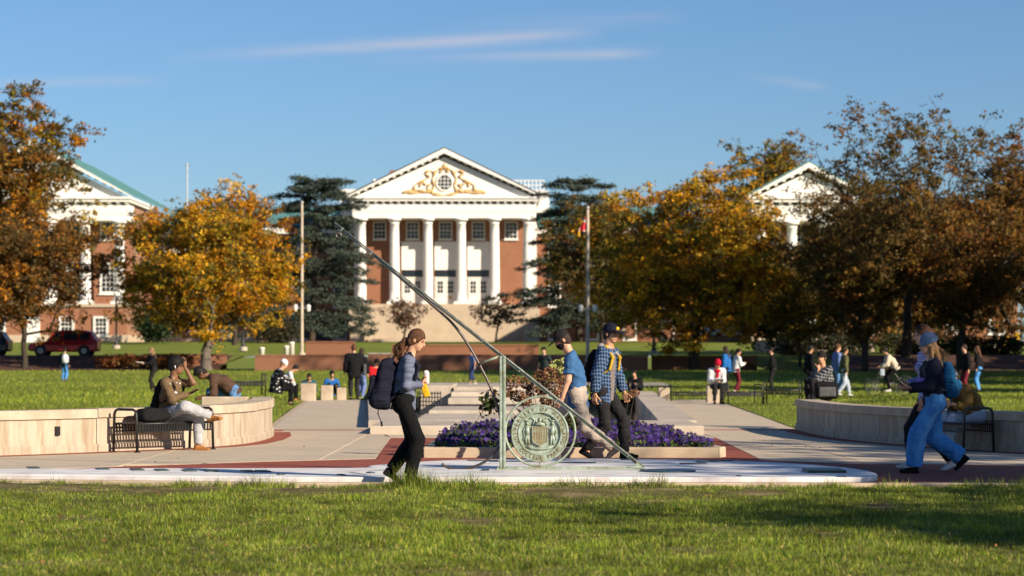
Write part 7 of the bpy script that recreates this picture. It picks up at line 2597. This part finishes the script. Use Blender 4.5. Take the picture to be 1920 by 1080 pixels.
mid_person('person in denim standing at the far right under the rusty tree', 1836, 735, 0.05, 160, 1.74, seed=33, ankles=stand(0.09), top=('black_coat', 0.03, 1.9, 0.14), bottom=('denim', 0.014, 0.006), hair=('hair_brown', 'long'), fem=True)
g = P(112, 0, 140)
pk = MB()
o_ = [o for o in bpy.data.objects if o.get('label', '').startswith('distant person with pale backpack')][0]
b = MB()
b.lathe([(0.10, 0), (0.17, 0.05), (0.18, 0.30), (0.12, 0.44), (0.03, 0.47)], (o_.location.x + 0.10, o_.location.y - 0.22, o_.location.z + 0.95), 10)
tag(b.build('backpack', M_('white_top'), smooth=True), 'pale backpack of the distant person on the left lawn', 'backpack')

# ---- cyclist
gb = G(1668, 742, 0.02)
bx_, by_ = gb.x, gb.y
bike = thing('bicycle', 'dark bicycle ridden across the right lawn', 'bicycle', (bx_, by_, 0.02), math.radians(180))
for x in (0.52, -0.52):
    wheel = MB().tube([(x + 0.34 * math.cos(a), 0, 0.35 + 0.34 * math.sin(a)) for a in np.linspace(0, 6.283, 33)[:-1]], 0.022, 6, True).build('wheel', M_('black_metal'), bike, world=False, smooth=True)
    sp = MB()
    for a in np.linspace(0, math.pi, 9)[:-1]:
        sp.tube([(x + 0.33 * math.cos(a), 0, 0.35 + 0.33 * math.sin(a)), (x - 0.33 * math.cos(a), 0, 0.35 - 0.33 * math.sin(a))], 0.004, 4)
    sp.build('spokes', M_('grey_metal'), wheel, world=False)
fr = MB()
for a, c in (((-0.52, 0, 0.35), (-0.05, 0, 0.32)), ((-0.05, 0, 0.32), (-0.2, 0, 0.85)), ((-0.52, 0, 0.35), (-0.17, 0, 0.78)), ((-0.05, 0, 0.32), (0.38, 0, 0.80)), ((-0.18, 0, 0.80), (0.36, 0, 0.86)), ((0.52, 0, 0.35), (0.36, 0, 0.95))):
    fr.tube([a, c], 0.018, 6)
fr.build('frame', M_('black_metal'), bike, world=False)
MB().tube([(0.36, -0.26, 1.0), (0.40, -0.1, 1.02), (0.36, 0, 0.98), (0.40, 0.1, 1.02), (0.36, 0.26, 1.0)], 0.014, 6).build('handlebar', M_('black_metal'), bike, world=False)
MB().obox((-0.21, 0, 0.90), (0.13, 0, 0), (0, 0.07, 0), (0, 0, 0.03)).build('saddle', M_('bag_black'), bike, world=False)
J = human('cyclist in cream jacket and black trousers riding left on the right lawn', (bx_ + 0.2, by_, 0.02), 180, 1.74, h=0.018, seed=34, pelvis=(0.0, 0, 0.99), lean=30, hunch=12, head=(10, 0), hands={1: (0.55, 0.22, 1.02), -1: (0.55, -0.22, 1.02)},
          ankles={1: (0.22, 0.10, 0.22), -1: (0.10, -0.10, 0.46)}, top=('cream', 0.034, 1.92, 0.10), bottom=('legging_black', 0.012, 0.004), shoes='shoe_white', hair=('hair_black', 'short'), skin='skin_tan')
prop('shopping_bag', 'pale blue bag hanging from the bicycle handlebar', 'bag', J, [rbox((0.50, 0.24, 0.82), I3, (0.05, 0.03, 0.09), 0.03), cap((0.50, 0.24, 0.92), (0.53, 0.24, 1.02), 0.008)], 'pale_jeans', 0.016, 0.02)
# ------------------------------------------------------------------ flagpoles, lamps, cars and small things far back
def flagpole(label, u, vtop, Y, light_v):
    x = X_(u, Y)
    zb = float(z_far(np.array(x), np.array(Y)))
    root = thing('flagpole', label, 'flagpole', (x, Y, zb))
    zt = P(0, vtop, Y).z
    MB().lathe([(0.24, -0.1), (0.24, 0.12), (0.12, 0.2), (0.11, 0.4), (0.09, zt - zb - 0.3), (0.065, zt - zb - 0.05)], (x, Y, zb), 12).build('pole', M_('coping_stone'), root, smooth=True)
    MB().lathe([(0.02, 0), (0.09, 0.04), (0.12, 0.12), (0.09, 0.20), (0.02, 0.24)], (x, Y, zt - 0.08), 12).build('finial', M_('grey_metal'), root, smooth=True)
    zl = P(0, light_v, Y).z
    MB().tube([(x - 0.42, Y, zl), (x + 0.42, Y, zl)], 0.04, 6).build('crossbar', M_('grey_metal'), root)
    for s in (-1, 1):
        MB().lathe([(0.07, -0.22), (0.13, -0.17), (0.14, 0.17), (0.08, 0.24)], (x + s * 0.42, Y, zl), 10).build('floodlight', M_('white_trim'), root, smooth=True)
    return root, x, zt


flagpole('bare white flagpole left of the middle portico', 566, 381, 156, 578)
fp, x, zt_ = flagpole('white flagpole flying a drooping flag right of the middle portico', 1102, 391, 143.5, 579)
# limp flag: cloth in folds, hanging down the pole
t = NT('flag_cloth')
sep = t.n.new('ShaderNodeSeparateXYZ')
t.l.new(t.coord(), sep.inputs[0])
zc = sep.outputs[2]
k1 = t.math('GREATER_THAN', zc, 0.62)
chk = t.n.new('ShaderNodeTexChecker')
chk.inputs['Scale'].default_value = 3.4
chk.inputs['Color1'].default_value = (0.62, 0.33, 0.02, 1)
chk.inputs['Color2'].default_value = (0.02, 0.02, 0.02, 1)
t.l.new(t.coord((1, 1, 1), (0.3, 0.2, 0.4)), chk.inputs['Vector'])
red = t.n.new('ShaderNodeTexChecker')
red.inputs['Scale'].default_value = 1.8
red.inputs['Color1'].default_value = (0.55, 0.03, 0.04, 1)
red.inputs['Color2'].default_value = (0.70, 0.66, 0.62, 1)
t.l.new(t.coord((1.2, 1, 1), (0.1, 0.4, 0.6)), red.inputs['Vector'])
t.color(t.mix(k1, chk.outputs[0], red.outputs[0]))
MATS['flag_cloth'] = t.done(0.8)
b = MB()
n1, n2 = 22, 12
vs = []
for i in range(n1 + 1):
    s = i / n1
    w = 0.10 + 0.42 * math.sin(s * math.pi * 0.86) ** 0.8
    for j in range(n2 + 1):
        q = j / n2
        vs.append((x - 0.08 - q * w * (0.75 + 0.25 * s), 143.5 + 0.10 * math.sin(q * 9 + s * 2.0) * (0.4 + q), zt_ - 0.4 - s * 1.35 - q * 0.35 * (1 - s * 0.4)))
b.add(vs, [(i * (n2 + 1) + j, i * (n2 + 1) + j + 1, (i + 1) * (n2 + 1) + j + 1, (i + 1) * (n2 + 1) + j) for i in range(n1) for j in range(n2)])
o = b.build('flag', M_('flag_cloth'), smooth=True)
md = o.modifiers.new('cloth', 'SOLIDIFY')
md.thickness = 0.02
tag(o, 'limp red, white and yellow flag hanging on the right flagpole', 'flag')


def lamp_post(label, u, vtop, vbase, Y):
    x = X_(u, Y)
    zb = P(0, vbase, Y).z
    zt = P(0, vtop, Y).z
    root = thing('lamp_post', label, 'lamp post', (x, Y, zb), group='dark lamp posts')
    MB().lathe([(0.24, -0.3), (0.24, 0.12), (0.13, 0.3), (0.10, 0.9), (0.075, zt - zb - 0.55), (0.11, zt - zb - 0.5)], (x, Y, zb), 10).build('post', M_('black_metal'), root, smooth=True)
    MB().lathe([(0.10, 0), (0.20, 0.08), (0.24, 0.30), (0.18, 0.46)], (x, Y, zt - 0.5), 10).build('globe', M_('white_trim'), root, smooth=True)
    MB().lathe([(0.25, 0), (0.20, 0.08), (0.03, 0.2)], (x, Y, zt - 0.05), 10).build('lamp_cap', M_('black_metal'), root, smooth=True)
    MB().lathe([(0.34, -0.25), (0.34, 0.05), (0.28, 0.08)], (x, Y, zb), 10).build('footing', M_('coping_stone'), root)


lamp_post('dark lamp post before the left portico', 218, 545, 649, 215)
lamp_post('dark lamp post left of the bare flagpole', 456, 560, 652, 200)
lamp_post('dark lamp post under the right golden tree', 1226, 560, 660, 185)
lamp_post('dark lamp post at the far right behind the women', 1868, 560, 662, 190)
# white bollards on the terrace
for u, v0, v1, lb in ((547, 641, 664, 'tallest white post on the orange brick wall'), (537, 648, 664, 'short white post beside the tallest on the orange brick wall'), (491, 651, 664, 'small white post at the left end of the orange brick wall')):
    Y = 156.0
    x = X_(u, Y)
    zb = float(z_far(np.array(x), np.array(Y)))
    zt = P(0, v0, Y).z
    b = MB()
    b.lathe([(0.17, -0.1), (0.17, zt - zb - 0.12), (0.20, zt - zb - 0.1), (0.18, zt - zb - 0.02), (0.05, zt - zb)], (x, Y, zb), 12)
    tag(b.build('white_post', M_('white_trim'), smooth=True), lb, 'post', 'white posts on the terrace')


# ------------------------------------------------------------------ cars
def car(label, loc, yaw, paint, L=4.6, W=1.84, Hc=1.70, kind='suv'):
    root = thing('parked_car', label, 'car', loc, math.radians(yaw))
    hl = L / 2

    def loft(sections):
        """sections along x: (x, half width, list of (y factor, z))"""
        vs, fs = [], []
        m = len(sections[0][2])
        for xx, hw_, pr in sections:
            vs += [(xx, hw_ * y, z) for y, z in pr]
        for i in range(len(sections) - 1):
            for j in range(m):
                j2 = (j + 1) % m
                fs.append((i * m + j, i * m + j2, (i + 1) * m + j2, (i + 1) * m + j))
        fs.append(tuple(range(m - 1, -1, -1)))
        fs.append(tuple((len(sections) - 1) * m + j for j in range(m)))
        return vs, fs

    def ring(zl, zm, zt):
        return [(-0.86, zl), (-1, zl + 0.10), (-1.0, zm), (-0.93, zt), (-0.5, zt + 0.02), (0.5, zt + 0.02), (0.93, zt), (1.0, zm), (1, zl + 0.10), (0.86, zl)]
    hw_ = W / 2
    b = MB()
    b.add(*loft([(-hl, hw_ * 0.80, ring(0.42, 0.70, 0.92)), (-hl + 0.12, hw_ * 0.94, ring(0.30, 0.72, 1.0)), (-hl + 0.6, hw_, ring(0.27, 0.72, 1.02)), (0.0, hw_, ring(0.26, 0.70, 1.0)), (hl - 1.35, hw_, ring(0.26, 0.70, 0.98)), (hl - 0.6, hw_ * 0.97, ring(0.28, 0.66, 0.90)), (hl - 0.15, hw_ * 0.88, ring(0.32, 0.60, 0.80)), (hl, hw_ * 0.74, ring(0.40, 0.56, 0.70))]))
    b.build('body', M_(paint), root, world=False, smooth=False)
    c = MB()
    cab = [(-hl + 0.10, 0.84, 1.02), (-hl + 0.45, 0.80, Hc - 0.10), (-hl + 0.9, 0.78, Hc), (0.1, 0.78, Hc), (0.55, 0.78, Hc - 0.08), (hl - 1.25, 0.84, 1.0)]
    vs, fs = [], []
    for xx, f, z in cab:
        vs += [(xx, -hw_ * 0.95, 0.97), (xx, -hw_ * f, z), (xx, hw_ * f, z), (xx, hw_ * 0.95, 0.97)]
    for i in range(5):
        for j in range(4):
            j2 = (j + 1) % 4
            fs.append((i * 4 + j, i * 4 + j2, i * 4 + 4 + j2, i * 4 + 4 + j))
    fs += [(3, 2, 1, 0), (20, 21, 22, 23)]
    c.add(vs, fs)
    c.build('cabin', M_(paint), root, world=False)
    for s in (-1, 1):
        for x0, x1 in ((-hl + 0.5, -hl + 1.15), (-hl + 1.25, -0.05), (0.05, hl - 1.55)):
            wb = MB()
            yy0, yy1 = s * (hw_ * 0.935 + 0.012), s * (hw_ * 0.81 + 0.014)
            tx = -0.25 if x1 > 0.3 else 0.0
            wb.add([(x0, yy0, 1.06), (x1, yy0, 1.06), (x1 + tx - 0.06, yy1, Hc - 0.17), (x0 + 0.04, yy1, Hc - 0.17)], [(0, 1, 2, 3) if s < 0 else (3, 2, 1, 0)])
            wb.build('side_window', M_('glass_dark'), root, world=False)
        for xw in (-hl + 0.85, hl - 0.88):
            ar = MB().tube([(xw, s * (hw_ - 0.2), 0.34), (xw, s * (hw_ + 0.012), 0.34)], [0.40, 0.40], 20).build('wheel_arch', M_('black_metal'), root, world=False)
            wh = MB().tube([(xw, s * (hw_ - 0.22), 0.33), (xw, s * (hw_ - 0.02), 0.33), (xw, s * (hw_ + 0.02), 0.33)], [0.33, 0.33, 0.30], 22).build('wheel', M_('bag_black'), root, world=False)
            MB().tube([(xw, s * (hw_ + 0.018), 0.33), (xw, s * (hw_ + 0.03), 0.33)], [0.21, 0.19], 14).build('rim', M_('grey_metal'), wh, world=False)
        MB().obox((-hl + 0.08, s * hw_ * 0.72, 0.92), (0.06, 0, 0), (0, 0.14, 0), (0, 0, 0.14)).build('tail_light', M_('tail_red'), root, world=False)
        MB().obox((hl - 0.12, s * hw_ * 0.62, 0.70), (0.10, 0, 0), (0, 0.17, 0), (0, 0, 0.07)).build('headlight', M_('white_trim'), root, world=False)
        MB().obox((hl - 1.45, s * (hw_ + 0.08), 1.06), (0.09, 0, 0), (0, 0.08, 0), (0, 0, 0.06)).build('mirror', M_(paint), root, world=False)
    ws = MB()
    ws.add([(0.60, -hw_ * 0.76, Hc - 0.10), (0.60, hw_ * 0.76, Hc - 0.10), (hl - 1.28, hw_ * 0.86, 1.035), (hl - 1.28, -hw_ * 0.86, 1.035)], [(0, 1, 2, 3), (3, 2, 1, 0)])
    ws.build('windscreen', M_('glass_dark'), root, world=False)
    return root


mat('car_red', (0.42, 0.014, 0.016), (0.36, 0.012, 0.014), 1.0, 0.25, 0.2, spec=0.6)
mat('car_dark', (0.02, 0.022, 0.025), None, 1.0, 0.25, 0.3, spec=0.6)
mat('car_yellow', (0.70, 0.42, 0.02), None, 1.0, 0.4)
mat('tail_red', (0.55, 0.01, 0.01), None, 1.0, 0.3)
car('red SUV parked behind the low orange tree at left', (X_(121, 160), 160.0, 1.42), 180, 'car_red')
car('dark car at the left edge of the picture', (X_(-45, 161), 161.0, 1.42), 180, 'car_dark')
# site things glimpsed under the trees at far right
for u, v, w, h, m, nm, lb in ((1885, 642, 13, 20, 'car_yellow', 'yellow_crate', 'yellow container under the trees at far right'), (1908, 640, 7, 26, 'car_yellow', 'yellow_crate', 'narrow yellow container at the right edge under the trees'), (1806, 648, 16, 12, 'limestone', 'stone_block', 'pale stone block under the trees at far right'), (1864, 648, 10, 14, 'white_trim', 'white_crate', 'small white container left of the yellow ones')):
    Y = 172.0
    s = Y / F
    x = X_(u, Y)
    zt = P(0, v - h / 2, Y).z
    zb = float(z_far(np.array(x), np.array(Y)))
    root = thing(nm, lb, 'container', (x, Y, zb))
    MB().bbox(x - w * s / 2, x + w * s / 2, Y, Y + 0.8, zb + 0.06, max(zt, zb + 0.6), 0.03).build('box', M_(m), root)
    MB().bbox(x - w * s / 2 - 0.05, x + w * s / 2 + 0.05, Y - 0.05, Y + 0.85, max(zt, zb + 0.6) + 0.002, max(zt, zb + 0.6) + 0.1, 0.02).build('lid', M_(m), root)
